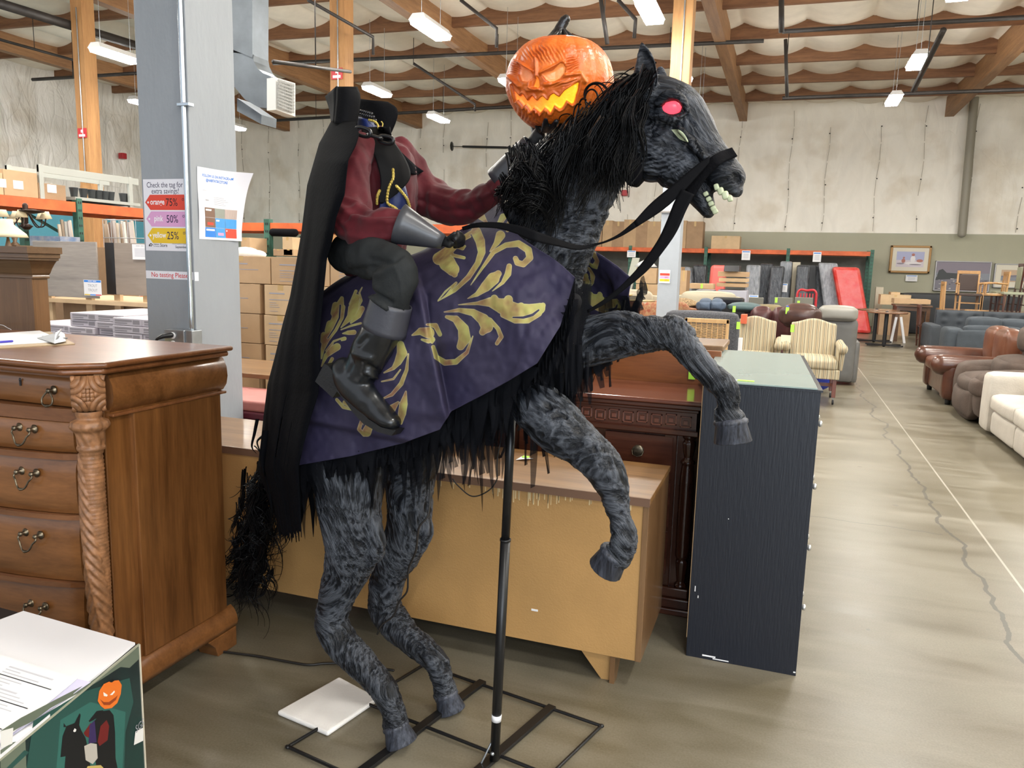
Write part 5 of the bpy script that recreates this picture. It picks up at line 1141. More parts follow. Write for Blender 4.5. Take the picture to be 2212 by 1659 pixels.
STEM = mat('black_glossy_stem', (.014,.012,.012), .25, bump=.4, bscale=60)
mb = MB(); A = [hp(x, y, pk_off) for x, y in ((1205,86),(1206,78),(1209,66),(1214,54),(1220,44),(1223,41))]; mb.tube(A, np.array([28,20,13,11,10.5,9])*m, 28, STEM, k=.9, nrm=HN)
for k in range(7): a = k*.9; mb.tube([pc+np.array([.036*math.cos(a), .036*math.sin(a), Rp*.775]), pc+np.array([.012*math.cos(a), .012*math.sin(a), Rp*.92])], [.006, .004], 6, STEM)
mb.build('stem', None, pk)
# ------------------------------------------------------------------ foreground furniture
CW = wood('carved_chest_wood', (.215,.085,.024), (.085,.030,.008), 2, .30, .8, .35)
CWX = wood('carved_chest_wood_long_grain', (.225,.090,.028), (.115,.043,.012), 0, .28, .8, .4)
CTOP = wood('chest_top_wood', (.23,.088,.032), (.12,.042,.014), 0, .28, .8, .22)
CARV = mat('carved_wood', (.25,.115,.05), .45, var=.35, vscale=40, bump=.25, bscale=50)
RAIL = wood('dark_rail_wood', (.20,.08,.03), (.11,.04,.014), 0, .3, .9, .4)
chest = thing('chest_of_drawers', 'tall carved reddish wooden chest of drawers with bail pulls and twisted leaf corner column', 'chest', (-2.4, 2.0, 0))
XR, YF, YB = -1.945, 1.73, 2.29
mb = MB(); mb.box((-3.05, YF+.05, .14), (XR-.012, YB, 1.02), CW); mb.build('carcass', None, chest, bevel=.003)
mb = MB(); mb.prism([(XR-.015, 1.885, .16), (XR, 1.885, .16), (XR, YB, .16), (XR-.015, YB, .16)], (0,0,.85), CW); mb.build('side_panel', None, chest, bevel=.003)
# swelling frieze around side and front
prof_ = [(.0,1.005),(.018,1.012),(.034,1.035),(.040,1.065),(.036,1.10),(.022,1.128),(.008,1.140)]
mb = MB(); mb.add([(XR-.03+a, y, z) for a, z in prof_ for y in (1.80, YB+.03)], [(2*i, 2*i+1, 2*i+3, 2*i+2) for i in range(6)], CWX, True)
mb.add([(XR-.03, YB+.03, 1.005)]+[(XR-.03+a, YB+.03, z) for a, z in prof_]+[(XR-.03, YB+.03, 1.14)], [tuple(range(9))], CW); mb.add([(XR-.03, 1.80, 1.005)]+[(XR-.03+a, 1.80, z) for a, z in prof_]+[(XR-.03, 1.80, 1.14)], [tuple(range(9))], CW)
mb.build('frieze', wood('frieze_wood', (.215,.088,.026), (.10,.037,.010), 1, .28, .8, .4), chest)
mb = MB(); mb.box((XR-.03, 1.80, .998), (XR+.004, YB+.03, 1.008), CTOP); mb.build('moulding', None, chest, bevel=.003)
def top_poly(e, z): return [(-3.1, YF-.06-e, z), (XR-.065, YF-.06-e, z), (XR+.03+e, YF+.035, z), (XR+.03+e, YB+.045+e, z), (-3.1, YB+.045+e, z)]
mb = MB(); mb.prism(top_poly(0, 1.158), (0,0,.018), CTOP); mb.prism(top_poly(-.012, 1.138), (0,0,.0195), CTOP); mb.build('top', None, chest, bevel=.009, seg=4)
# drawers with bowed fronts
def bow(x, amt): t = (x+2.95)/(2.95-2.0); return YF-amt*math.sin(math.pi*min(1, max(0, t)))**.6
def drawer(z0, z1, amt, m_):
    xs = np.linspace(-2.96, -2.012, 26); G = np.zeros((26, 9, 3))
    for i, x in enumerate(xs):
        for j in range(9): 
            v_ = j/8; G[i, j] = (x, bow(x, amt)-.006+(.010*((2*v_-1)**4) if True else 0), z0+(z1-z0)*v_)
    mb = MB(); mb.grid(G, m_); Gb = G.copy(); Gb[..., 1] += .06; mb.grid(Gb, m_, flip=True)
    mb.add([tuple(G[i, 8]) for i in range(26)]+[tuple(Gb[i, 8]) for i in range(26)], [(i, i+1, 27+i, 26+i) for i in range(25)], m_); mb.add([tuple(G[25, j]) for j in range(9)]+[tuple(Gb[25, j]) for j in range(9)], [(j, j+1, 10+j, 9+j) for j in range(8)], m_)
    return mb.build('drawer', None, chest)
def bail(x, y, z, w_, dr, ring=False):
    n = 2 if not ring else 1
    for k in range(n):
        mb = MB(); xx_ = x+(-w_/2+w_*k if n == 2 else 0); mb.lathe([(.013,0),(.014,.003),(.010,.006),(.005,.010),(.007,.018),(.008,.022),(.004,.026)], (xx_, y, z), 16, M['brass'], axis=(0,-1,0)); mb.build('rosette', None, dr)
    if not ring: P = [(x-w_/2, y-.018, z), (x-w_/2-.006, y-.024, z-.010), (x-w_/2+.004, y-.028, z-.022), (x-w_/2+.010, y-.03, z-.034), (x-w_*.2, y-.032, z-.044), (x, y-.034, z-.047), (x+w_*.2, y-.032, z-.044), (x+w_/2-.010, y-.03, z-.034), (x+w_/2-.004, y-.028, z-.022), (x+w_/2+.006, y-.024, z-.010), (x+w_/2, y-.018, z)]
    else: P = [(x, y-.018, z), (x-.012, y-.022, z-.010), (x-.022, y-.026, z-.026), (x-.018, y-.028, z-.040), (x, y-.03, z-.045), (x+.018, y-.028, z-.040), (x+.022, y-.026, z-.026), (x+.012, y-.022, z-.010), (x, y-.018, z)]
    A = catmull(np.array(P), 50); rr = .0028+.0022*np.exp(-(((np.linspace(-1, 1, 50)))/.14)**2)
    mb = MB(); mb.tube(A, rr, 8, M['brass']); mb.build('handle', None, dr)
rows = [(1.035,1.125,.004,True),(.895,.990,.055,False),(.700,.872,.06,False),(.480,.680,.062,False),(.200,.460,.062,False)]
for z0, z1, amt, ring in rows:
    dr = drawer(z0, z1, amt, CWX)
    zc_ = z0+(z1-z0)*(.74 if not ring else .60); bail(-2.165 if not ring else -2.085, bow(-2.16, amt)-.006, zc_ if not ring else 1.085, .062, dr, ring)
    bail(-2.80, bow(-2.8, amt)-.006, zc_ if not ring else 1.085, .062, dr, ring)
mb = MB(); mb.sphere((-2.222, YF-.012, 1.107), .006, 8, M['black'], k=(.7,.4,1)); mb.box((-2.225, YF-.013, 1.088), (-2.219, YF-.009, 1.104), M['black']); mb.build('keyhole', None, chest)
# rails between drawers
for z0, z1, amt in ((1.128,1.14,.01),(.992,1.032,.035),(.874,.893,.062),(.682,.698,.066),(.462,.478,.068),(.14,.198,.068)):
    xs = np.linspace(-2.98, -2.0, 24); V = []
    for x in xs: y = bow(x, amt); V += [(x, y-.010, z0), (x, y-.010, z1), (x, y+.06, z1), (x, y+.06, z0)]
    mb = MB(); mb.add(V, [(4*i+a, 4*i+(a+1) % 4, 4*i+4+(a+1) % 4, 4*i+4+a) for i in range(23) for a in range(4)]+[(92,93,94,95)], RAIL, False); mb.build('rail', None, chest)
# corner column with carved leaf, carved block above
cx_, cy_ = -1.965, 1.735
cp = [(.030,.14),(.040,.15),(.040,.17),(.030,.18),(.034,.20),(.037,.50),(.036,.86),(.034,.905),(.040,.91),(.040,.918),(.034,.922),(.040,.965),(.046,.972),(.052,.978),(.054,.985),(.048,1.0),(.034,1.006),(.038,1.02),(.038,1.03)]
zs = np.linspace(.14, 1.03, 200); rr = np.interp(zs, [p[1] for p in cp], [p[0] for p in cp]); n = 72; G = np.zeros((n+1, 200, 3)); H = np.zeros((n+1, 200))
for i in range(n+1):
    a = 2*math.pi*i/n
    for j, z in enumerate(zs):
        d_ = 0; s_ = 0
        if .19 < z < .90:
            tw = a+1.4+(z-.5)*4.2; ww = ((tw+math.pi) % (2*math.pi))-math.pi     # a long leaf winding round the shaft
            if abs(ww) < 1.25: d_ = .0035-.004*abs(ww)/1.25+.0028*math.sin(z*150+abs(ww)*9)*(abs(ww) > .12)+(.003 if abs(ww) < .10 else 0)
            else: d_ = -.003+.0012*math.sin(z*900)
        elif .922 < z < .968: d_ = .0025*math.sin(a*8+z*90)+.001
        elif .97 < z < 1.0: d_ = .0035*abs(math.sin(a*5))
        r_ = rr[j]+d_; G[i, j] = (cx_+r_*math.cos(a), cy_+r_*math.sin(a), z)
mb = MB(); mb.grid(G, CARV, flip=True); mb.build('corner_column', None, chest)
# carved block: rounded cartouche
nb, nz_ = 40, 50; G = np.zeros((nb, nz_, 3)); dirv = np.array([.707,-.707]); tv = np.array([.707,.707])
for i in range(nb):
    for j in range(nz_):
        a, b = (i/(nb-1)*2-1), (j/(nz_-1)*2-1); q = abs(b)
        bul = .022*(1-a*a)*(1-b*b*.7)+.012*(1-b**4)
        pet = .0035*math.cos(18*(math.hypot(abs(a)-1.05, q-1.0)-.5)) if math.hypot(abs(a)-1.05, q-1.0) < 1.1 else .003*math.cos(14*(a+b))*math.cos(14*(a-b))
        o_ = .015+bul+pet; p = np.array([cx_-.005, cy_+.008])+tv*a*.044+dirv*o_; G[i, j] = (p[0], p[1], 1.083+b*.052)
mb = MB(); mb.grid(G, CARV); mb.build('carved_block', None, chest, solid=.01)
mb = MB(); mb.box((-2.03, YF+.01, .14), (XR-.03, 1.885, 1.02)); mb.box((XR-.045, 1.78, .14), (XR-.02, 1.885, 1.0)); mb.build('recess', mat('recess_shade_wood', (.035,.015,.007), .6), chest)  # near-black wood tone, the shade of the gap painted into the colour
# base moulding and bracket feet
bp_ = [(.0,.078),(.03,.082),(.034,.10),(.030,.122),(.022,.14),(.012,.152),(.0,.160)]
mb = MB(); mb.add([(XR-.01+a, y, z) for a, z in bp_ for y in (1.70, YB+.03)], [(2*i, 2*i+1, 2*i+3, 2*i+2) for i in range(6)], CWX, True); mb.add([(XR-.01, YB+.03, .078)]+[(XR-.01+a, YB+.03, z) for a, z in bp_], [tuple(range(8))], CW)
mb.box((-3.05, YF-.05, .078), (XR-.01, YF+.1, .155), CWX); mb.box((-3.05, YF+.1, .08), (XR-.012, YB+.02, .15), CW); mb.build('base_moulding', None, chest)
for y0, y1 in ((2.21, 2.315), (1.70, 1.80)):
    s_ = -1 if y0 > 2 else 1; ya, yb = (y1, y0) if y0 > 2 else (y0, y1)
    mb = MB(); mb.prism([(XR+.020, ya, .0), (XR+.020, yb, .0), (XR+.020, yb+s_*.012, .04), (XR+.020, yb+s_*.05, .078), (XR+.020, ya, .078)], (-.09,0,0), CWX); mb.build('bracket_foot', None, chest, bevel=.003)
# clipboard, papers, pen on the chest top
zt = 1.1765
c_ = lambda px, py, z=zt: onz(px, py, z)
mb = MB(); q = [c_(-60,757), c_(162,744), c_(108,718), c_(-90,731)]; mb.prism(q, (0,0,.0035), mat('clipboard_board', (.45,.33,.2), .6)); cb = thing('clipboard', 'clipboard with metal clip lying on the carved chest', 'clipboard', tuple(c_(60,740))); mb.build('board', None, cb)
mb = MB(); q = [c_(-60,750,zt+.004), c_(138,738,zt+.004), c_(86,716,zt+.004), c_(-90,728,zt+.004)]; mb.prism(q, (0,0,.004), M['white']); mb.build('paper_stack', None, cb)
mb = MB(); P = [c_(x, y, zt+.01) for x, y in ((80,730),(118,742),(142,737),(140,722),(128,714),(112,722))]; ctr = sum(P)/6+np.array([0,0,.014])
mb.add([tuple(p) for p in P]+[tuple(ctr)], [(i, (i+1) % 6, 6) for i in range(6)], M['steel'], False); mb.tube([c_(118,736,zt+.012), c_(124,722,zt+.03), c_(132,712,zt+.035)], .003, 6, M['steel']); mb.bar(c_(95,727,zt+.008), c_(142,731,zt+.012), .012, .005, M['steel']); mb.build('clip', None, cb, solid=.001)
mb = MB(); mb.tube([c_(-30,741,zt+.012), c_(26,737,zt+.012)], .0042, 8, mat('blue_pen', (.05,.04,.4), .3)); solo(mb, 'pen', None, 'blue pen lying on the clipboard papers', 'pen')
mb = MB(); A = catmull(np.array([c_(-20,700,zt+.003), c_(4,702,zt+.008), c_(16,708,zt+.003), c_(24,712,zt+.002)]), 20); mb.tube(A, .0015, 5, M['white']); solo(mb, 'string', None, 'thin white string on the chest top behind the clipboard', 'string')
# tall cabinet with cornice behind the chest
WB = wood('brown_cabinet_wood', (.17,.080,.028), (.10,.044,.014), 2, .4, .8, .2); WBX = wood('brown_cornice_wood', (.15,.078,.034), (.09,.045,.018), 0, .35, .8, .25)
t = thing('wooden_cabinet', 'tall brown wooden cabinet with stepped cornice behind the carved chest', 'cabinet', (-3.4, 2.5, 0))
y0 = 2.46; xr = -3.06
mb = MB(); mb.box((-3.9, y0, 0), (xr, y0+.07, 1.40), WB); mb.build('carcass', None, t, bevel=.003)
mb = MB(); mb.box((xr-.035, y0-.006, 0), (xr, y0+.001, 1.40), WB); mb.build('stile', None, t, bevel=.002)
pf = [(0,1.385),(.012,1.388),(.012,1.396),(.010,1.402),(.018,1.41),(.030,1.43),(.046,1.45),(.058,1.462),(.072,1.466),(.072,1.474),(.082,1.476),(.082,1.492),(.095,1.495),(.095,1.522),(0,1.522)]
V = [(-3.95, y0-a, z) for a, z in pf]+[(xr+a, y0-a, z) for a, z in pf]+[(xr+a, y0+.07, z) for a, z in pf]; k = len(pf)
mb = MB(); mb.add(V, [(i, i+k, i+k+1, i+1) for i in range(k-1)]+[(i+k, i+2*k, i+2*k+1, i+k+1) for i in range(k-1)]+[tuple(range(2*k, 3*k))], WBX); mb.build('cornice', None, t)
# printed carton in the lower left corner
t = thing('product_carton', 'dark green printed carton with pumpkin headed rider picture at lower left', 'carton', (-1.6, 1.1, 0))
zb = .55; a1, a2, a3, a0 = onz(300,1392,zb), onz(0,1640,zb), onz(-420,1350,zb), onz(52,1326,zb)
e1 = (a2-a1); e1 /= np.linalg.norm(e1); a2 = a1+e1*.66; e2 = (a0-a1)/np.linalg.norm(a0-a1); L2 = np.linalg.norm(a0-a1); a0_ = a1+e2*.70; a3 = a2+e2*.70
CG = mat('dark_green_print', (.012,.045,.040), .35, col2=(.010,.010,.014), vscale=2.5)
mb = MB(); mb.prism([a1*[1,1,0], a0_*[1,1,0], a3*[1,1,0], a2*[1,1,0]], (0,0,zb-.002), CG); mb.build('box_body', None, t, bevel=.003)
U = e1; Vv = np.array([0,0,1.]); N_ = np.array([-e1[1], e1[0], 0]); N_ = N_ if N_[0] > 0 else -N_
class Art(Panel):
    def __init__(s): Panel.__init__(s, a1*[1,1,0], U, Vv, N_)
    def q(s, pts, m_): 
        out = []
        for x, y in pts:
            d = ray(x, y); tt = ((a1*[1,1,0]-EYE) @ N_)/(d @ N_); p = EYE+d*tt; out.append(((p-s.O) @ s.U, p[2]))
        s.poly(out, m_)
P = Art(); z8 = lambda L_: [(x/4.621, 1300+y/4.621) for x, y in L_]
I = {k: mat('art_'+k, c, .4) for k, c in dict(or_=(.75,.17,.02), dkor=(.30,.05,.01), blk=(.006,.007,.009), red=(.14,.012,.012), sil=(.45,.42,.38), teal=(.03,.13,.11), cob=(.13,.16,.12), purple=(.035,.02,.09), gold=(.5,.38,.12), lbl=(.75,.75,.74), mid=(.02,.075,.065)).items()}
P.q(z8([(330,1190),(820,900),(1290,760),(1330,1000),(1250,1300),(1240,1659),(260,1659),(300,1400)]), I['mid']); P.q(z8([(600,1180),(900,1000),(1250,1100),(1220,1659),(560,1659)]), I['teal'])
P.q(z8([(0,1290),(200,1160),(620,940),(900,800),(1380,450),(1395,560),(1290,660),(1200,650),(1000,780),(800,900),(500,1060),(330,1190),(180,1260),(60,1330)]), I['cob']); P.q(z8([(0,1480),(130,1400),(250,1380),(260,1659),(0,1659)]), I['cob'])
P.q(z8([(60,1659),(240,1480),(290,1500),(120,1659)]), I['mid'])
P.q(z8([(1020,1090),(1090,1080),(1130,1130),(1145,1300),(1150,1560),(1170,1659),(960,1659),(930,1450),(930,1200)]), I['blk']); P.q(z8([(880,1190),(960,1090),(1030,1080),(980,1150),(930,1180),(890,1200)]), I['blk'])
P.q(z8([(830,1310),(900,1210),(930,1230),(930,1380),(850,1340)]), I['red']); P.q(z8([(1000,1240),(1060,1180),(1085,1240),(1070,1380),(990,1440),(970,1400)]), I['red']); P.q(z8([(890,1230),(940,1180),(960,1400),(880,1420)]), I['purple'])
P.q(z8([(640,1659),(650,1540),(600,1550),(610,1440),(620,1340),(660,1240),(740,1210),(790,1110),(800,1130),(785,1230),(810,1290),(850,1360),(870,1460),(900,1659)]), I['blk']); P.q(z8([(630,1250),(632,1210),(660,1250)]), I['blk']); P.q(z8([(725,1290),(740,1262),(757,1275),(750,1296),(735,1300)]), I['lbl'])
P.q(z8([(835,1440),(900,1410),(960,1420),(970,1560),(920,1620),(850,1580)]), I['sil']); P.q(z8([(870,1640),(1000,1630),(1030,1659),(860,1659)]), I['gold'])
P.q(z8([(970,990),(985,890),(1030,820),(1100,790),(1180,782),(1210,830),(1200,920),(1165,1010),(1110,1060),(1040,1070),(1000,1040)]), I['or_'])
P.q(z8([(1085,800),(1120,770),(1140,785),(1110,805)]), I['blk'])
P.q(z8([(1025,900),(1070,930),(1060,945),(1030,940)]), I['lbl']); P.q(z8([(1090,930),(1135,885),(1140,900),(1115,930)]), I['lbl']); P.q(z8([(990,970),(1030,1000),(1080,1000),(1150,950),(1170,930),(1150,980),(1090,1030),(1030,1030)]), I['dkor'])
P.q(z8([(1345,1295),(1425,1255),(1425,1385),(1330,1430)]), I['lbl']); P.q(z8([(0,1290),(125,1255),(115,1415),(0,1460)]), I['lbl'])
Pb = P.mb
d = ray(289, 1588); tt = ((a1*[1,1,0]-EYE) @ N_)/(d @ N_); p_ = EYE+d*tt
pm = Panel(p_, -U, Vv, N_); pm.k = 40; pm.text('SGS', .004, .002, .028, M['greyprint'], 'LEFT', .8); Pb.add(pm.mb.v, pm.mb.f, M['greyprint'])
Pb.build('printed_picture', None, t)
mb = MB(); mb.add([tuple(a1+[0,0,.0]), tuple(a2+[0,0,0]), tuple(a3), tuple(a0_)], [(0,1,2,3)], I['blk']); mb.build('lid', None, t)
mb = MB(); mb.bar(a1+N_*.0005, a2+N_*.0005, .003, .005, mat('clear_tape', (.35,.36,.28), .2)); mb.bar(a1*[1,1,0]+N_*.0005, a1+N_*.0005, .004, .004, mat('worn_card_edge', (.5,.45,.36), .8)); mb.build('edge_tape', None, t)
# white board and printed sheets lying on top
zz_ = zb+.003; WS = mat('white_plastic_board', (.78,.78,.82), .35)
mb = MB(); q = [onz(292,1394,zz_), onz(50,1324,zz_), onz(-420,1500,zz_), onz(-200,1800,zz_), onz(172,1468,zz_)]; mb.prism([onz(x, y, zz_) for x, y in ((292,1393),(51,1324),(-260,1440),(-60,1690))], (0,0,.006), WS); solo(mb, 'white_board', None, 'blank white plastic sheet lying on the dark green carton', 'board')
def doc(pts, z, name, label, lines=True, mm=None):
    t = thing(name, label, 'paper', tuple(onz(*pts[0], z)))
    Q4 = [onz(x, y, z) for x, y in pts]; mb = MB(); mb.prism(Q4, (0,0,.0012), mm or M['white']); mb.build('sheet', None, t)
    if lines:
        mb = MB(); 
        for k in range(22):
            f = .10+.80*k/22; 
            for s0, s1 in ((.05, .12+.5*random.random()), (.66, .7+.25*random.random())):
                if k % 7 == 3: s0, s1 = .04, .95
                a = Q4[0]*(1-f)+Q4[3]*f; b = Q4[1]*(1-f)+Q4[2]*f; p0 = a*(1-s0)+b*s0+[0,0,.0018]; p1 = a*(1-s1)+b*s1+[0,0,.0018]; mb.bar(p0, p1, .0022 if k % 7 else .004, .0004, M['lightprint'])
        mb.build('print', None, t)
doc([(-160,1395),(196,1474),(-20,1620),(-420,1520)], zz_+.0075, 'paper_sheet', 'lower white sheet under the printed form on the carton', False, mat('bluish_paper', (.62,.60,.80), .6))
doc([(-180,1360),(168,1466),(-40,1640),(-460,1500)], zz_+.010, 'printed_form', 'printed form lying topmost on the carton at lower left')
# white foam sheet on the floor
mb = MB(); q = [onz(x, y, .002) for x, y in ((599,1545),(733,1470),(818,1516),(708,1592))]; mb.prism(q, (0,0,.016), mat('white_foam', (.80,.78,.76), .6, bump=.25, bscale=120)); solo(mb, 'foam_sheet', None, 'white foam sheet lying on the floor by the steel grid', 'foam', bevel=.006)
# brown low dresser seen from its unfinished back
BT = wood('walnut_laminate', (.27,.145,.055), (.13,.062,.020), 0, .34, 1.1, .08); HB = mat('hardboard_back', (.40,.225,.078), .62, var=.10, vscale=2.2, bump=.12, bscale=160)
BSD = wood('dresser_side', (.20,.11,.05), (.12,.06,.025), 2, .3, .9, .3); EDG = mat('dark_edge', (.14,.075,.045), .5)
t = thing('low_dresser', 'long low wooden dresser turned back to front behind the horse legs', 'dresser', (-1.3, 2.8, 0))
X0, X1, Y0, Y1, Z1 = -2.75, -.387, 2.56, 3.05, .72
mb = MB(); mb.box((X0, Y0+.004, Z1-.022), (X1+.004, Y1, Z1), BT); mb.build('top', None, t, bevel=.0015)
mb = MB(); mb.box((X0, Y0, Z1-.030), (X1+.003, Y0+.005, Z1-.0005), EDG); mb.build('top_edge', None, t)
mb = MB(); mb.box((X0, Y0+.012, .115), (X1-.018, Y0+.018, Z1-.022), HB); mb.build('back_panel', None, t)
mb = MB(); mb.box((X1-.020, Y0+.008, .115), (X1, Y1, Z1-.022), BSD); mb.build('side_panel', None, t, bevel=.001)
mb = MB(); mb.box((X0, Y0+.02, .115), (X1-.02, Y1-.01, .14), BSD); mb.build('bottom', None, t)
mb = MB(); mb.box((X0, Y1-.02, .14), (X1-.02, Y1, Z1-.022), BSD); mb.build('front', None, t)
for x in (-.50, -2.45):
    mb = MB(); mb.prism([(x-.13, Y0+.05, .115), (x, Y0+.05, .115), (x, Y0+.05, .0), (x-.035, Y0+.05, .0)], (0,.02,0), HB); mb.prism([(x, Y0+.03, 0), (x, Y0+.03, .115), (x, Y0+.2, .115), (x, Y0+.08, 0)], (.018,0,0), BSD); mb.build('bracket_foot', None, t)
DR = mat('dried_drips', (.60,.45,.24), .6); mb = MB()
for k in range(60):
    x = random.uniform(-1.5, -.45) if k % 3 else random.uniform(-.95, -.72); L_ = random.uniform(.008, .03)*(1.9 if -.98 < x < -.72 else 1); mb.box((x, Y0+.0105, Z1-.030-L_), (x+random.uniform(.002,.005), Y0+.012, Z1-.030), DR)
tag(mb.build('drip_stain', None, t), kind='stuff')
mb = MB(); mb.box((-.80, Y0+.010, .235), (-.775, Y0+.012, .242), M['white']); mb.build('paper_scrap', None, t)
q = onz(1133,994,Z1); mb = MB(); mb.prism([q+np.array(a) for a in ((-.03,-.02,.002),(.02,-.015,.012),(.028,.03,.002),(-.02,.02,.008))], (0,0,.001), M['white']); mb.box(q+np.array([-.012,-.0,.010]), q+np.array([.014,.022,.013]), M['tag']); solo(mb, 'price_tag', None, 'white slip with lime sticker on the low dresser top', 'tag')
q = onz(1352,1040,Z1); mb = MB(); mb.box(q+np.array([-.03,-.008,.0005]), q+np.array([.006,.012,.002]), M['tag']); solo(mb, 'price_tag', None, 'lime price tag on the low dresser by the horse knee', 'tag')
# cherry dresser with key pattern frieze and columns
CH1 = wood('cherry_wood', (.085,.026,.014), (.038,.011,.006), 0, .24, .9, .5); CH2 = wood('cherry_wood_upright', (.070,.024,.014), (.034,.012,.007), 2, .22, .9, .5)
CHT = wood('cherry_top', (.16,.055,.035), (.10,.030,.018), 0, .16, .7, .7)
t = thing('cherry_dresser', 'dark cherry dresser with square key pattern frieze and turned columns', 'dresser', (-.9, 3.5, 0))
X0, X1, Y0, Y1 = -1.95, -.305, 3.26, 3.72
mb = MB(); mb.box((X0, Y0+.03, .10), (X1-.03, Y1, .93), CH2); mb.build('carcass', None, t)
mb = MB(); mb.box((X0, Y0-.02, .935), (X1+.02, Y1+.02, .955), CHT); mb.build('top', None, t, bevel=.006, seg=3)
mb = MB(); mb.box((X0, Y0-.008, .915), (X1+.01, Y1, .935), CH1); mb.box((X0, Y0+.004, .90), (X1, Y1, .915), CH1); mb.build('upper_moulding', None, t, bevel=.004)
mb = MB(); mb.box((X0, Y0+.02, .825), (X1-.01, Y1, .90), CH1); mb.build('frieze', None, t)
mb = MB()
for k in range(26):
    x = X1-.03-k*.062; z0 = .835+(.006 if k % 2 else 0)
    for a in (((x-.048, z0), (x, z0+.006)), ((x-.048, z0+.042), (x, z0+.048)), ((x-.048, z0), (x-.042, z0+.048)), ((x-.006, z0), (x, z0+.048)), ((x-.034, z0+.012), (x-.014, z0+.03))): mb.box((a[0][0], Y0+.012, a[0][1]), (a[1][0], Y0+.022, a[1][1]), CHT)
mb.build('key_carving', None, t, bevel=.001)
mb = MB(); mb.box((X0, Y0-.004, .800), (X1+.004, Y1, .825), CH1); mb.build('lower_moulding', None, t, bevel=.005)
for k, x in enumerate((X1-.22, X1-.62, X1-1.02)):
    for z0, z1 in ((.60,.79),(.385,.585),(.17,.37)):
        dr = None; mb = MB(); mb.box((x-.18+(0), Y0+.010, z0), (x+.12, Y0+.03, z1), CH1); dr = mb.build('drawer', None, t, bevel=.004)
        mb = MB(); mb.lathe([(.026,0),(.026,.003),(.020,.005),(.005,.006)], (x-.03, Y0+.010, (z0+z1)/2+.02), 22, M['brass'], axis=(0,-1,0)); mb.tube([(x-.055, Y0+.002, (z0+z1)/2+.022), (x-.05, Y0-.006, (z0+z1)/2+.004), (x-.03, Y0-.010, (z0+z1)/2-.002), (x-.01, Y0-.006, (z0+z1)/2+.004), (x-.005, Y0+.002, (z0+z1)/2+.022)], .002, 6, M['brass']); mb.build('drawer_pull', None, dr)
for x in (X1-.035,):
    mb = MB(); cp = [(.028,.12),(.028,.135),(.018,.14),(.020,.16),(.026,.22),(.027,.24),(.022,.245),(.031,.26),(.033,.40),(.032,.60),(.026,.675),(.032,.68),(.030,.69),(.018,.70),(.022,.715),(.028,.76),(.028,.775),(.018,.78),(.030,.79),(.030,.80)]
    zs = np.linspace(.12, .80, 120); mb.lathe([(float(np.interp(z, [p[1] for p in cp], [p[0] for p in cp])), z) for z in zs], (x, Y0+.028, 0), 28, CH2, fn=lambda a, z: 1+(.06*math.sin(a*9) if (.15 < z < .24 or .70 < z < .775) else 0)); mb.build('column', None, t)
mb = MB(); mb.box((X1-.14, Y0+.012, .12), (X1-.085, Y0+.05, .80), CH2); mb.build('stile', None, t, bevel=.004)
mb = MB(); mb.box((X0, Y0-.015, .03), (X1+.01, Y1, .075), CH1); mb.box((X0, Y0-.004, .075), (X1+.002, Y1, .12), CH1); mb.box((X0, Y0-.022, 0), (X1+.015, Y1, .03), CH1); mb.build('base_moulding', None, t, bevel=.006, seg=3)
OB = wood('orange_panel_wood', (.25,.088,.028), (.15,.05,.016), 0, .3, .8, .4)
mb = MB(); mb.box((X0+.1, 3.745, .0), (-.265, 3.775, 1.122), OB); o = solo(mb, 'headboard', None, 'reddish wooden panel standing behind the cherry dresser', 'headboard', bevel=.003)
q = onY(1495,806,3.74); mb = MB(); mb.box(q+np.array([-.016,-.004,-.03]), q+np.array([.016,0,.035]), M['tag']); solo(mb, 'price_tag', None, 'lime price tag hanging on the reddish panel', 'tag')
WK = wood('plain_brown_wood', (.20,.115,.055), (.13,.07,.032), 1, .4, .8, .2)
t = thing('side_cabinet', 'small brown wooden cabinet behind the reddish panel', 'cabinet', (-.42, 4.2, 0)); mb = MB(); mb.box((-.80, 3.98, 0), (-.295, 4.35, 1.10), WK); mb.build('carcass', None, t); mb = MB(); mb.box((-.82, 3.95, 1.10), (-.27, 4.38, 1.128), WK); mb.build('top', None, t, bevel=.006)
# black dresser with glass top
t = thing('black_dresser', 'long black dresser with frosted glass top standing end on beside the aisle', 'dresser', (-.06, 3.5, 0))
BK = mat('black_grain_sky_tint', (.009,.0115,.019), .31, bump=.10, bscale=40, stretch=(4,4,.35), spec=.5)  # blue in the base colour stands in for daylight reflected by the black finish
X0, X1, Y0, Y1, Z1 = -.262, .145, 2.905, 4.10, 1.082
BKL = mat('chipboard_edge', (.45,.30,.16), .7)
def skew(x, y): return (x-(y-Y0)*.035, y)
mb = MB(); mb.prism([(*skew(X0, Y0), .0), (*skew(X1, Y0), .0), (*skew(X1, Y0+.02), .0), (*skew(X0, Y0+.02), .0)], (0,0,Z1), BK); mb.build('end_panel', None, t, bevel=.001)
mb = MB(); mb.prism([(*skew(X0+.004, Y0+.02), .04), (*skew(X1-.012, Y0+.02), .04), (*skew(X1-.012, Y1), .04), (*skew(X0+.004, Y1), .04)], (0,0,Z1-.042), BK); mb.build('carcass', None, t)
mb = MB(); mb.prism([(*skew(X0-.003, Y0+.004), .075), (*skew(X0-.0, Y0+.004), .075), (*skew(X0-.0, Y0+.02), .075), (*skew(X0-.003, Y0+.02), .075)], (0,0,Z1-.08), BKL); mb.build('raw_edge', None, t)
mb = MB(); mb.prism([(*skew(X0-.004, Y0-.004), Z1), (*skew(X1+.006, Y0-.004), Z1), (*skew(X1+.006, Y1+.01), Z1), (*skew(X0-.004, Y1+.01), Z1)], (0,0,.008), BK); mb.build('top', None, t)
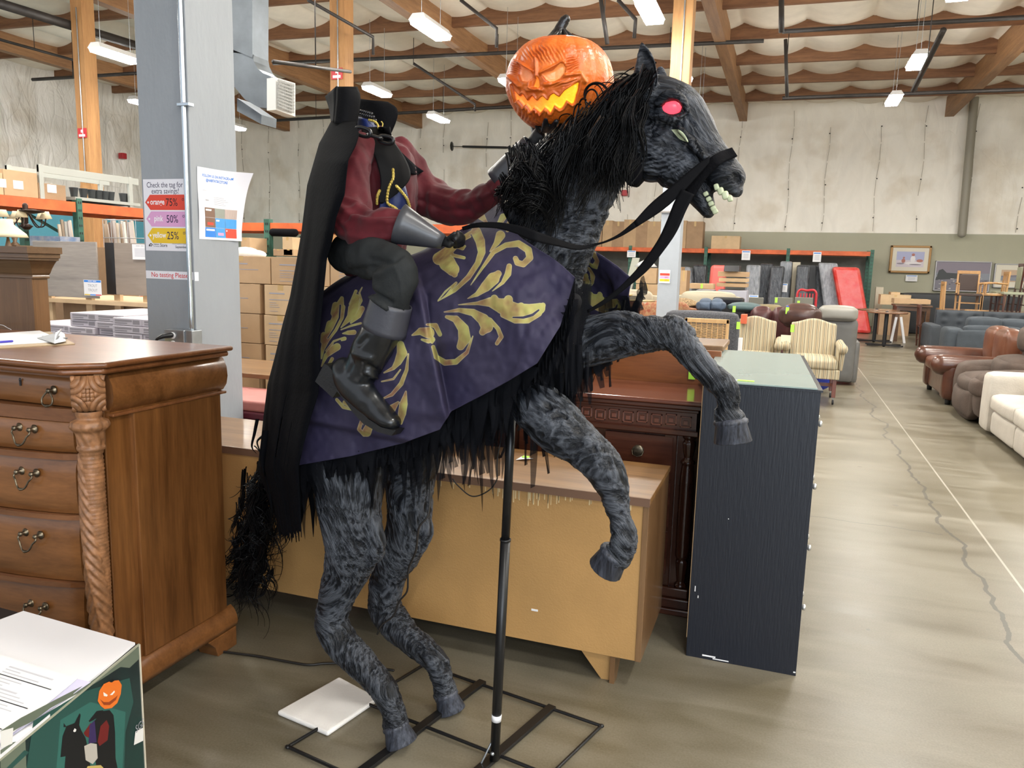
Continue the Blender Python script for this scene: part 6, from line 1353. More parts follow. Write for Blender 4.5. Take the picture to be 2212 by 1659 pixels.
GL = mat('frosted_glass', (.27,.35,.335), .22, spec=.6, var=.06, vscale=3, coat=.3)
mb = MB(); mb.prism([(*skew(X0-.003, Y0-.003), Z1+.0085), (*skew(X1-.012, Y0-.003), Z1+.0085), (*skew(X1-.012, Y1+.0), Z1+.0085), (*skew(X0-.003, Y1+.0), Z1+.0085)], (0,0,.006), GL); mb.build('glass_top', None, t, bevel=.001)
kn = mat('nickel_knob', (.6,.6,.6), .25, .8)
for j, (z0, z1) in enumerate(((.84,1.06),(.60,.82),(.36,.58),(.12,.34))):
    for i, y in enumerate((Y0+.04, Y0+.63)):
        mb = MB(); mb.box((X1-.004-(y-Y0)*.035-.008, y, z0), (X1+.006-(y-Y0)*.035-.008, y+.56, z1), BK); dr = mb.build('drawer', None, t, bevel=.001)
        for yy_ in ((y+.07, y+.20) if i == 0 else (y+.2, y+.4)):
            mb = MB(); mb.lathe([(.006,0),(.006,.008),(.012,.012),(.012,.020),(.006,.024)], (X1-(yy_-Y0)*.035, yy_, (z0+z1)/2), 14, kn, axis=(1,0,0)); mb.build('knob', None, dr)
mb = MB()
for (x, z, w_, h_) in ((-.20,.012,.05,.006),(-.245,.27,.003,.022),(-.232,.245,.003,.010),(-.14,.575,.003,.003),(.135,.012,.008,.005),(-.16,.006,.06,.004)): mb.box((x, Y0-.0006, z), (x+w_, Y0+.001, z+h_), M['white'])
mb.build('chipped_paint', None, t)
q = onz(1611,823,Z1+.015); mb = MB(); mb.box(q+np.array([-.03,-.008,0]), q+np.array([.03,.02,.001]), M['tag']); mb.box(q+np.array([-.07,-.004,0]), q+np.array([-.03,.012,.001]), M['white']); solo(mb, 'price_tag', None, 'lime and white tag lying on the frosted glass top', 'tag')
# small brown nightstand edge right of the black dresser
t = thing('nightstand', 'brown wooden nightstand half hidden behind the black dresser', 'nightstand', (.1, 5.0, 0)); NS = wood('orange_nightstand', (.26,.12,.05), (.16,.07,.03), 2, .35, .9, .2)
mb = MB(); mb.box((-.35, 4.55, 0), (.16, 5.0, .80), NS); mb.build('carcass', None, t); mb = MB(); mb.box((-.37, 4.53, .80), (.185, 5.02, .825), NS); mb.build('top', None, t, bevel=.004)
for z in (.16,.40,.60): mb = MB(); mb.tube([(.16,4.72,z),(.185,4.73,z),(.185,4.79,z),(.16,4.80,z)], .004, 6, M['steel']); mb.build('handle', None, t)
# ------------------------------------------------------------------ helpers for the sales floor
def ext(x0, y0, x1, y1, Y): a = onY(x0, y0, Y); b = onY(x1, y1, Y); return a[0], b[0], b[2], a[2]
def carton(x0, x1, z0, z1, Y, dep, label, m_=None, group='cardboard cartons', ink=True, rz=0, sidetape=False):
    t = thing('cardboard_carton', label, 'carton', ((x0+x1)/2, Y+dep/2, z0), rz, group); w_ = (x1-x0)/2; h_ = z1-z0; d_ = dep/2
    mb = MB(); mb.box((-w_, -d_, 0), (w_, d_, h_), m_ or M['card']); mb.build('box_body', None, t, bevel=.004, world=False)
    mb = MB(); tw = min(.03, w_*.25); mb.box((-tw, -d_-.001, h_*.82), (tw, -d_, h_), M['tape']); mb.box((-tw, -d_-.001, h_), (tw, d_+.001, h_+.001), M['tape']); mb.build('packing_tape', None, t, world=False)
    if ink:
        mb = MB()
        for a, b, c, e in ((.15,.62,.70,.745),(.15,.80,.50,.525),(.15,.36,.40,.415),(.15,.42,.33,.345),(.15,.46,.26,.275),(.15,.40,.12,.135)): mb.box((-w_+2*w_*a, -d_-.0015, h_*c), (-w_+2*w_*b, -d_-.0005, h_*e), M['greyprint'] if a else M['greyprint'])
        mb.build('printed_lines', None, t, world=False)
    return t
# cartons stacked beyond the pillar (seen between pillar and cape)
Yc = 6.0
def pc_(x0, y0, x1, y1, Y, dep, label, **k):
    a, b, c, e = ext(x0, y0, x1, y1, Y); c = k.pop('z0', c); return carton(a, b, c, e, Y, dep, label, **k)
a, _, _, _ = ext(478, 553, 480, 600, Yc)
rowz = [(1.515,1.265),(1.26,.985),(.98,.705),(.70,.42),(.415,.14)]
pos = ['top row of the carton stack', 'second row of the carton stack', 'third row of the carton stack', 'fourth row of the carton stack', 'bottom row of the carton stack']
for r_, (z1, z0) in enumerate(rowz):
    xs = [(-5.15,-4.49),(-4.48,-3.86),(-3.85,-3.25)] if r_ == 0 else [(-5.30,-4.62),(-4.555,-4.20),(-4.15,-3.80)]
    for q, (xa, xb) in enumerate(xs):
        carton(xa+.01*(r_ % 2), xb+.01*(r_ % 2), z0 if r_ < 4 else 0, z1, Yc-(.0 if r_ == 0 else (.0,.02,.04)[q]), .5, f'printed tan carton in the {pos[r_]}, {("beside the pillar", "second from the pillar", "nearest the cape")[q]}', m_=(M['card'], M['card2'])[1 if (r_ and q) else 0], group='stacked tan cartons')
for r_ in range(4):
    mb = None
# shelving, bag and boxes behind the stack
def rack(name, label, axis, p0, L_, z_top, posts, dep=1.0, beams=(0,), hh=.11):
    t = thing(name, label, 'shelving', (p0[0], p0[1], 0))
    for s_ in posts:
        x, y = (p0[0]+s_, p0[1]) if axis == 'x' else (p0[0], p0[1]+s_)
        for k in (0, 1):
            xx, yy = (x, y+k*dep) if axis == 'x' else (x-k*dep, y)
            mb = MB(); mb.box((xx-.045, yy-.04, 0), (xx+.045, yy+.04, z_top+.05), M['green'])
            for z in np.arange(.15, z_top, .10):
                if axis == 'x': mb.box((xx-.022, yy-.043, z), (xx-.008, yy-.038, z+.03), M['black']); mb.box((xx+.008, yy-.043, z), (xx+.022, yy-.038, z+.03), M['black'])
                else: mb.box((xx+.040, yy-.022, z), (xx+.048, yy-.008, z+.03), M['black']); mb.box((xx+.040, yy+.008, z), (xx+.048, yy+.022, z+.03), M['black'])
            mb.build('upright', None, t)
        a = (x, y, z_top*.75); b = (x, y+dep, z_top*.95) if axis == 'x' else (x-dep, y, z_top*.95); mb = MB(); mb.bar(a, b, .03, .03, M['green']); mb.build('brace', None, t)
    for z in beams:
        for k in (0, 1):
            for s0, s1 in zip(posts[:-1], posts[1:]):
                mb = MB()
                if axis == 'x': mb.box((p0[0]+s0+.05, p0[1]-.03+k*dep, z-hh), (p0[0]+s1-.05, p0[1]+.02+k*dep, z), M['orange'])
                else: mb.box((p0[0]-.02-k*dep, p0[1]+s0+.05, z-hh), (p0[0]+.03-k*dep, p0[1]+s1-.05, z), M['orange'])
                mb.build('beam', None, t)
        mb = MB()
        if axis == 'x': mb.box((p0[0]+posts[0], p0[1], z-.012), (p0[0]+posts[-1], p0[1]+dep, z), M['steel'])
        else: mb.box((p0[0]-dep, p0[1]+posts[0], z-.012), (p0[0], p0[1]+posts[-1], z), M['steel'])
        mb.build('deck', None, t)
    return t
rack('pallet_rack', 'orange and green pallet rack beyond the carton stack', 'x', (-8.3, 9.0), 5, 1.98, [0, 1.55, 2.35+.0, 4.6], .9, (1.98, 1.30))
rack('pallet_rack', 'long orange beamed pallet rack at left under the cartons', 'y', (-9.0, 5.2), 8, 2.17, [0, 2.75, 5.5], 1.0, (2.17, .9), .13)
rack('pallet_rack', 'orange and green pallet rack along the far wall holding mattresses', 'x', (-9.0, 23.3), 11, 2.12, [0, 2.25, 4.5, 6.72, 8.98, 11.14], 1.1, (2.12,), .12)
for x0, y0, x1, y1, lab, mm in ((610,512,632,552,'open tan box with raised flaps on the rack by the cape','card2'),(590,538,612,553,'small tan box on the rack beyond the carton stack','card3'),(612,538,634,553,'tan box with tape on the rack beyond the carton stack','card'),(520,513,540,545,'leaning tan box beside the pillar above the cartons','card')):
    pc_(x0, y0, x1, y1, 8.6, .4, lab, m_=M[mm], ink=False)
BAG = mat('white_plastic_bag', (.8,.8,.8), .4, bump=.4, bscale=12)
mb = MB(); a = onY(530,548,6.3); mb.sphere(a, .12, 16, BAG, k=(1.3,.9,.55)); solo(mb, 'plastic_bag', None, 'white plastic bag on the carton stack beside the pillar', 'bag'); mb = MB(); mb.sphere(onY(553,550,6.3), .09, 16, BAG, k=(1.2,.9,.5)); solo(mb, 'plastic_bag', None, 'smaller white plastic bag on the carton stack', 'bag')
mb = MB(); a = onY(590,502,8.9); mb.tube([a, onY(636,503,8.9)], .055, 10, CL); solo(mb, 'rolled_cloth', None, 'rolled black cloth on the upper rack shelf by the cape', 'cloth')
# tables beside the pillar
t = thing('wooden_table', 'brown wooden table in front of the carton stack', 'table', (-3.6, 4.6, 0)); mb = MB(); mb.box((-4.2, 4.14, .72), (-3.0, 4.75, .75), BT); mb.build('tabletop', None, t, bevel=.004)
for x, y in ((-4.15,4.2),(-3.05,4.2),(-4.15,4.7),(-3.05,4.7)): mb = MB(); mb.box((x-.03,y-.03,0),(x+.03,y+.03,.72), WK); mb.build('leg', None, t)
t = thing('upholstered_bench', 'bench with pink padded top and burgundy striped skirt beside the pillar', 'bench', (-3.0, 3.85, 0))
PK = mat('pink_padding', (.45,.16,.14), .6, var=.1); BU = mat('burgundy_trim', (.10,.012,.025), .5)
mb = MB(); mb.box((-3.75, 3.70, .60), (-2.40, 4.12, .665), PK); mb.build('seat_pad', None, t, bevel=.015, seg=3); mb = MB(); mb.box((-3.75, 3.69, .555), (-2.40, 4.12, .60), BU); mb.build('trim_band', None, t, bevel=.01)
def stripes(name, c1, c2, c3, per, axis=0, rough=.75):
    m = bpy.data.materials.new(name); m.use_nodes = True; nt = m.node_tree; N = nt.nodes; L = nt.links; b = N['Principled BSDF']; b.inputs['Roughness'].default_value = rough
    tc = N.new('ShaderNodeTexCoord'); sx = N.new('ShaderNodeSeparateXYZ'); L.new(tc.outputs['Object'], sx.inputs[0])
    d = N.new('ShaderNodeMath'); d.operation = 'DIVIDE'; d.inputs[1].default_value = per; L.new(sx.outputs[axis], d.inputs[0]); f = N.new('ShaderNodeMath'); f.operation = 'FRACT'; L.new(d.outputs[0], f.inputs[0])
    r = N.new('ShaderNodeValToRGB'); r.color_ramp.interpolation = 'CONSTANT'; e = r.color_ramp.elements; e[0].position = 0; e[0].color = (*c1, 1); e[1].position = .22; e[1].color = (*c2, 1)
    for p, c in ((.28, c1), (.40, c3), (.46, c1), (.60, c2), (.66, c1), (.84, c3), (.90, c1)): q = e.new(p); q.color = (*c, 1)
    L.new(f.outputs[0], r.inputs[0]); L.new(r.outputs[0], b.inputs['Base Color']); return m
mb = MB(); mb.box((-3.72, 3.71, .0), (-2.43, 4.10, .555), stripes('burgundy_stripes', (.16,.02,.04), (.45,.35,.33), (.3,.15,.15), .05)); mb.build('striped_skirt', None, t)
# flooring display at the left
GW = wood('grey_plank_sample', (.42,.37,.33), (.20,.18,.165), 0, .5, .45, 0, 1.3); GW2 = wood('taupe_plank_sample', (.34,.28,.23), (.22,.18,.15), 0, .5, .45, 0, 1.3)
def plank_board(x0, x1, z0, z1, Y, label, m_, strip):
    t = thing('flooring_sample', label, 'flooring sample', ((x0+x1)/2, Y, z0))
    mb = MB(); mb.box((x0, Y, z0), (x1, Y+.02, z1), m_); mb.build('sample_board', None, t, bevel=.002)
    for x in (x0+(x1-x0)*.18, x0+(x1-x0)*.82): mb = MB(); mb.box((x-.04, Y+.02, .80), (x+.04, Y+.06, z0+.3), M['card2']); mb.build('stand_post', None, t)
    if strip: mb = MB(); mb.box((x0-.0, Y-.002, z0), (x0+strip, Y, z1), M['black']); mb.build('black_edge', None, t)
    return t
x0, x1, z0, z1 = ext(70,520,213,645,6.0); t = plank_board(x0, x1, z0, z1, 6.0, 'grey wood plank flooring sample with blue banner sign, left one', GW, 0)
x0, x1, z0, z1 = ext(226,524,330,640,6.1); t = plank_board(x0, x1, z0, z1, 6.1, 'taupe plank flooring sample with black left edge beside the pillar', GW2, .12)
x0, x1, z0, z1 = ext(174,604,214,640,5.95); t = sheet('sign_card', 'white card reading TROUT TROUT on the grey plank sample', 'sign', (x0, 5.985, z0), (1,0,0), (0,0,1), (0,-1,0), x1-x0, z1-z0, M['white']); P = Panel((x0, 5.985, z0), (1,0,0), (0,0,1), (0,-1,0)); W_, H_ = x1-x0, z1-z0
P.rect(.005, H_*.85, W_-.005, H_-.003, INK['blue']); P.rect(W_*.25, H_*.90, W_*.48, H_*.94, INK['wht']); P.rect(W_*.52, H_*.90, W_*.72, H_*.94, INK['wht']); P.text('TROUT', W_/2, H_*.56, .038, M['greyprint'], 'CENTER'); P.text('TROUT', W_/2, H_*.27, .038, M['greyprint'], 'CENTER')
for k, c in enumerate(('yellow','blue','redtx')): P.rect(W_*(.02+.32*k), .004, W_*(.34+.32*k), .014, INK[c])
P.mb.build('print', None, t)
x0, x1, z0, z1 = ext(279,527,308,561,6.05); t = sheet('sign_card', 'white text sheet on the taupe plank sample at the pillar edge', 'sign', (x0, 6.085, z0), (1,0,0), (0,0,1), (0,-1,0), .20, z1-z0, M['white']); P = Panel((x0, 6.085, z0), (1,0,0), (0,0,1), (0,-1,0))
for k in range(7): P.rect(.03, (z1-z0)*(.2+.08*k), .17, (z1-z0)*(.2+.08*k)+.006, M['lightprint'])
P.rect(.05, (z1-z0)*.87, .10, (z1-z0)*.90, M['greyprint']); P.rect(.11, (z1-z0)*.87, .15, (z1-z0)*.90, M['greyprint']); P.mb.build('print', None, t)
# packs of flooring planks, each carton with a printed end label
FW = mat('white_flooring_carton', (.58,.54,.60), .45, var=.05); FL = mat('carton_label_print', (.30,.28,.31), .6)
fc = None; n_ = 0
lab_rows = ['lowest', 'second lowest', 'third lowest', 'middle', 'upper middle', 'second highest', 'highest']
for c, (xa, Yf) in enumerate(((-6.15,5.16),(-5.83,5.14),(-5.51,5.14),(-5.10,4.92),(-4.78,4.90),(-6.47,5.2))):
    for r_ in range(7):
        z = .55+r_*.062-(.0 if c < 3 else .0); 
        if c in (0, 5) and r_ > 4: continue
        lb = f'white flooring carton with grey end label, {lab_rows[r_]} of the {("second", "third", "fourth", "fifth", "rightmost", "leftmost")[c]} column'
        if fc is None:
            fc = thing('flooring_carton', lb, 'carton', (xa, Yf, z), 0, 'flooring cartons'); mb = MB(); mb.box((-.155, 0, 0), (.155, .82, .058), FW); mb.build('box_body', None, fc, bevel=.004, world=False)
            mb = MB(); mb.box((-.13, -.001, .012), (.0, 0, .022), FL); mb.box((-.13, -.001, .030), (.05, 0, .046), FL); mb.box((.06, -.001, .012), (.13, 0, .046), FL); mb.build('end_label', None, fc, world=False)
        else: dup(fc, (xa+random.uniform(-.008,.008), Yf+random.uniform(-.02,.02), z), 0, lb)
mb = MB(); mb.box((-6.7, 4.95, 0), (-4.6, 5.95, .55), M['card3']); solo(mb, 'pallet', None, 'loaded pallet base under the flooring cartons', 'pallet')
mb = MB(); mb.box((-7.4, 5.98, .99), (-5.4, 6.9, 1.03), M['card2']); mb.box((-7.3, 6.2, .0), (-5.45, 6.9, .99), M['card3']); solo(mb, 'pallet_table', None, 'pale wooden platform under the plank samples', 'table')
# things on and under the left rack
for x0, y0, x1, y1, lab, mm in ((-30,372,7,416,'white and tan carton at the left frame edge on the rack','card2'),(9,370,82,425,'tan carton wrapped in tape on top of the left rack','card'),(84,398,142,432,'plain brown carton right of the taped one on the left rack','card3')):
    A_ = onX(x0, y1, -9.0); B_ = onX(x1, y1, -9.0); zt_ = onX((x0+x1)/2, y0, -9.0)[2]
    t = thing('cardboard_carton', lab, 'carton', (-9.3, (A_[1]+B_[1])/2, 2.17), group='cartons on the left rack'); mb = MB(); mb.box((-9.5, A_[1], 2.172), (-8.99, B_[1], zt_), M[mm]); mb.build('box_body', None, t, bevel=.004)
    mb = MB(); mb.box((-8.99, A_[1]+.12, 2.26), (-8.985, A_[1]+.25, 2.36), M['white']); mb.build('shipping_label', None, t)
t = thing('metal_shelf', 'grey perforated steel shelf frame on top of the left rack', 'shelving', (-9.3, 8.2, 2.2)); GS = mat('grey_shelf_steel', (.40,.41,.38), .5, .3)
for x in (-9.0, -9.55):
    for y in (7.43, 8.85): mb = MB(); mb.box((x-.02, y-.03, 2.172), (x+.02, y+.03, 2.60), GS); mb.build('upright', None, t)
    mb = MB(); mb.box((x-.015, 7.4, 2.50), (x+.015, 9.0, 2.59), GS); mb.build('shelf_beam', None, t)
mb = MB(); mb.box((-9.6, 7.9, 2.20), (-8.97, 9.0, 2.24), GS); mb.build('shelf_board', None, t)
BP = mat('dark_grey_pot', (.05,.055,.06), .5)
for k, y in enumerate((7.98,8.13,8.26,8.37,8.48,8.58,8.80,8.9)):
    mb = MB(); mb.lathe([(.04,2.245),(.055,2.36),(.058,2.365),(.052,2.368),(.04,2.26)], (-9.08, y, 0), 14, BP); solo(mb, 'plant_pot', None, 'dark grey plant pot on the steel shelf frame, '+('nearest the cartons', 'second from the cartons', 'third from the cartons', 'fourth from the cartons', 'fifth from the cartons', 'sixth from the cartons', 'left of the two by the pillar', 'right of the two by the pillar')[k], 'pot', 'plant pots on the steel shelf')
SH = mat('cream_lampshade', (.72,.62,.42), .7)
def shade(px, py0, py1, r0, r1, Y, label, cat='lamp', base=True, floor=None):
    a = onY(px, py0, Y); b = onY(px, py1, Y); h_ = a[2]-b[2]; t = thing('table_lamp', label, cat, (a[0], Y, b[2]-.3))
    mb = MB(); mb.lathe([(r0, 0), (r0*1.15, -h_*.3), (r1*.9, -h_*.8), (r1, -h_)], a, 26, SH); mb.build('lamp_shade', None, t)
    if base: mb = MB(); mb.lathe([(.06,-h_-.30),(.05,-h_-.27),(.02,-h_-.24),(.05,-h_-.15),(.02,-h_-.05),(.01,-h_)], a, 16, WK); mb.build('lamp_base', None, t)
shade(14,473,512,.055,.19,6.0,'table lamp with large cream shade at the left edge'); shade(28,464,480,.05,.10,7.2,'small cream lamp shade behind the large shade at left')
t = thing('chandelier', 'dark bronze chandelier with small cream shades under the left rack beam', 'chandelier', tuple(onY(55,480,6.6)))
BZ = mat('bronze', (.03,.015,.010), .35, .6)
c = onY(54,444,6.6); mb = MB(); mb.tube([c, c+np.array([0,0,-.24])], [.03,.02], 10, BZ); mb.lathe([(.02,0),(.07,-.03),(.03,-.07)], c+np.array([0,0,-.20]), 14, BZ); mb.build('stem', None, t)
for k in range(5):
    a_ = k*1.256+.4; e = c+np.array([.22*math.cos(a_), .22*math.sin(a_), -.14]); A = catmull(np.array([c+[0,0,-.02], c+np.array([.12*math.cos(a_), .12*math.sin(a_), -.22]), c+np.array([.20*math.cos(a_), .20*math.sin(a_), -.22]), e]), 14); mb = MB(); mb.tube(A, .007, 6, BZ); mb.build('arm', None, t)
    mb = MB(); mb.lathe([(.035,.08),(.04,.06),(.065,0)], e, 16, SH); mb.build('small_shade', None, t)
mb = MB(); mb.lathe([(.02,.0),(.12,.02),(.13,.035),(.02,.05)], onY(69,462,6.5), 16, BZ); solo(mb, 'ceiling_fan_hub', None, 'round bronze canopy beside the chandelier', 'lamp part')
a = onY(112,510,7.05); mb = MB(); mb.box((a[0]-.38, 7.06, a[2]-.118), (a[0]+.12, 7.34, a[2]+.0), mat('blue_printed_box', (.12,.19,.33), .6, col2=(.4,.4,.42), vscale=7)); solo(mb, 'printed_box', None, 'flat blue and white printed box behind the cornice cabinet', 'box')
mb = MB(); mb.box((a[0]-.6, 7.05, 0), (a[0]+1.0, 7.35, a[2]-.12), M['card3']); solo(mb, 'storage_cabinet', None, 'brown cabinet under the flat printed box behind the plank samples', 'cabinet')
MO = [mat('molding_%d' % k, c, .5) for k, c in enumerate(((.5,.42,.33),(.32,.24,.17),(.55,.52,.48),(.16,.10,.07),(.40,.36,.34)))]
places = ['beside the green upright', 'in the wire bin left of the pillar', 'in the wire bin nearest the pillar']
for k in range(26):
    px = (140+5*(k % 6)) if k < 6 else 238+6.5*((k-6) % 10)+(random.random()*2 if k > 15 else 0); Y = 7.6+.12*(k % 4)+(.3 if k > 15 else 0)
    a = onY(px, 530, Y); b = onY(px-12+random.uniform(-3,3), 476+random.uniform(-3,10), Y)
    mb = MB(); mb.bar(a-[0,0,.5], b, .035, .02, MO[k % 5]); solo(mb, 'trim_board', None, 'leaning wood trim board '+places[0 if k < 6 else (1 if k < 16 else 2)], 'trim board', 'leaning trim boards '+places[0 if k < 6 else (1 if k < 16 else 2)])
mb = MB()
for px0, px1 in ((222,300),): 
    for z in (1.92,1.70): a = onY(px0,480,7.5); b = onY(px1,480,7.5); mb.tube([(a[0],7.5,z),(b[0]+.3,7.5,z)], .006, 6, M['steel'])
    for k in range(9): mb.tube([(a[0]+.13*k,7.5,1.92),(a[0]+.13*k,7.5,0)], .004, 5, M['steel'])
solo(mb, 'wire_bin', None, 'wire bin front holding trim boards left of the pillar', 'bin')
# ------------------------------------------------------------------ far wall rack contents
mb = MB(); mb.box((-9.1, 24.6, 0), (2.2, 24.7, 2.0), GREYW); struct(mb.build('trim_4'))
YR = 23.25
for k, (a, b) in enumerate(((1285,1300),(1302,1322),(1323,1347),(1348,1373),(1374,1398),(1399,1426),(1427,1455),(1457,1482),(1484,1518))):
    x0, x1, _, z1 = ext(a, 474+2*(k % 3), b, 520, YR); carton(x0, x1-.015, 2.122, z1, YR+.05, .55, 'tall upright brown carton on the far rack, '+('at the horse neck','second from the neck','third from the neck','fourth from the neck','fifth from the neck','with white label left of the grey post','behind the grey post','right of the grey post','rightmost, leaning')[k], group='upright cartons on the far rack', ink=False, m_=M['card' if k % 2 else 'card3'])
x0, x1, _, z1 = ext(1537,509,1597,535, YR); carton(x0, x1, 2.122, z1, YR+.05, .7, 'wide low carton alone on the far rack right of the horse jaw', ink=False, group=None, m_=M['card2'])
def wallbox(name, label, cat, x0, y0, x1, y1, Y, dep, m_, floor=False, lean=0., bevel=.01, group=None):
    a, b, c, e = ext(x0, y0, x1, y1, Y); c = 0 if floor else c
    mb = MB(); mb.prism([(a, Y, c), (b, Y, c), (b+lean, Y+.1, e), (a+lean, Y+.1, e)], (0, dep, 0), m_); return solo(mb, name, None, label, cat, group, bevel=bevel)
def wrap(name, c, r=.18): return mat(name, c, r, bump=.9, bscale=9, col2=tuple(min(1, q*1.8+.05) for q in c), vscale=6, stretch=(3,1,1))
WD = wrap('dark_wrapped_mattress', (.025,.028,.035)); WW = wrap('clear_wrapped_mattress', (.17,.18,.20)); RB = mat('red_plastic_bag', (.55,.025,.02), .18, bump=1., bscale=6, col2=(.62,.12,.10), vscale=4)
CRM = mat('cream_board', (.52,.47,.36), .6); DOORW = mat('white_door', (.68,.66,.58), .45)
mt = [(1470,576,1502,655,WW,-.2,'grey plastic wrapped mattress nearest the stacked cartons'),(1500,572,1524,650,WD,-.05,'narrow dark wrapped mattress left of the red cushion'),(1612,572,1637,672,WW,.0,'clear wrapped mattress right of the carton stack'),(1637,569,1660,668,WD,.05,'dark wrapped mattress, second in the row'),(1661,574,1684,668,WD,.05,'dark wrapped mattress with white edge, middle of the row'),(1684,564,1703,664,WW,.02,'tall clear wrapped mattress left of the cream boards'),(1722,572,1742,680,WD,.0,'narrow dark wrapped mattress left of the black headboard'),(1764,574,1795,672,WD,-.25,'striped dark mattress with white piping in the far rack'),(1799,568,1832,672,WW,-.35,'white edged clear wrapped mattress next to the red bag')]
for k, (x0, y0, x1, y1, m_, ln, lb) in enumerate(mt): wallbox('mattress', lb, 'mattress', x0, y0, x1, y1, 22.05+.62*(k % 2), .5, m_, True, ln, .05, 'mattresses in the far rack')
wallbox('bagged_mattress', 'mattress in a bright red plastic bag leaning at the rack end', 'mattress', 1836, 577, 1884, 713, 21.6, .5, RB, True, -.42, .08)
wallbox('headboard', 'black slatted headboard between mattresses in the far rack', 'headboard', 1742, 572, 1766, 690, 22.6, .06, M['black'], True, -.15)
wallbox('headboard', 'thin black panel leaning left of the white edged mattress', 'headboard', 1794, 573, 1801, 690, 23.18, .05, M['black'], True, -.25)
for a, b, lb in ((1703,1712,'left of the two cream boards standing in the far rack'),(1713,1722,'right of the two cream boards standing in the far rack')): wallbox('board', lb, 'board', a, 566, b-1, 672, 23.0 if 'left' in lb else 22.62, .2, CRM, True)
wallbox('seat_cushion', 'salmon red wrapped cushion standing behind the cartons', 'cushion', 1530, 572, 1563, 612, 21, .3, mat('salmon_wrap', (.72,.14,.12), .4, bump=.5, bscale=8), True, .05, .08)
t = thing('panel_door', 'white six panel door leaning by the far rack at the horse chest', 'door', (-5.9, 24.3, 0)); x0, x1, z0, z1 = ext(1262,553,1302,626,23.9)
mb = MB(); mb.box((x0, 23.9, 0), (x1, 23.95, z1), DOORW); mb.build('door_leaf', None, t)
for i in (0, 1):
    for zz0, zz1 in ((.15,.7),(.8,1.35),(1.42,1.6)): mb = MB(); mb.box((x0+.08+i*(x1-x0)*.45, 23.89, zz0), (x0+.04+(i+1)*(x1-x0)*.45, 23.905, min(zz1, z1-.08)), DOORW); mb.build('door_panel', None, t, bevel=.01)
for x0, y0, x1, y1, Y, lb in ((1375,578,1417,613,20,'upper large carton left of the grey post'),(1374,613,1419,655,20,'lower large carton left of the grey post'),(1452,576,1470,614,20,'upper carton right of the grey post'),(1452,615,1468,655,20,'lower carton right of the grey post'),(1471,584,1482,625,19.7,'narrow carton standing beside the wrapped mattress')): pc_(x0, y0, x1, y1, Y, .7, lb, ink=False, group=None, **({} if 'upper' in lb else {'z0': 0}))
mb = MB(); a = onY(1395,572,20.2); mb.lathe([(.3,-.05),(.2,.05),(.02,.14)], a, 12, BAG); solo(mb, 'plastic_bag', None, 'white plastic bag bulging out of the upper large carton', 'bag')
wallbox('board', 'long pale board leaning on the green upright left of the cartons', 'board', 1338, 556, 1350, 640, 22, .05, mat('pale_board', (.55,.56,.48), .5), True, .35)
for k, (y0, y1, x0, x1) in enumerate(((586,599,1551,1615),(600,610,1553,1614),(611,621,1548,1613))): pc_(x0, y0, x1, y1, 16, .8, 'flat brown carton on the bed frame pile, '+('topmost', 'middle', 'lowest')[k], ink=False, group='flat cartons pile', m_=M['card2' if k == 1 else 'card'])
wallbox('flat_panel', 'black flat panel resting on top of the carton pile', 'panel', 1564, 573, 1596, 587, 15.9, .6, M['black'], False, .0)
pc_(1490, 612, 1540, 625, 15.5, .5, 'low long carton left of the flat carton pile', ink=False, group=None)
wallbox('metal_cabinet', 'pale grey cabinet under the flat carton pile', 'cabinet', 1550, 626, 1610, 668, 15.9, .7, mat('pale_grey_metal', (.40,.40,.46), .5), True); wallbox('metal_cabinet', 'smaller pale grey box unit left of the pile cabinet', 'cabinet', 1503, 626, 1538, 660, 15.9, .6, mat('pale_grey_metal_b', (.42,.42,.50), .5), True)
# signs on the racks
def card(px0, py0, px1, py1, Y, label):
    a, b, c, e = ext(px0, py0, px1, py1, Y); t = sheet('sign_card', label, 'sign', (a, Y, c), (1,0,0), (0,0,1), (0,-1,0), b-a, e-c, M['white']); P = Panel((a, Y, c), (1,0,0), (0,0,1), (0,-1,0)); W_, H_ = b-a, e-c
    P.rect(W_*.08, H_*.82, W_*.92, H_*.92, INK['blue']); 
    for k in range(4): P.rect(W_*.2, H_*(.2+.13*k), W_*.8, H_*(.26+.13*k), M['lightprint'])
    P.mb.build('print', None, t)
card(1603,541,1620,562,23.2,'white sign card on the far orange beam right of the carton'); card(1757,544,1773,566,23.2,'white sign card at the right end of the far orange beam'); card(1355,541,1373,556,23.2,'white sign card on the far rack upright at the horse neck'); card(1683,612,1700,631,22.3,'white sign card hung on the wrapped mattresses'); card(1618,637,1637,656,14,'white sign card on the grey box among the chairs'); card(1957,594,1981,608,24.9,'small white text sheet under the framed beach picture')
a, b, c, e = ext(1424,583,1446,612,11.12); t = sheet('savings_poster', 'small orange, pink and yellow savings poster on the far grey post', 'poster', (a, 11.15, c), (1,0,0), (0,0,1), (0,-1,0), b-a, e-c, M['white']); P = Panel((a, 11.15, c), (1,0,0), (0,0,1), (0,-1,0)); W_, H_ = b-a, e-c
P.text('Check the tag for', W_/2, H_*.88, .016, M['navyprint'], 'CENTER'); P.text('extra savings!', W_/2, H_*.80, .016, M['navyprint'], 'CENTER')
for k, (cc, tx) in enumerate((('orange','75%'),('pink','50%'),('yellow','25%'))): v0 = H_*(.57-.22*k); P.rect(W_*.06, v0, W_*.96, v0+H_*.19, INK[cc]); P.text(tx, W_*.5, v0+.008, .028, M['navyprint'])
P.mb.build('print', None, t)
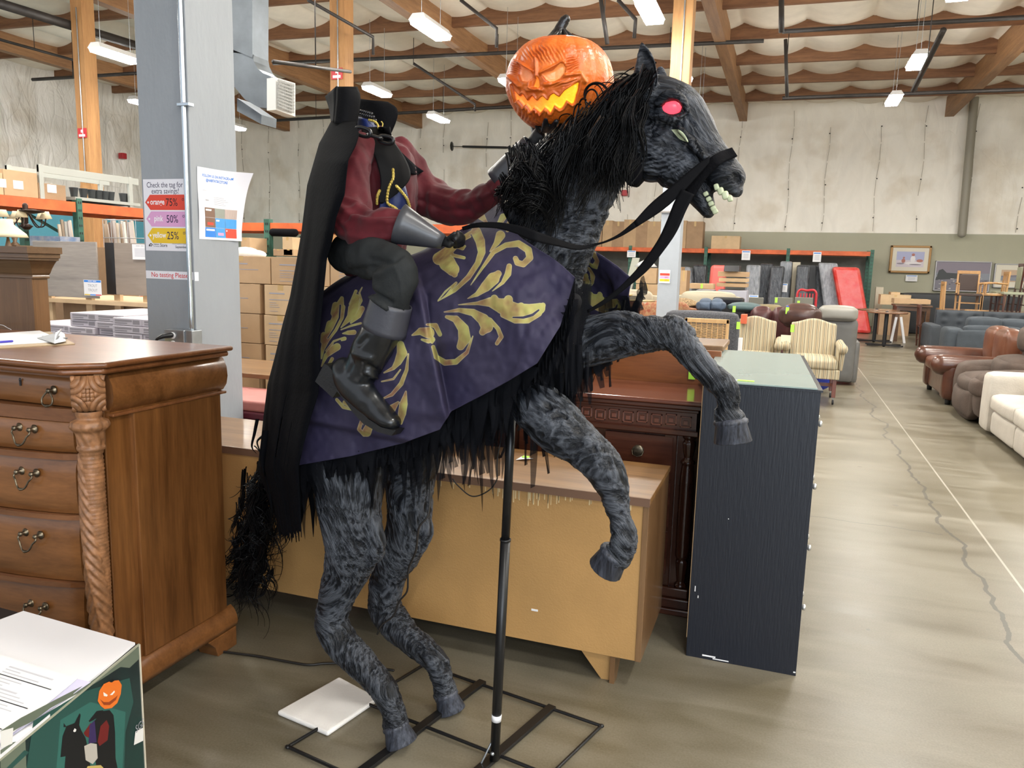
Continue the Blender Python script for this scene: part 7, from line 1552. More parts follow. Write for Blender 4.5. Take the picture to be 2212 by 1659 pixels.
# pictures on the far wall
def picture(px0, py0, px1, py1, label, frame, mat_c, image, fr=.07, matw=.10):
    a, b, c, e = ext(px0, py0, px1, py1, 24.9); t = thing('framed_picture', label, 'picture', ((a+b)/2, 24.9, c))
    mb = MB(); 
    for q in (((a,c),(b,c+fr)),((a,e-fr),(b,e)),((a,c),(a+fr,e)),((b-fr,c),(b,e))): mb.box((q[0][0], 24.86, q[0][1]), (q[1][0], 24.985, q[1][1]), frame)
    mb.build('frame', None, t, bevel=.01); mb = MB(); mb.box((a+fr, 24.88, c+fr), (b-fr, 24.9, e-fr), mat_c); mb.build('mount', None, t)
    P = Panel((a+fr+matw, 24.879, c+fr+matw), (1,0,0), (0,0,1), (0,-1,0)); image(P, b-a-2*(fr+matw), e-c-2*(fr+matw)); P.mb.build('image', None, t)
PCOL = {k: mat('picture_'+k, c, .5) for k, c in dict(sky=(.40,.42,.62), haze=(.62,.56,.62), skin=(.42,.16,.12), white=(.75,.72,.74), mauve=(.24,.21,.26), grey=(.20,.19,.23), dk=(.05,.055,.06), lt=(.55,.53,.52), tan=(.55,.40,.28), slate=(.25,.27,.32)).items()}
def beach(P, w_, h_):
    P.rect(0,0,w_,h_,PCOL['haze']); P.rect(0,h_*.45,w_,h_,PCOL['sky'])
    def bl(x, y, rx, ry, m_): P.poly([(w_*(x+rx*math.cos(a)), h_*(y+ry*math.sin(a))) for a in np.linspace(0, 6.1, 14)], m_)
    bl(.62,.25,.30,.10,PCOL['white']); bl(.60,.52,.09,.22,PCOL['white']); bl(.60,.80,.06,.09,PCOL['skin']); bl(.85,.42,.12,.10,PCOL['skin']); bl(.26,.40,.07,.14,PCOL['skin']); bl(.27,.60,.04,.06,PCOL['skin']); bl(.16,.22,.14,.05,PCOL['mauve']); bl(.7,.17,.22,.04,PCOL['mauve'])
GF = mat('gold_picture_frame', (.35,.19,.06), .4, .2); CRMM = mat('cream_mount', (.72,.68,.58), .8)
picture(1925,530,2007,591,'gold framed watercolour of figures on a beach on the far wall', GF, CRMM, beach, .06, .11)
def harbour(P, w_, h_):
    P.rect(0,0,w_,h_,PCOL['grey']); P.rect(0,h_*.62,w_,h_,PCOL['haze'] if False else PCOL['mauve']); P.rect(0,h_*.40,w_,h_*.62,PCOL['slate'])
    P.poly([(0,h_*.35),(w_*.05,h_*.7),(w_*.12,h_*.75),(w_*.2,h_*.62),(w_*.5,h_*.6),(w_*.45,h_*.42)], PCOL['dk'])
    for k in range(60): x, y = random.uniform(0,.95), random.uniform(.02,.52); P.rect(w_*x, h_*y, w_*(x+random.uniform(.01,.05)), h_*(y+random.uniform(.01,.03)), PCOL['lt'] if k % 3 else PCOL['dk'])
SF = mat('silver_frame', (.45,.45,.47), .4, .6)
picture(2022,563,2135,632,'large dark harbour view picture behind the stacked chairs', SF, PCOL['grey'], harbour, .03, .0)
def coast(P, w_, h_):
    P.rect(0,0,w_,h_,PCOL['tan']); P.rect(0,h_*.1,w_,h_*.45,PCOL['slate']); P.poly([(0,h_*.5),(w_*.4,h_*.62),(w_*.8,h_*.5),(w_,h_*.55),(w_,h_*.4),(0,h_*.4)], PCOL['grey'])
picture(2150,569,2300,626,'wide landscape picture in cream mount at the right edge', SF, CRMM, coast, .03, .14)
# ------------------------------------------------------------------ seating and tables
def fab(name, c, r=.8, **k): return mat(name, c, r, bump=.25, bscale=60, **k)
def cushion(mb, a, b, m_, puff=.03, n=7):
    """rounded pillow-like box between two corners"""
    a = np.array(a, float); b = np.array(b, float); c = (a+b)/2; h_ = (b-a)/2; V = []; F = []; mbs = MB()
    N_ = 12
    for axis in range(3):
        for sg in (-1, 1):
            G = np.zeros((N_, N_, 3)); o1, o2 = [k for k in range(3) if k != axis]
            for i in range(N_):
                for j in range(N_):
                    u, v = -1+2*i/(N_-1), -1+2*j/(N_-1); p = np.zeros(3); p[axis] = sg; p[o1] = u; p[o2] = v
                    r_ = min(.055, h_.min()*.55); pw = np.sign(p)*np.abs(p)**.8*h_; inn = np.clip(pw, -(h_-r_), h_-r_); dv = pw-inn; dn = np.linalg.norm(dv); G[i, j] = c+inn+(dv/dn*r_ if dn > 1e-9 else 0)
                    G[i, j][axis] += sg*puff*(1-u*u)*(1-v*v)
            mb.grid(G, m_, True, flip=(sg > 0) == (axis != 1))
def sofa(label, X, Y, rz, w_, d_, seat, back, arm, m_, name='sofa', cat='sofa', cushions=2, aw=.22, legs=True, roll=False, m2=None, bk=None, group=None):
    t = thing(name, label, cat, (X, Y, 0), rz, group); m2 = m2 or m_
    mb = MB(); mb.box((-w_/2+aw*.6, -d_/2+.05, .08), (w_/2-aw*.6, d_/2-.03, seat-.14), m_); mb.build('base', None, t, bevel=.03, world=False)
    sw = (w_-2*aw)/cushions
    for k in range(cushions):
        x0 = -w_/2+aw+k*sw; mb = MB(); cushion(mb, (x0+.005, -d_/2, seat-.16), (x0+sw-.005, d_/2-.22, seat), m2, .03); mb.build('seat_cushion', None, t, world=False)
        mb = MB(); cushion(mb, (x0+.005, d_/2-.34, seat-.02), (x0+sw-.005, d_/2-.12, back+.02), m2, .035); mb.build('back_cushion', None, t, world=False)
    mb = MB(); cushion(mb, (-w_/2+aw*.5, d_/2-.18, .08), (w_/2-aw*.5, d_/2, back-.04), m_, .0); mb.build('backrest', None, t, world=False)
    for s_ in (-1, 1):
        x0, x1 = sorted((s_*w_/2, s_*(w_/2-aw))); mb = MB(); cushion(mb, (x0, -d_/2+.02, .06), (x1, d_/2-.04, arm), m_, .01)
        if roll: mb.tube([((x0+x1)/2, -d_/2+.0, arm-.03), ((x0+x1)/2, d_/2-.1, arm-.03)], aw*.52, 16, m_)
        mb.build('armrest', None, t, world=False)
    if legs:
        for x in (-w_/2+.1, w_/2-.1):
            for y in (-d_/2+.1, d_/2-.1): mb = MB(); mb.lathe([(.03,.0),(.035,.09)], (x, y, 0), 10, M['black']); mb.build('leg', None, t, world=False)
    return t
HP = math.pi/2
# right aisle: white sectional, brown recliner, brown leather loveseat
WHT = fab('white_upholstery', (.50,.46,.40), .85, var=.06); 
t = thing('white_sofa', 'off white block sofa at the right edge beside the aisle', 'sofa', (2.4, 7.6, 0))
mb = MB(); cushion(mb, (1.90, 8.34, .03), (2.9, 8.64, .60), WHT, .01); mb.build('armrest', None, t)
for k, (y0, y1) in enumerate(((7.55,8.33),(6.7,7.54))):
    mb = MB(); cushion(mb, (1.93, y0, .03), (2.75, y1, .27), WHT, .01); mb.build('base', None, t); mb = MB(); cushion(mb, (1.91, y0+.0, .26), (2.75, y1, .42), WHT, .02); mb.build('seat_cushion', None, t); mb = MB(); cushion(mb, (2.55, y0, .40), (2.95, y1, .78), WHT, .03); mb.build('back_cushion', None, t)
def chips():
    m = bpy.data.materials.new('patterned_pillow'); m.use_nodes = True; nt = m.node_tree; N = nt.nodes; L = nt.links; b = N['Principled BSDF']; tc = N.new('ShaderNodeTexCoord'); v = N.new('ShaderNodeTexVoronoi'); v.distance = 'CHEBYCHEV'; v.inputs['Scale'].default_value = 38; L.new(tc.outputs['Object'], v.inputs['Vector'])
    s = N.new('ShaderNodeSeparateColor'); L.new(v.outputs['Color'], s.inputs[0]); r = N.new('ShaderNodeValToRGB'); r.color_ramp.interpolation = 'CONSTANT'; e = r.color_ramp.elements; e[0].color = (.015,.015,.02,1); e[1].position = .35; e[1].color = (.6,.57,.5,1)
    for p, c in ((.6,(.35,.2,.08)),(.75,(.2,.22,.25)),(.88,(.6,.57,.5))): q = e.new(p); q.color = (*c, 1)
    L.new(s.outputs[0], r.inputs[0]); L.new(r.outputs[0], b.inputs['Base Color']); b.inputs['Roughness'].default_value = .85; return m
mb = MB(); R_ = Matrix.Rotation(-.5, 3, 'Y') @ Matrix.Rotation(.4, 3, 'Z'); c = np.array([2.28, 7.75, .66]); tmp = MB(); cushion(tmp, (-.06,-.25,-.25), (.06,.25,.25), None, .07); mb.add([np.array(R_ @ Vector(v))+c for v in tmp.v], tmp.f, chips(), True); solo(mb, 'throw_pillow', None, 'black, white and tan patterned pillow on the off white sofa', 'pillow')
SU = fab('brown_suede', (.075,.052,.040), .9, var=.2); t = thing('brown_recliner', 'dark taupe suede recliner between leather loveseat and off white sofa', 'recliner', (2.3, 9.4, 0))
for nm, a, b, pf_ in (('base',(2.0,8.75,.06),(2.9,9.95,.32),.01),('seat_cushion',(1.90,8.98,.28),(2.6,9.72,.46),.06),('footrest',(1.86,8.98,.05),(2.0,9.72,.34),.05),('armrest',(1.93,8.68,.08),(2.85,9.02,.55),.05),('armrest',(1.93,9.68,.08),(2.85,10.02,.55),.05),('arm_pillow',(1.88,8.70,.30),(2.2,9.00,.50),.05),('backrest',(2.5,9.0,.40),(2.95,9.75,.98),.07),('head_pillow',(2.42,9.05,.72),(2.8,9.7,1.0),.06),('lumbar_pillow',(2.2,9.05,.45),(2.62,9.7,.66),.05)): mb = MB(); cushion(mb, a, b, SU, pf_); mb.build(nm, None, t)
LE = mat('brown_leather', (.075,.026,.014), .28, var=.3, vscale=4, bump=.35, bscale=8, coat=.2); LE2 = mat('worn_leather', (.13,.048,.024), .32, var=.25, vscale=5, bump=.4, bscale=8); LE3 = mat('dark_leather_panel', (.05,.02,.014), .3, var=.2)
sofa('brown leather loveseat with rolled arms and overstuffed back beside the aisle', 2.30, 10.85, -HP, 1.45, .98, .48, .86, .50, LE, 'leather_loveseat', 'loveseat', 2, .24, True, True, LE2)
# striped wing chairs
STR = stripes('cream_striped_fabric', (.43,.37,.25), (.22,.13,.05), (.03,.025,.02), .10); MAH = wood('mahogany', (.17,.045,.022), (.09,.022,.012), 2, .3, .8, .3)
def armchair(label, X, Y):
    t = thing('striped_armchair', label, 'armchair', (X, Y, 0), 0, 'cream striped armchairs')
    mb = MB(); cushion(mb, (-.31,-.34,.40), (.31,.28,.53), STR, .02); mb.build('seat_cushion', None, t, world=False); mb = MB(); mb.box((-.34,-.34,.30), (.34,.32,.41), STR); mb.build('seat_rail', None, t, bevel=.01, world=False)
    xs = np.linspace(-.30, .30, 21); top = [.925+.028*math.cos(x/.30*math.pi)-.0*x for x in xs]; mb = MB(); V = [(x, .24, .45) for x in xs]+[(x, .33, z) for x, z in zip(xs, top)]+[(x, .34, .45) for x in xs]+[(x, .43, z) for x, z in zip(xs, top)]
    n = 21; mb.add(V, [(i, i+1, n+i+1, n+i) for i in range(n-1)]+[(2*n+i+1, 2*n+i, 3*n+i, 3*n+i+1) for i in range(n-1)]+[(n+i, n+i+1, 3*n+i+1, 3*n+i) for i in range(n-1)]+[(0, n, 3*n, 2*n), (n-1, 3*n-1, 4*n-1, 2*n-1)], STR); mb.build('backrest', None, t, bevel=.02, seg=3, world=False)
    for s_ in (-1, 1):
        mb = MB(); x0, x1 = sorted((s_*.31, s_*.37)); mb.box((x0,-.28,.40), (x1,.30,.66), STR); mb.tube([(s_*.355,-.34,.655),(s_*.355,.30,.665)], .055, 14, STR)
        mb.lathe([(.060,0),(.060,.012),(.045,.02),(.02,.022)], (s_*.355,-.335,.655), 16, STR, axis=(0,-1,0)); mb.prism([(s_*.355-.035,-.33,.64),(s_*.355+.035,-.33,.64),(s_*.355+.015,-.31,.41),(s_*.355-.02,-.31,.41)], (0,.03,0), STR); mb.build('armrest', None, t, world=False)
        for y in (-.29, .28): mb = MB(); mb.box((s_*.29-.025, y-.025, .09), (s_*.29+.025, y+.025, .31), MAH); lg = mb.build('leg', None, t, bevel=.004, world=False); mb = MB(); mb.lathe([(.028,-.012),(.032,0),(.028,.012)], (s_*.29, y, .035), 12, M['black'], axis=(1,0,0)); mb.tube([(s_*.29, y, .04), (s_*.29, y, .09)], .008, 6, M['steel']); mb.build('caster', None, lg, world=False)
    mb = MB(); mb.box((-.29,-.02,.18), (.29,.02,.22), MAH); mb.build('stretcher', None, t, world=False); return t
armchair('cream striped armchair on casters, right one by the aisle', .355, 9.75); c2 = armchair('cream striped armchair, left one beside the wicker chair', -.335, 9.72)
for o_ in COL.objects:
    if o_.name.startswith('striped_armchair'): o_.scale = (.86, .95, 1)
def dangle(px, py, Y, label, blue=False):
    a = onY(px, py, Y); mb = MB(); mb.box(a+np.array([-.020,0,-.06]), a+np.array([.020,.002,.025]), M['tag']); solo(mb, 'price_tag', None, label, 'tag')
    if blue: mb = MB(); mb.box(a+np.array([-.015,-.001,.03]), a+np.array([.015,.001,.045]), M['tagblue']); solo(mb, 'price_tag_pin', None, 'blue pin above: '+label, 'tag')
dangle(1595,700,9.35,'lime tag on the left striped armchair'); dangle(1712,706,9.35,'lime tag between the striped armchairs'); dangle(1481,702,8.9,'lime tag on the wicker chair back', True); dangle(1586,665,10.9,'lime tag on the green cushion'); dangle(1701,668,10.6,'lime tag on the brown leather pillow', True); dangle(1677,646,13.7,'lime tag on the left grey dining chair'); dangle(1725,653,13.7,'lime tag on the right grey dining chair'); dangle(1516,616,15.4,'lime sticker on the low long carton')
mb = MB(); a = onY(1698,735,9.5); mb.box(a+np.array([-.06,0,-.10]), a+np.array([.05,.01,.06]), mat('cream_paper', (.72,.66,.52), .7)); solo(mb, 'paper_note', None, 'cream paper hanging between the striped armchairs', 'paper')
mb = MB(); mb.sphere((.40,10.42,.22), .22, 16, mat('blue_bag', (.02,.04,.35), .5, bump=.5, bscale=8), k=(1.2,.6,1)); solo(mb, 'blue_bag', None, 'blue bag on the floor under the right striped armchair', 'bag')
# wicker chair
BL = wood('blond_wood', (.58,.38,.18), (.42,.25,.11), 2, .45, .8); WI = mat('wicker_weave', (.50,.33,.15), .65, var=.2, vscale=30)
t = thing('wicker_chair', 'blond wooden chair with woven wicker back behind the black dresser', 'chair', (-.82, 9.0, 0))
x0, x1, z1 = -1.07, -.575, .955
for x in (x0, x1-.035): mb = MB(); mb.box((x, 9.0, 0), (x+.035, 9.045, z1), BL); mb.build('back_post', None, t, bevel=.006)
for z in (z1-.05, .50): mb = MB(); mb.box((x0, 9.0, z), (x1, 9.04, z+.05), BL); mb.build('rail', None, t, bevel=.006)
mb = MB()
for k in range(24): z = .555+k*.0145; P = [(x, 9.02+.006*math.sin((x-x0)*75+(k % 2)*math.pi), z) for x in np.linspace(x0+.035, x1-.035, 60)]; mb.tube(P, .0048, 5, WI, caps=None)
for k in range(7): x = x0+.07+k*.060; mb.tube([(x, 9.02, .55), (x, 9.02, z1-.05)], .006, 6, BL)
mb.build('woven_panel', None, t)
mb = MB(); mb.box((x0, 8.55, .42), (x1, 9.04, .46), WI); mb.build('seat', None, t, bevel=.01)
for x in (x0, x1-.035): mb = MB(); mb.box((x, 8.55, 0), (x+.035, 8.585, .42), BL); mb.build('leg', None, t)
DG = fab('dark_grey_tweed', (.028,.03,.036), .9, col2=(.09,.09,.10), vscale=70)
mb = MB(); cushion(mb, (-1.35, 9.35, .05), (-.50, 9.65, 1.0), DG, .02); solo(mb, 'dark_headboard', None, 'dark grey speckled upholstered back right behind the wicker chair', 'headboard')
mb = MB(); mb.box((-.49, 9.42, .3), (-.44, 9.5, .72), M['white']); solo(mb, 'paper_strip', None, 'white vertical strip beside the dark grey back', 'paper')
mb = MB(); mb.box((-.50, 9.9, .86), (-.43, 10.1, .97), mat('orange_red_box', (.6,.12,.05), .5)); solo(mb, 'small_red_box', None, 'small orange red box between wicker chair and leather sofa', 'box')
# sofas between
BGL = mat('burgundy_leather', (.060,.018,.018), .32, bump=.3, bscale=8, var=.3); DBR = mat('dark_brown_leather', (.055,.025,.020), .3, bump=.6, bscale=9, var=.3)
sofa('burgundy leather sofa back behind the striped armchairs', -.16, 11.2, 0, 1.0, .9, .5, .97, .62, BGL, cushions=2)
mb = MB(); cushion(mb, (-.02, 10.62, .82), (.42, 10.95, 1.06), DBR, .05); solo(mb, 'leather_pillow', None, 'puffy dark brown leather pillow on the burgundy sofa', 'pillow')
GRL = mat('grey_leather', (.115,.11,.10), .45, var=.1); t = thing('grey_recliner', 'grey leather recliner seen from behind right of the striped armchairs', 'recliner', (.70, 11.6, 0))
mb = MB(); cushion(mb, (.38,11.25,.04), (.95,11.9,.90), GRL, .0); mb.build('backrest', None, t); mb = MB(); cushion(mb, (.46,11.18,.88), (.92,11.55,1.06), mat('grey_leather_pale', (.24,.23,.20), .4), .02); mb.build('head_cushion', None, t); mb = MB(); cushion(mb, (.36,11.3,.04), (.50,12.1,.60), GRL, .01); mb.build('armrest', None, t); mb = MB(); cushion(mb, (.90,11.3,.04), (1.0,12.1,.60), GRL, .01); mb.build('armrest', None, t)
RP = mat('red_patterned_fabric', (.28,.05,.03), .85, col2=(.40,.26,.13), vscale=26)
sofa('red and tan patterned sofa back beyond the horse foreleg', -2.0, 11.45, 0, 1.75, .9, .5, .98, .66, RP, cushions=2, group=None)
BG = fab('beige_upholstery', (.42,.36,.27), .9, var=.08)
sofa('beige sofa back left of the grey post', -2.55, 13.3, 0, 1.15, .9, .5, 1.08, .68, BG, cushions=1); sofa('beige sofa back right of the grey post', -1.35, 14.6, 0, 1.4, .9, .5, 1.07, .68, fab('cream_upholstery', (.45,.40,.30), .9), cushions=1)
sofa('tan sofa with blanket between post and blue cushions', -1.5, 12.65, 0, .9, .5, .5, .95, .6, fab('tan_upholstery', (.25,.18,.10), .9), cushions=1)
LP = mat('leopard_print', (.50,.34,.17), .9, col2=(.06,.035,.02), vscale=45); G = np.zeros((24, 10, 3))
for i in range(24):
    for j in range(10): u, v = i/23, j/9; G[i, j] = (-1.75+.70*u, 11.95+.42*v, .975+.10*math.sin(math.pi*v)*(.5+.5*math.sin(u*5+.5))+.02*math.sin(9*u+5*v))
mb = MB(); mb.grid(G, LP, flip=True); solo(mb, 'leopard_blanket', None, 'leopard print blanket heaped on the sofa backs', 'blanket', solid=.02)
mb = MB(); mb.box((-1.72,12.0,.0),(-1.02,12.33,.97), fab('brown_ottoman', (.12,.06,.04), .8)); solo(mb, 'brown_armchair_back', None, 'brown chair back under the leopard blanket', 'chair', bevel=.05)
SB = fab('slate_blue_cushion', (.06,.085,.13), .6, var=.2)
for k, (x0, y0, x1, y1, lb) in enumerate(((1508,650,1536,672,'left slate blue cushion beside the leopard blanket'),(1534,650,1560,672,'right slate blue cushion beside the leopard blanket'))):
    a, b, c, e = ext(x0, y0, x1, y1, 11.3); mb = MB(); cushion(mb, (a, 11.3, c), (b, 11.6, e), SB, .04); solo(mb, 'blue_cushion', None, lb, 'cushion', 'slate blue cushions')
a, b, c, e = ext(1574,657,1640,673,11.4); mb = MB(); cushion(mb, (a, 11.4, c), (b, 11.8, e), fab('teal_cushion', (.05,.085,.09), .6), .03); solo(mb, 'teal_cushion', None, 'long dark teal cushion behind the wicker chair', 'cushion')
a, b, c, e = ext(1632,660,1690,672,12.2); mb = MB(); cushion(mb, (a, 12.2, 0), (b, 12.6, e), fab('olive_cushion', (.17,.13,.06), .7), .02); solo(mb, 'olive_ottoman', None, 'olive brown seat back between teal cushion and leather pillow', 'seat')
t = thing('black_office_set', 'black rounded television set among the sofas', 'television', (-.9, 13.2, .6)); a, b, c, e = ext(1540,642,1606,660,13.0); mb = MB(); mb.box((a, 13.0, c), (b, 13.3, e), M['black']); mb.build('shell', None, t, bevel=.03, seg=3); mb = MB(); mb.box((a+.05,12.99,c+.03),(b-.05,13.0,e-.04), mat('dark_screen', (.02,.02,.025), .15)); mb.build('screen', None, t)
mb = MB(); mb.box((a-.05, 12.95, 0), (b+.05, 13.5, c), M['black']); solo(mb, 'tv_stand', None, 'black stand under the rounded television', 'stand')
GC = fab('grey_chair_fabric', (.17,.165,.14), .8)
for x0, x1, lb in ((1673,1711,'left grey upholstered dining chair back'),(1717,1755,'right grey upholstered dining chair back'),(1618,1648,'grey chair back behind the olive cushion')):
    a, b, c, e = ext(x0, 642, x1, 665, 13.9); t = thing('dining_chair', lb, 'chair', ((a+b)/2, 14.1, 0), 0, 'grey dining chairs'); mb = MB(); mb.box((a, 13.9, .5), (b, 13.97, e), GC); mb.build('backrest', None, t, bevel=.01); mb = MB(); mb.box((a, 13.95, .42), (b, 14.4, .5), GC); mb.build('seat', None, t, bevel=.01)
    for x in (a+.02, b-.02):
        for y in (13.97, 14.36): mb = MB(); mb.box((x-.02,y-.02,0),(x+.02,y+.02,.42), WK); mb.build('leg', None, t)
t = thing('red_chair', 'red plastic chair with slotted back before the mattresses', 'chair', (.37, 15.2, 0)); a, b, c, e = ext(1722,627,1762,668,15.0)
mb = MB(); mb.tube(catmull(np.array([(a, 15, .5), (a+.01, 15, e-.06), ((a+b)/2, 15.0, e), (b-.01, 15, e-.06), (b, 15, .5)]), 30), .022, 8, M['red']); mb.build('back_frame', None, t)
for k in range(5): mb = MB(); x = a+(b-a)*(.2+.15*k); mb.box((x-.012, 14.99, .62), (x+.012, 15.01, e-.05), M['red']); mb.build('slat', None, t)
mb = MB(); mb.box((a, 15, .60), (b, 15.03, .66), M['red']); mb.box((a, 15.0, .42), (b, 15.42, .46), M['red']); mb.build('seat', None, t, bevel=.01)
for x in (a+.02, b-.02):
    for y in (15.02, 15.4): mb = MB(); mb.box((x-.02,y-.02,0),(x+.02,y+.02,.44), M['red']); mb.build('leg', None, t)
# tiered gold stand, paper piles on a brown chest at the horse chest
t = thing('display_table', 'cluttered low table with papers behind the horse breast', 'table', (-3.1, 12.3, 0)); mb = MB(); mb.box((-3.6, 12.0, .90), (-2.75, 12.7, .95), WK); mb.build('tabletop', None, t)
for x in (-3.55,-2.8):
    for y in (12.05,12.65): mb = MB(); mb.box((x-.03,y-.03,0),(x+.03,y+.03,.9), WK); mb.build('leg', None, t)
for k, (x0, y0, x1, y1, lb, mm) in enumerate(((1264,628,1292,640,'paper stack with yellow sheet on the cluttered table',M['white']),(1290,626,1314,636,'brown flat box on the cluttered table',M['card']),(1268,640,1312,652,'wide brown box under the paper stack',M['card2']))):
    a, b, c, e = ext(x0, y0, x1, y1, 12.1); mb = MB(); mb.box((a, 12.1, max(c,.952+.06*(2-k) if k < 2 else .952)), (b, 12.5, e), mm); solo(mb, 'paper_box', None, lb, 'box')
GO = mat('brass_stand', (.45,.33,.16), .35, .7)
t = thing('tiered_stand', 'brass tiered tray stand in front of the beige sofa', 'stand', (-2.3, 10.9, .0)); c = onY(1358,640,10.5)
mb = MB(); mb.tube([(c[0],10.5,.3),(c[0],10.5,c[2])], .012, 8, GO); mb.build('stem', None, t); mb = MB(); mb.lathe([(.02,0),(.06,.02),(.05,.03)], c, 14, GO); mb.build('finial_tray', None, t); mb = MB(); mb.lathe([(.02,0),(.22,.01),(.23,.025),(.02,.02)], onY(1380,652,10.5), 20, GO); mb.build('tray', None, t); mb = MB(); mb.lathe([(.12,0),(.1,.02),(.02,.04)], (c[0],10.5,0), 16, GO); mb.tube([(c[0],10.5,0),(c[0],10.5,.32)], .014, 8, GO); mb.build('foot', None, t)
# far right: tables, stacked dining chairs, grey tufted sofa
TD = fab('charcoal_tufted_fabric', (.045,.052,.062), .85, var=.15); t = thing('tufted_sofa', 'long charcoal tufted sofa before the wooden tables', 'sofa', (3.6, 18.0, 0)); X0 = 2.75
mb = MB(); cushion(mb, (X0, 17.2, .05), (X0+.22, 18.2, .55), TD, .0); mb.build('armrest', None, t); mb = MB(); mb.box((X0+.2, 17.3, .05), (6.3, 18.2, .28), TD); mb.build('base', None, t, bevel=.02)
for k in range(4):
    x = X0+.22+k*.85; mb = MB(); cushion(mb, (x, 17.25, .26), (x+.84, 18.0, .42), TD, .02); mb.build('seat_cushion', None, t)
    G = np.zeros((34, 14, 3))
    for i in range(34):
        for j in range(14): u, v = i/33, j/13; bt = sum(math.exp(-(((u-bx)/.06)**2+((v-bz)/.12)**2)) for bx in (.17,.5,.83) for bz in (.3,.7)); G[i, j] = (x+.84*u, 17.95+.05*bt-.05*math.sin(math.pi*u)**.3*math.sin(math.pi*v)**.3, .40+.42*v)
    mb = MB(); mb.grid(G, TD); mb.box((x, 18.0, .3), (x+.84, 18.15, .82), TD); mb.build('back_cushion', None, t)
t = thing('grey_chaise', 'grey sofa section seen from its end beside the tufted sofa', 'sofa', (3.6, 16.0, 0)); GY = fab('blue_grey_upholstery', (.050,.060,.072), .9, var=.12)
for nm, a, b in (('armrest',(2.72,15.3,.05),(3.0,15.9,.60)),('backrest',(3.0,15.3,.05),(3.9,15.55,.66)),('seat_cushion',(3.0,15.5,.05),(4.3,16.4,.45)),('back_cushion',(3.1,15.5,.42),(3.6,15.85,.80)),('back_cushion',(3.6,15.6,.42),(4.1,15.95,.78)),('back_cushion',(4.1,15.5,.42),(4.6,15.9,.74)),('side_panel',(2.9,15.2,.05),(4.2,15.32,.58))): mb = MB(); cushion(mb, a, b, GY, .02); mb.build(nm, None, t)
def ptable(px, py, Y, rx, label):
    a = onY(px, py, Y); t = thing('cafe_table', label, 'table', (a[0], Y, 0), 0, 'black pedestal cafe tables'); mb = MB(); mb.lathe([(rx-.01,-.03),(rx,-.02),(rx,0),(rx-.01,.0)], (a[0], Y, .74), 30, wood('cafe_top', (.22,.10,.05), (.14,.06,.03), 0, .25, .6, .4)); mb.build('tabletop', None, t)
    mb = MB(); mb.tube([(a[0], Y, .04), (a[0], Y, .72)], .04, 12, M['black']); mb.build('column', None, t)
    for s_ in (-1, 1):
        mb = MB(); mb.bar((a[0]-.33, Y-.2*s_, .04), (a[0]+.33, Y+.2*s_, .04), .06, .03, M['black']); mb.build('foot', None, t)
ptable(1893,680,18.95,.42,'round cafe table on black pedestal, front left of the pair'); ptable(1916,678,17.9,.40,'round cafe table on black pedestal, nearer of the pair')
HT = wood('dark_table_wood', (.14,.07,.035), (.07,.035,.018), 0, .35, .7, .3); OAK = wood('oak_chair_wood', (.46,.26,.10), (.30,.15,.055), 2, .4, .8, .2); DCH = wood('dark_chair_wood', (.10,.035,.02), (.05,.018,.01), 2, .3, .8, .3)
def table(label, x0, x1, y0, y1, h_, m_, leg=.04, name='dining_table'):
    t = thing(name, label, 'table', ((x0+x1)/2, (y0+y1)/2, 0)); mb = MB(); mb.box((x0,y0,h_-.04),(x1,y1,h_), m_); mb.build('tabletop', None, t, bevel=.006); mb = MB(); mb.box((x0+.05,y0+.05,h_-.13),(x1-.05,y1-.05,h_-.04), m_); mb.build('apron', None, t)
    for x in (x0+.07, x1-.07):
        for y in (y0+.07, y1-.07): mb = MB(); mb.box((x-leg,y-leg,0),(x+leg,y+leg,h_-.04), m_); mb.build('leg', None, t)
    return t
a, b, c, e = ext(1935,658,2015,665,19.5); table('dark tall bar table with flat carton on it', a, b, 19.5, 20.3, e, HT, .035); pc_(1932,645,2010,658,19.7,.5,'long flat carton lying on the dark bar table', ink=False, group=None)
for k, (x0, y0, x1, y1) in enumerate(((1903,636,1965,660),(1925,631,1944,640),(1945,637,1968,646))): pc_(x0, y0, x1, y1, 21.5+.2*k, .5, 'flattened tan carton stacked by the far wall, '+('largest', 'uppermost small one', 'right small one')[k], ink=False, group='flattened cartons', m_=M['card2'])
wallbox('board', 'pale slab leaning at the rack end post', 'board', 1893, 620, 1901, 712, 22.5, .1, CRM, True); mb = MB(); a, b, c, e = ext(1903,660,1960,740,21.5); mb.box((a,21.5,0),(b,22.2,c+.75), M['card3']); solo(mb, 'storage_crate', None, 'dark brown crate under the flattened cartons', 'crate')
WL = M['white']; a = onY(1925,735,17.2); t = thing('white_trestle', 'white folding trestle legs beyond the cafe tables', 'trestle', (a[0], 17.4, 0))
for px0, px1 in ((1936,1925),(1946,1954)): p0 = onY(px0,685,19.2); p1 = onY(px1,732,19.2); mb = MB(); mb.bar(p0, (p1[0], 19.2, 0), .07, .05, WL); mb.build('leg', None, t)
a, b, c, e = ext(2050,664,2212,676,18.4); table('oak dining table carrying upturned chairs', a-.05, b+1.2, 18.7, 19.6, .80, wood('oak_table', (.33,.16,.07), (.20,.09,.04), 0, .3, .7, .3), .05)
mb = MB(); cushion(mb, (2.9, 22.5, .0), (5.6, 23.3, 1.05), mat('black_upholstery', (.02,.022,.026), .6), .02); solo(mb, 'black_sofa', None, 'black sofa against the far wall behind the stacked chairs', 'sofa')
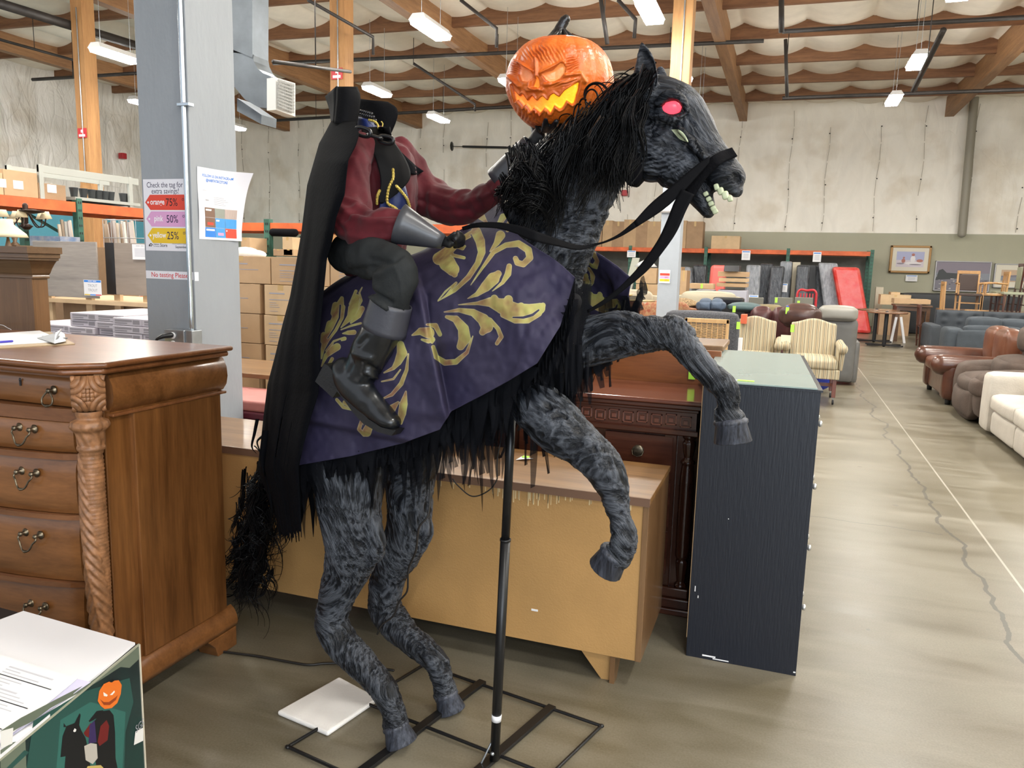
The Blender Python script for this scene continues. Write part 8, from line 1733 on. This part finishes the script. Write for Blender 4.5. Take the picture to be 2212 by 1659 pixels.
def wchair(label, px, py, Y, s_, m_, seat=.46, back=1.0, slats=4, rz=0, arms=False, pad=None, flip=False, z=None):
    a = onY(px, py, Y); t = thing('wooden_chair', label, 'chair', (a[0], Y, a[2] if z is None else z), rz)
    for x in (-.2, .2):
        mb = MB(); mb.bar((x, .2, 0), (x, .25, back), .035, .03, m_); mb.build('back_post', None, t, world=False); mb = MB(); mb.bar((x, -.2, 0), (x, -.2, seat), .035, .035, m_); mb.build('leg', None, t, world=False)
        if arms: mb = MB(); mb.tube([(x*1.15, .22, seat+.22), (x*1.25, 0, seat+.24), (x*1.2, -.18, seat+.22)], .018, 8, m_); mb.bar((x*1.15,-.16,seat), (x*1.18,-.16,seat+.22), .025, .025, m_); mb.build('armrest', None, t, world=False)
    mb = MB(); mb.box((-.22, -.22, seat-.03), (.22, .22, seat+.02), pad or m_); mb.build('seat', None, t, world=False, bevel=.01); mb = MB(); mb.box((-.21, .225, back-.07), (.21, .26, back), m_); mb.build('top_rail', None, t, world=False, bevel=.008)
    if pad and slats == 0: mb = MB(); mb.box((-.18, .21, seat+.08), (.18, .25, back-.08), pad); mb.build('padded_back', None, t, world=False, bevel=.01)
    for k in range(slats): x = -.14+.28*k/max(1, slats-1); mb = MB(); mb.box((x-.014, .22, seat), (x+.014, .24, back-.06), m_); mb.build('slat', None, t, world=False)
    for y in (-.2, .2): mb = MB(); mb.bar((-.2, y, .16), (.2, y, .16), .02, .02, m_); mb.build('stretcher', None, t, world=False)
    return t
BLT = mat('brown_seat_leather', (.045,.025,.018), .4); GRN = fab('sage_seat', (.30,.31,.22), .8)
wchair('oak chair standing on edge at the left end of the dining table', 2055, 722, 18.1+.2, 1, OAK, .46, 1.40, 3, HP, z=0)
wchair('oak chair with brown leather back on the dining table', 2090, 663, 18.8, 1, OAK, .34, .84, 0, 0, True, BLT, z=.80); wchair('oak armchair turned sideways on the dining table', 2138, 663, 18.8, 1, OAK, .36, .84, 3, -HP, True, z=.80)
wchair('dark high backed chair on the table, left of three', 2168, 660, 19.1, 1, DCH, .40, 1.02, 0, -HP, False, GRN, z=.80); wchair('dark high backed chair on the table, middle of three', 2186, 660, 18.6, 1, DCH, .40, .98, 0, -HP, False, GRN, z=.80); wchair('dark high backed chair on the table, rightmost of three', 2206, 660, 19.1, 1, DCH, .40, .92, 0, -HP, False, GRN, z=.80)
wchair('wooden chair pushed to the table front, left one', 2100, 700, 18.45, 1, OAK, .45, .84, 4, math.pi, z=0); wchair('wooden chair pushed to the table front, right one', 2160, 700, 18.45, 1, DCH, .45, .82, 4, math.pi, z=0); wchair('small dark chair beside the bar table', 2010, 700, 18.5, 1, DCH, .45, .9, 3, HP, z=0)
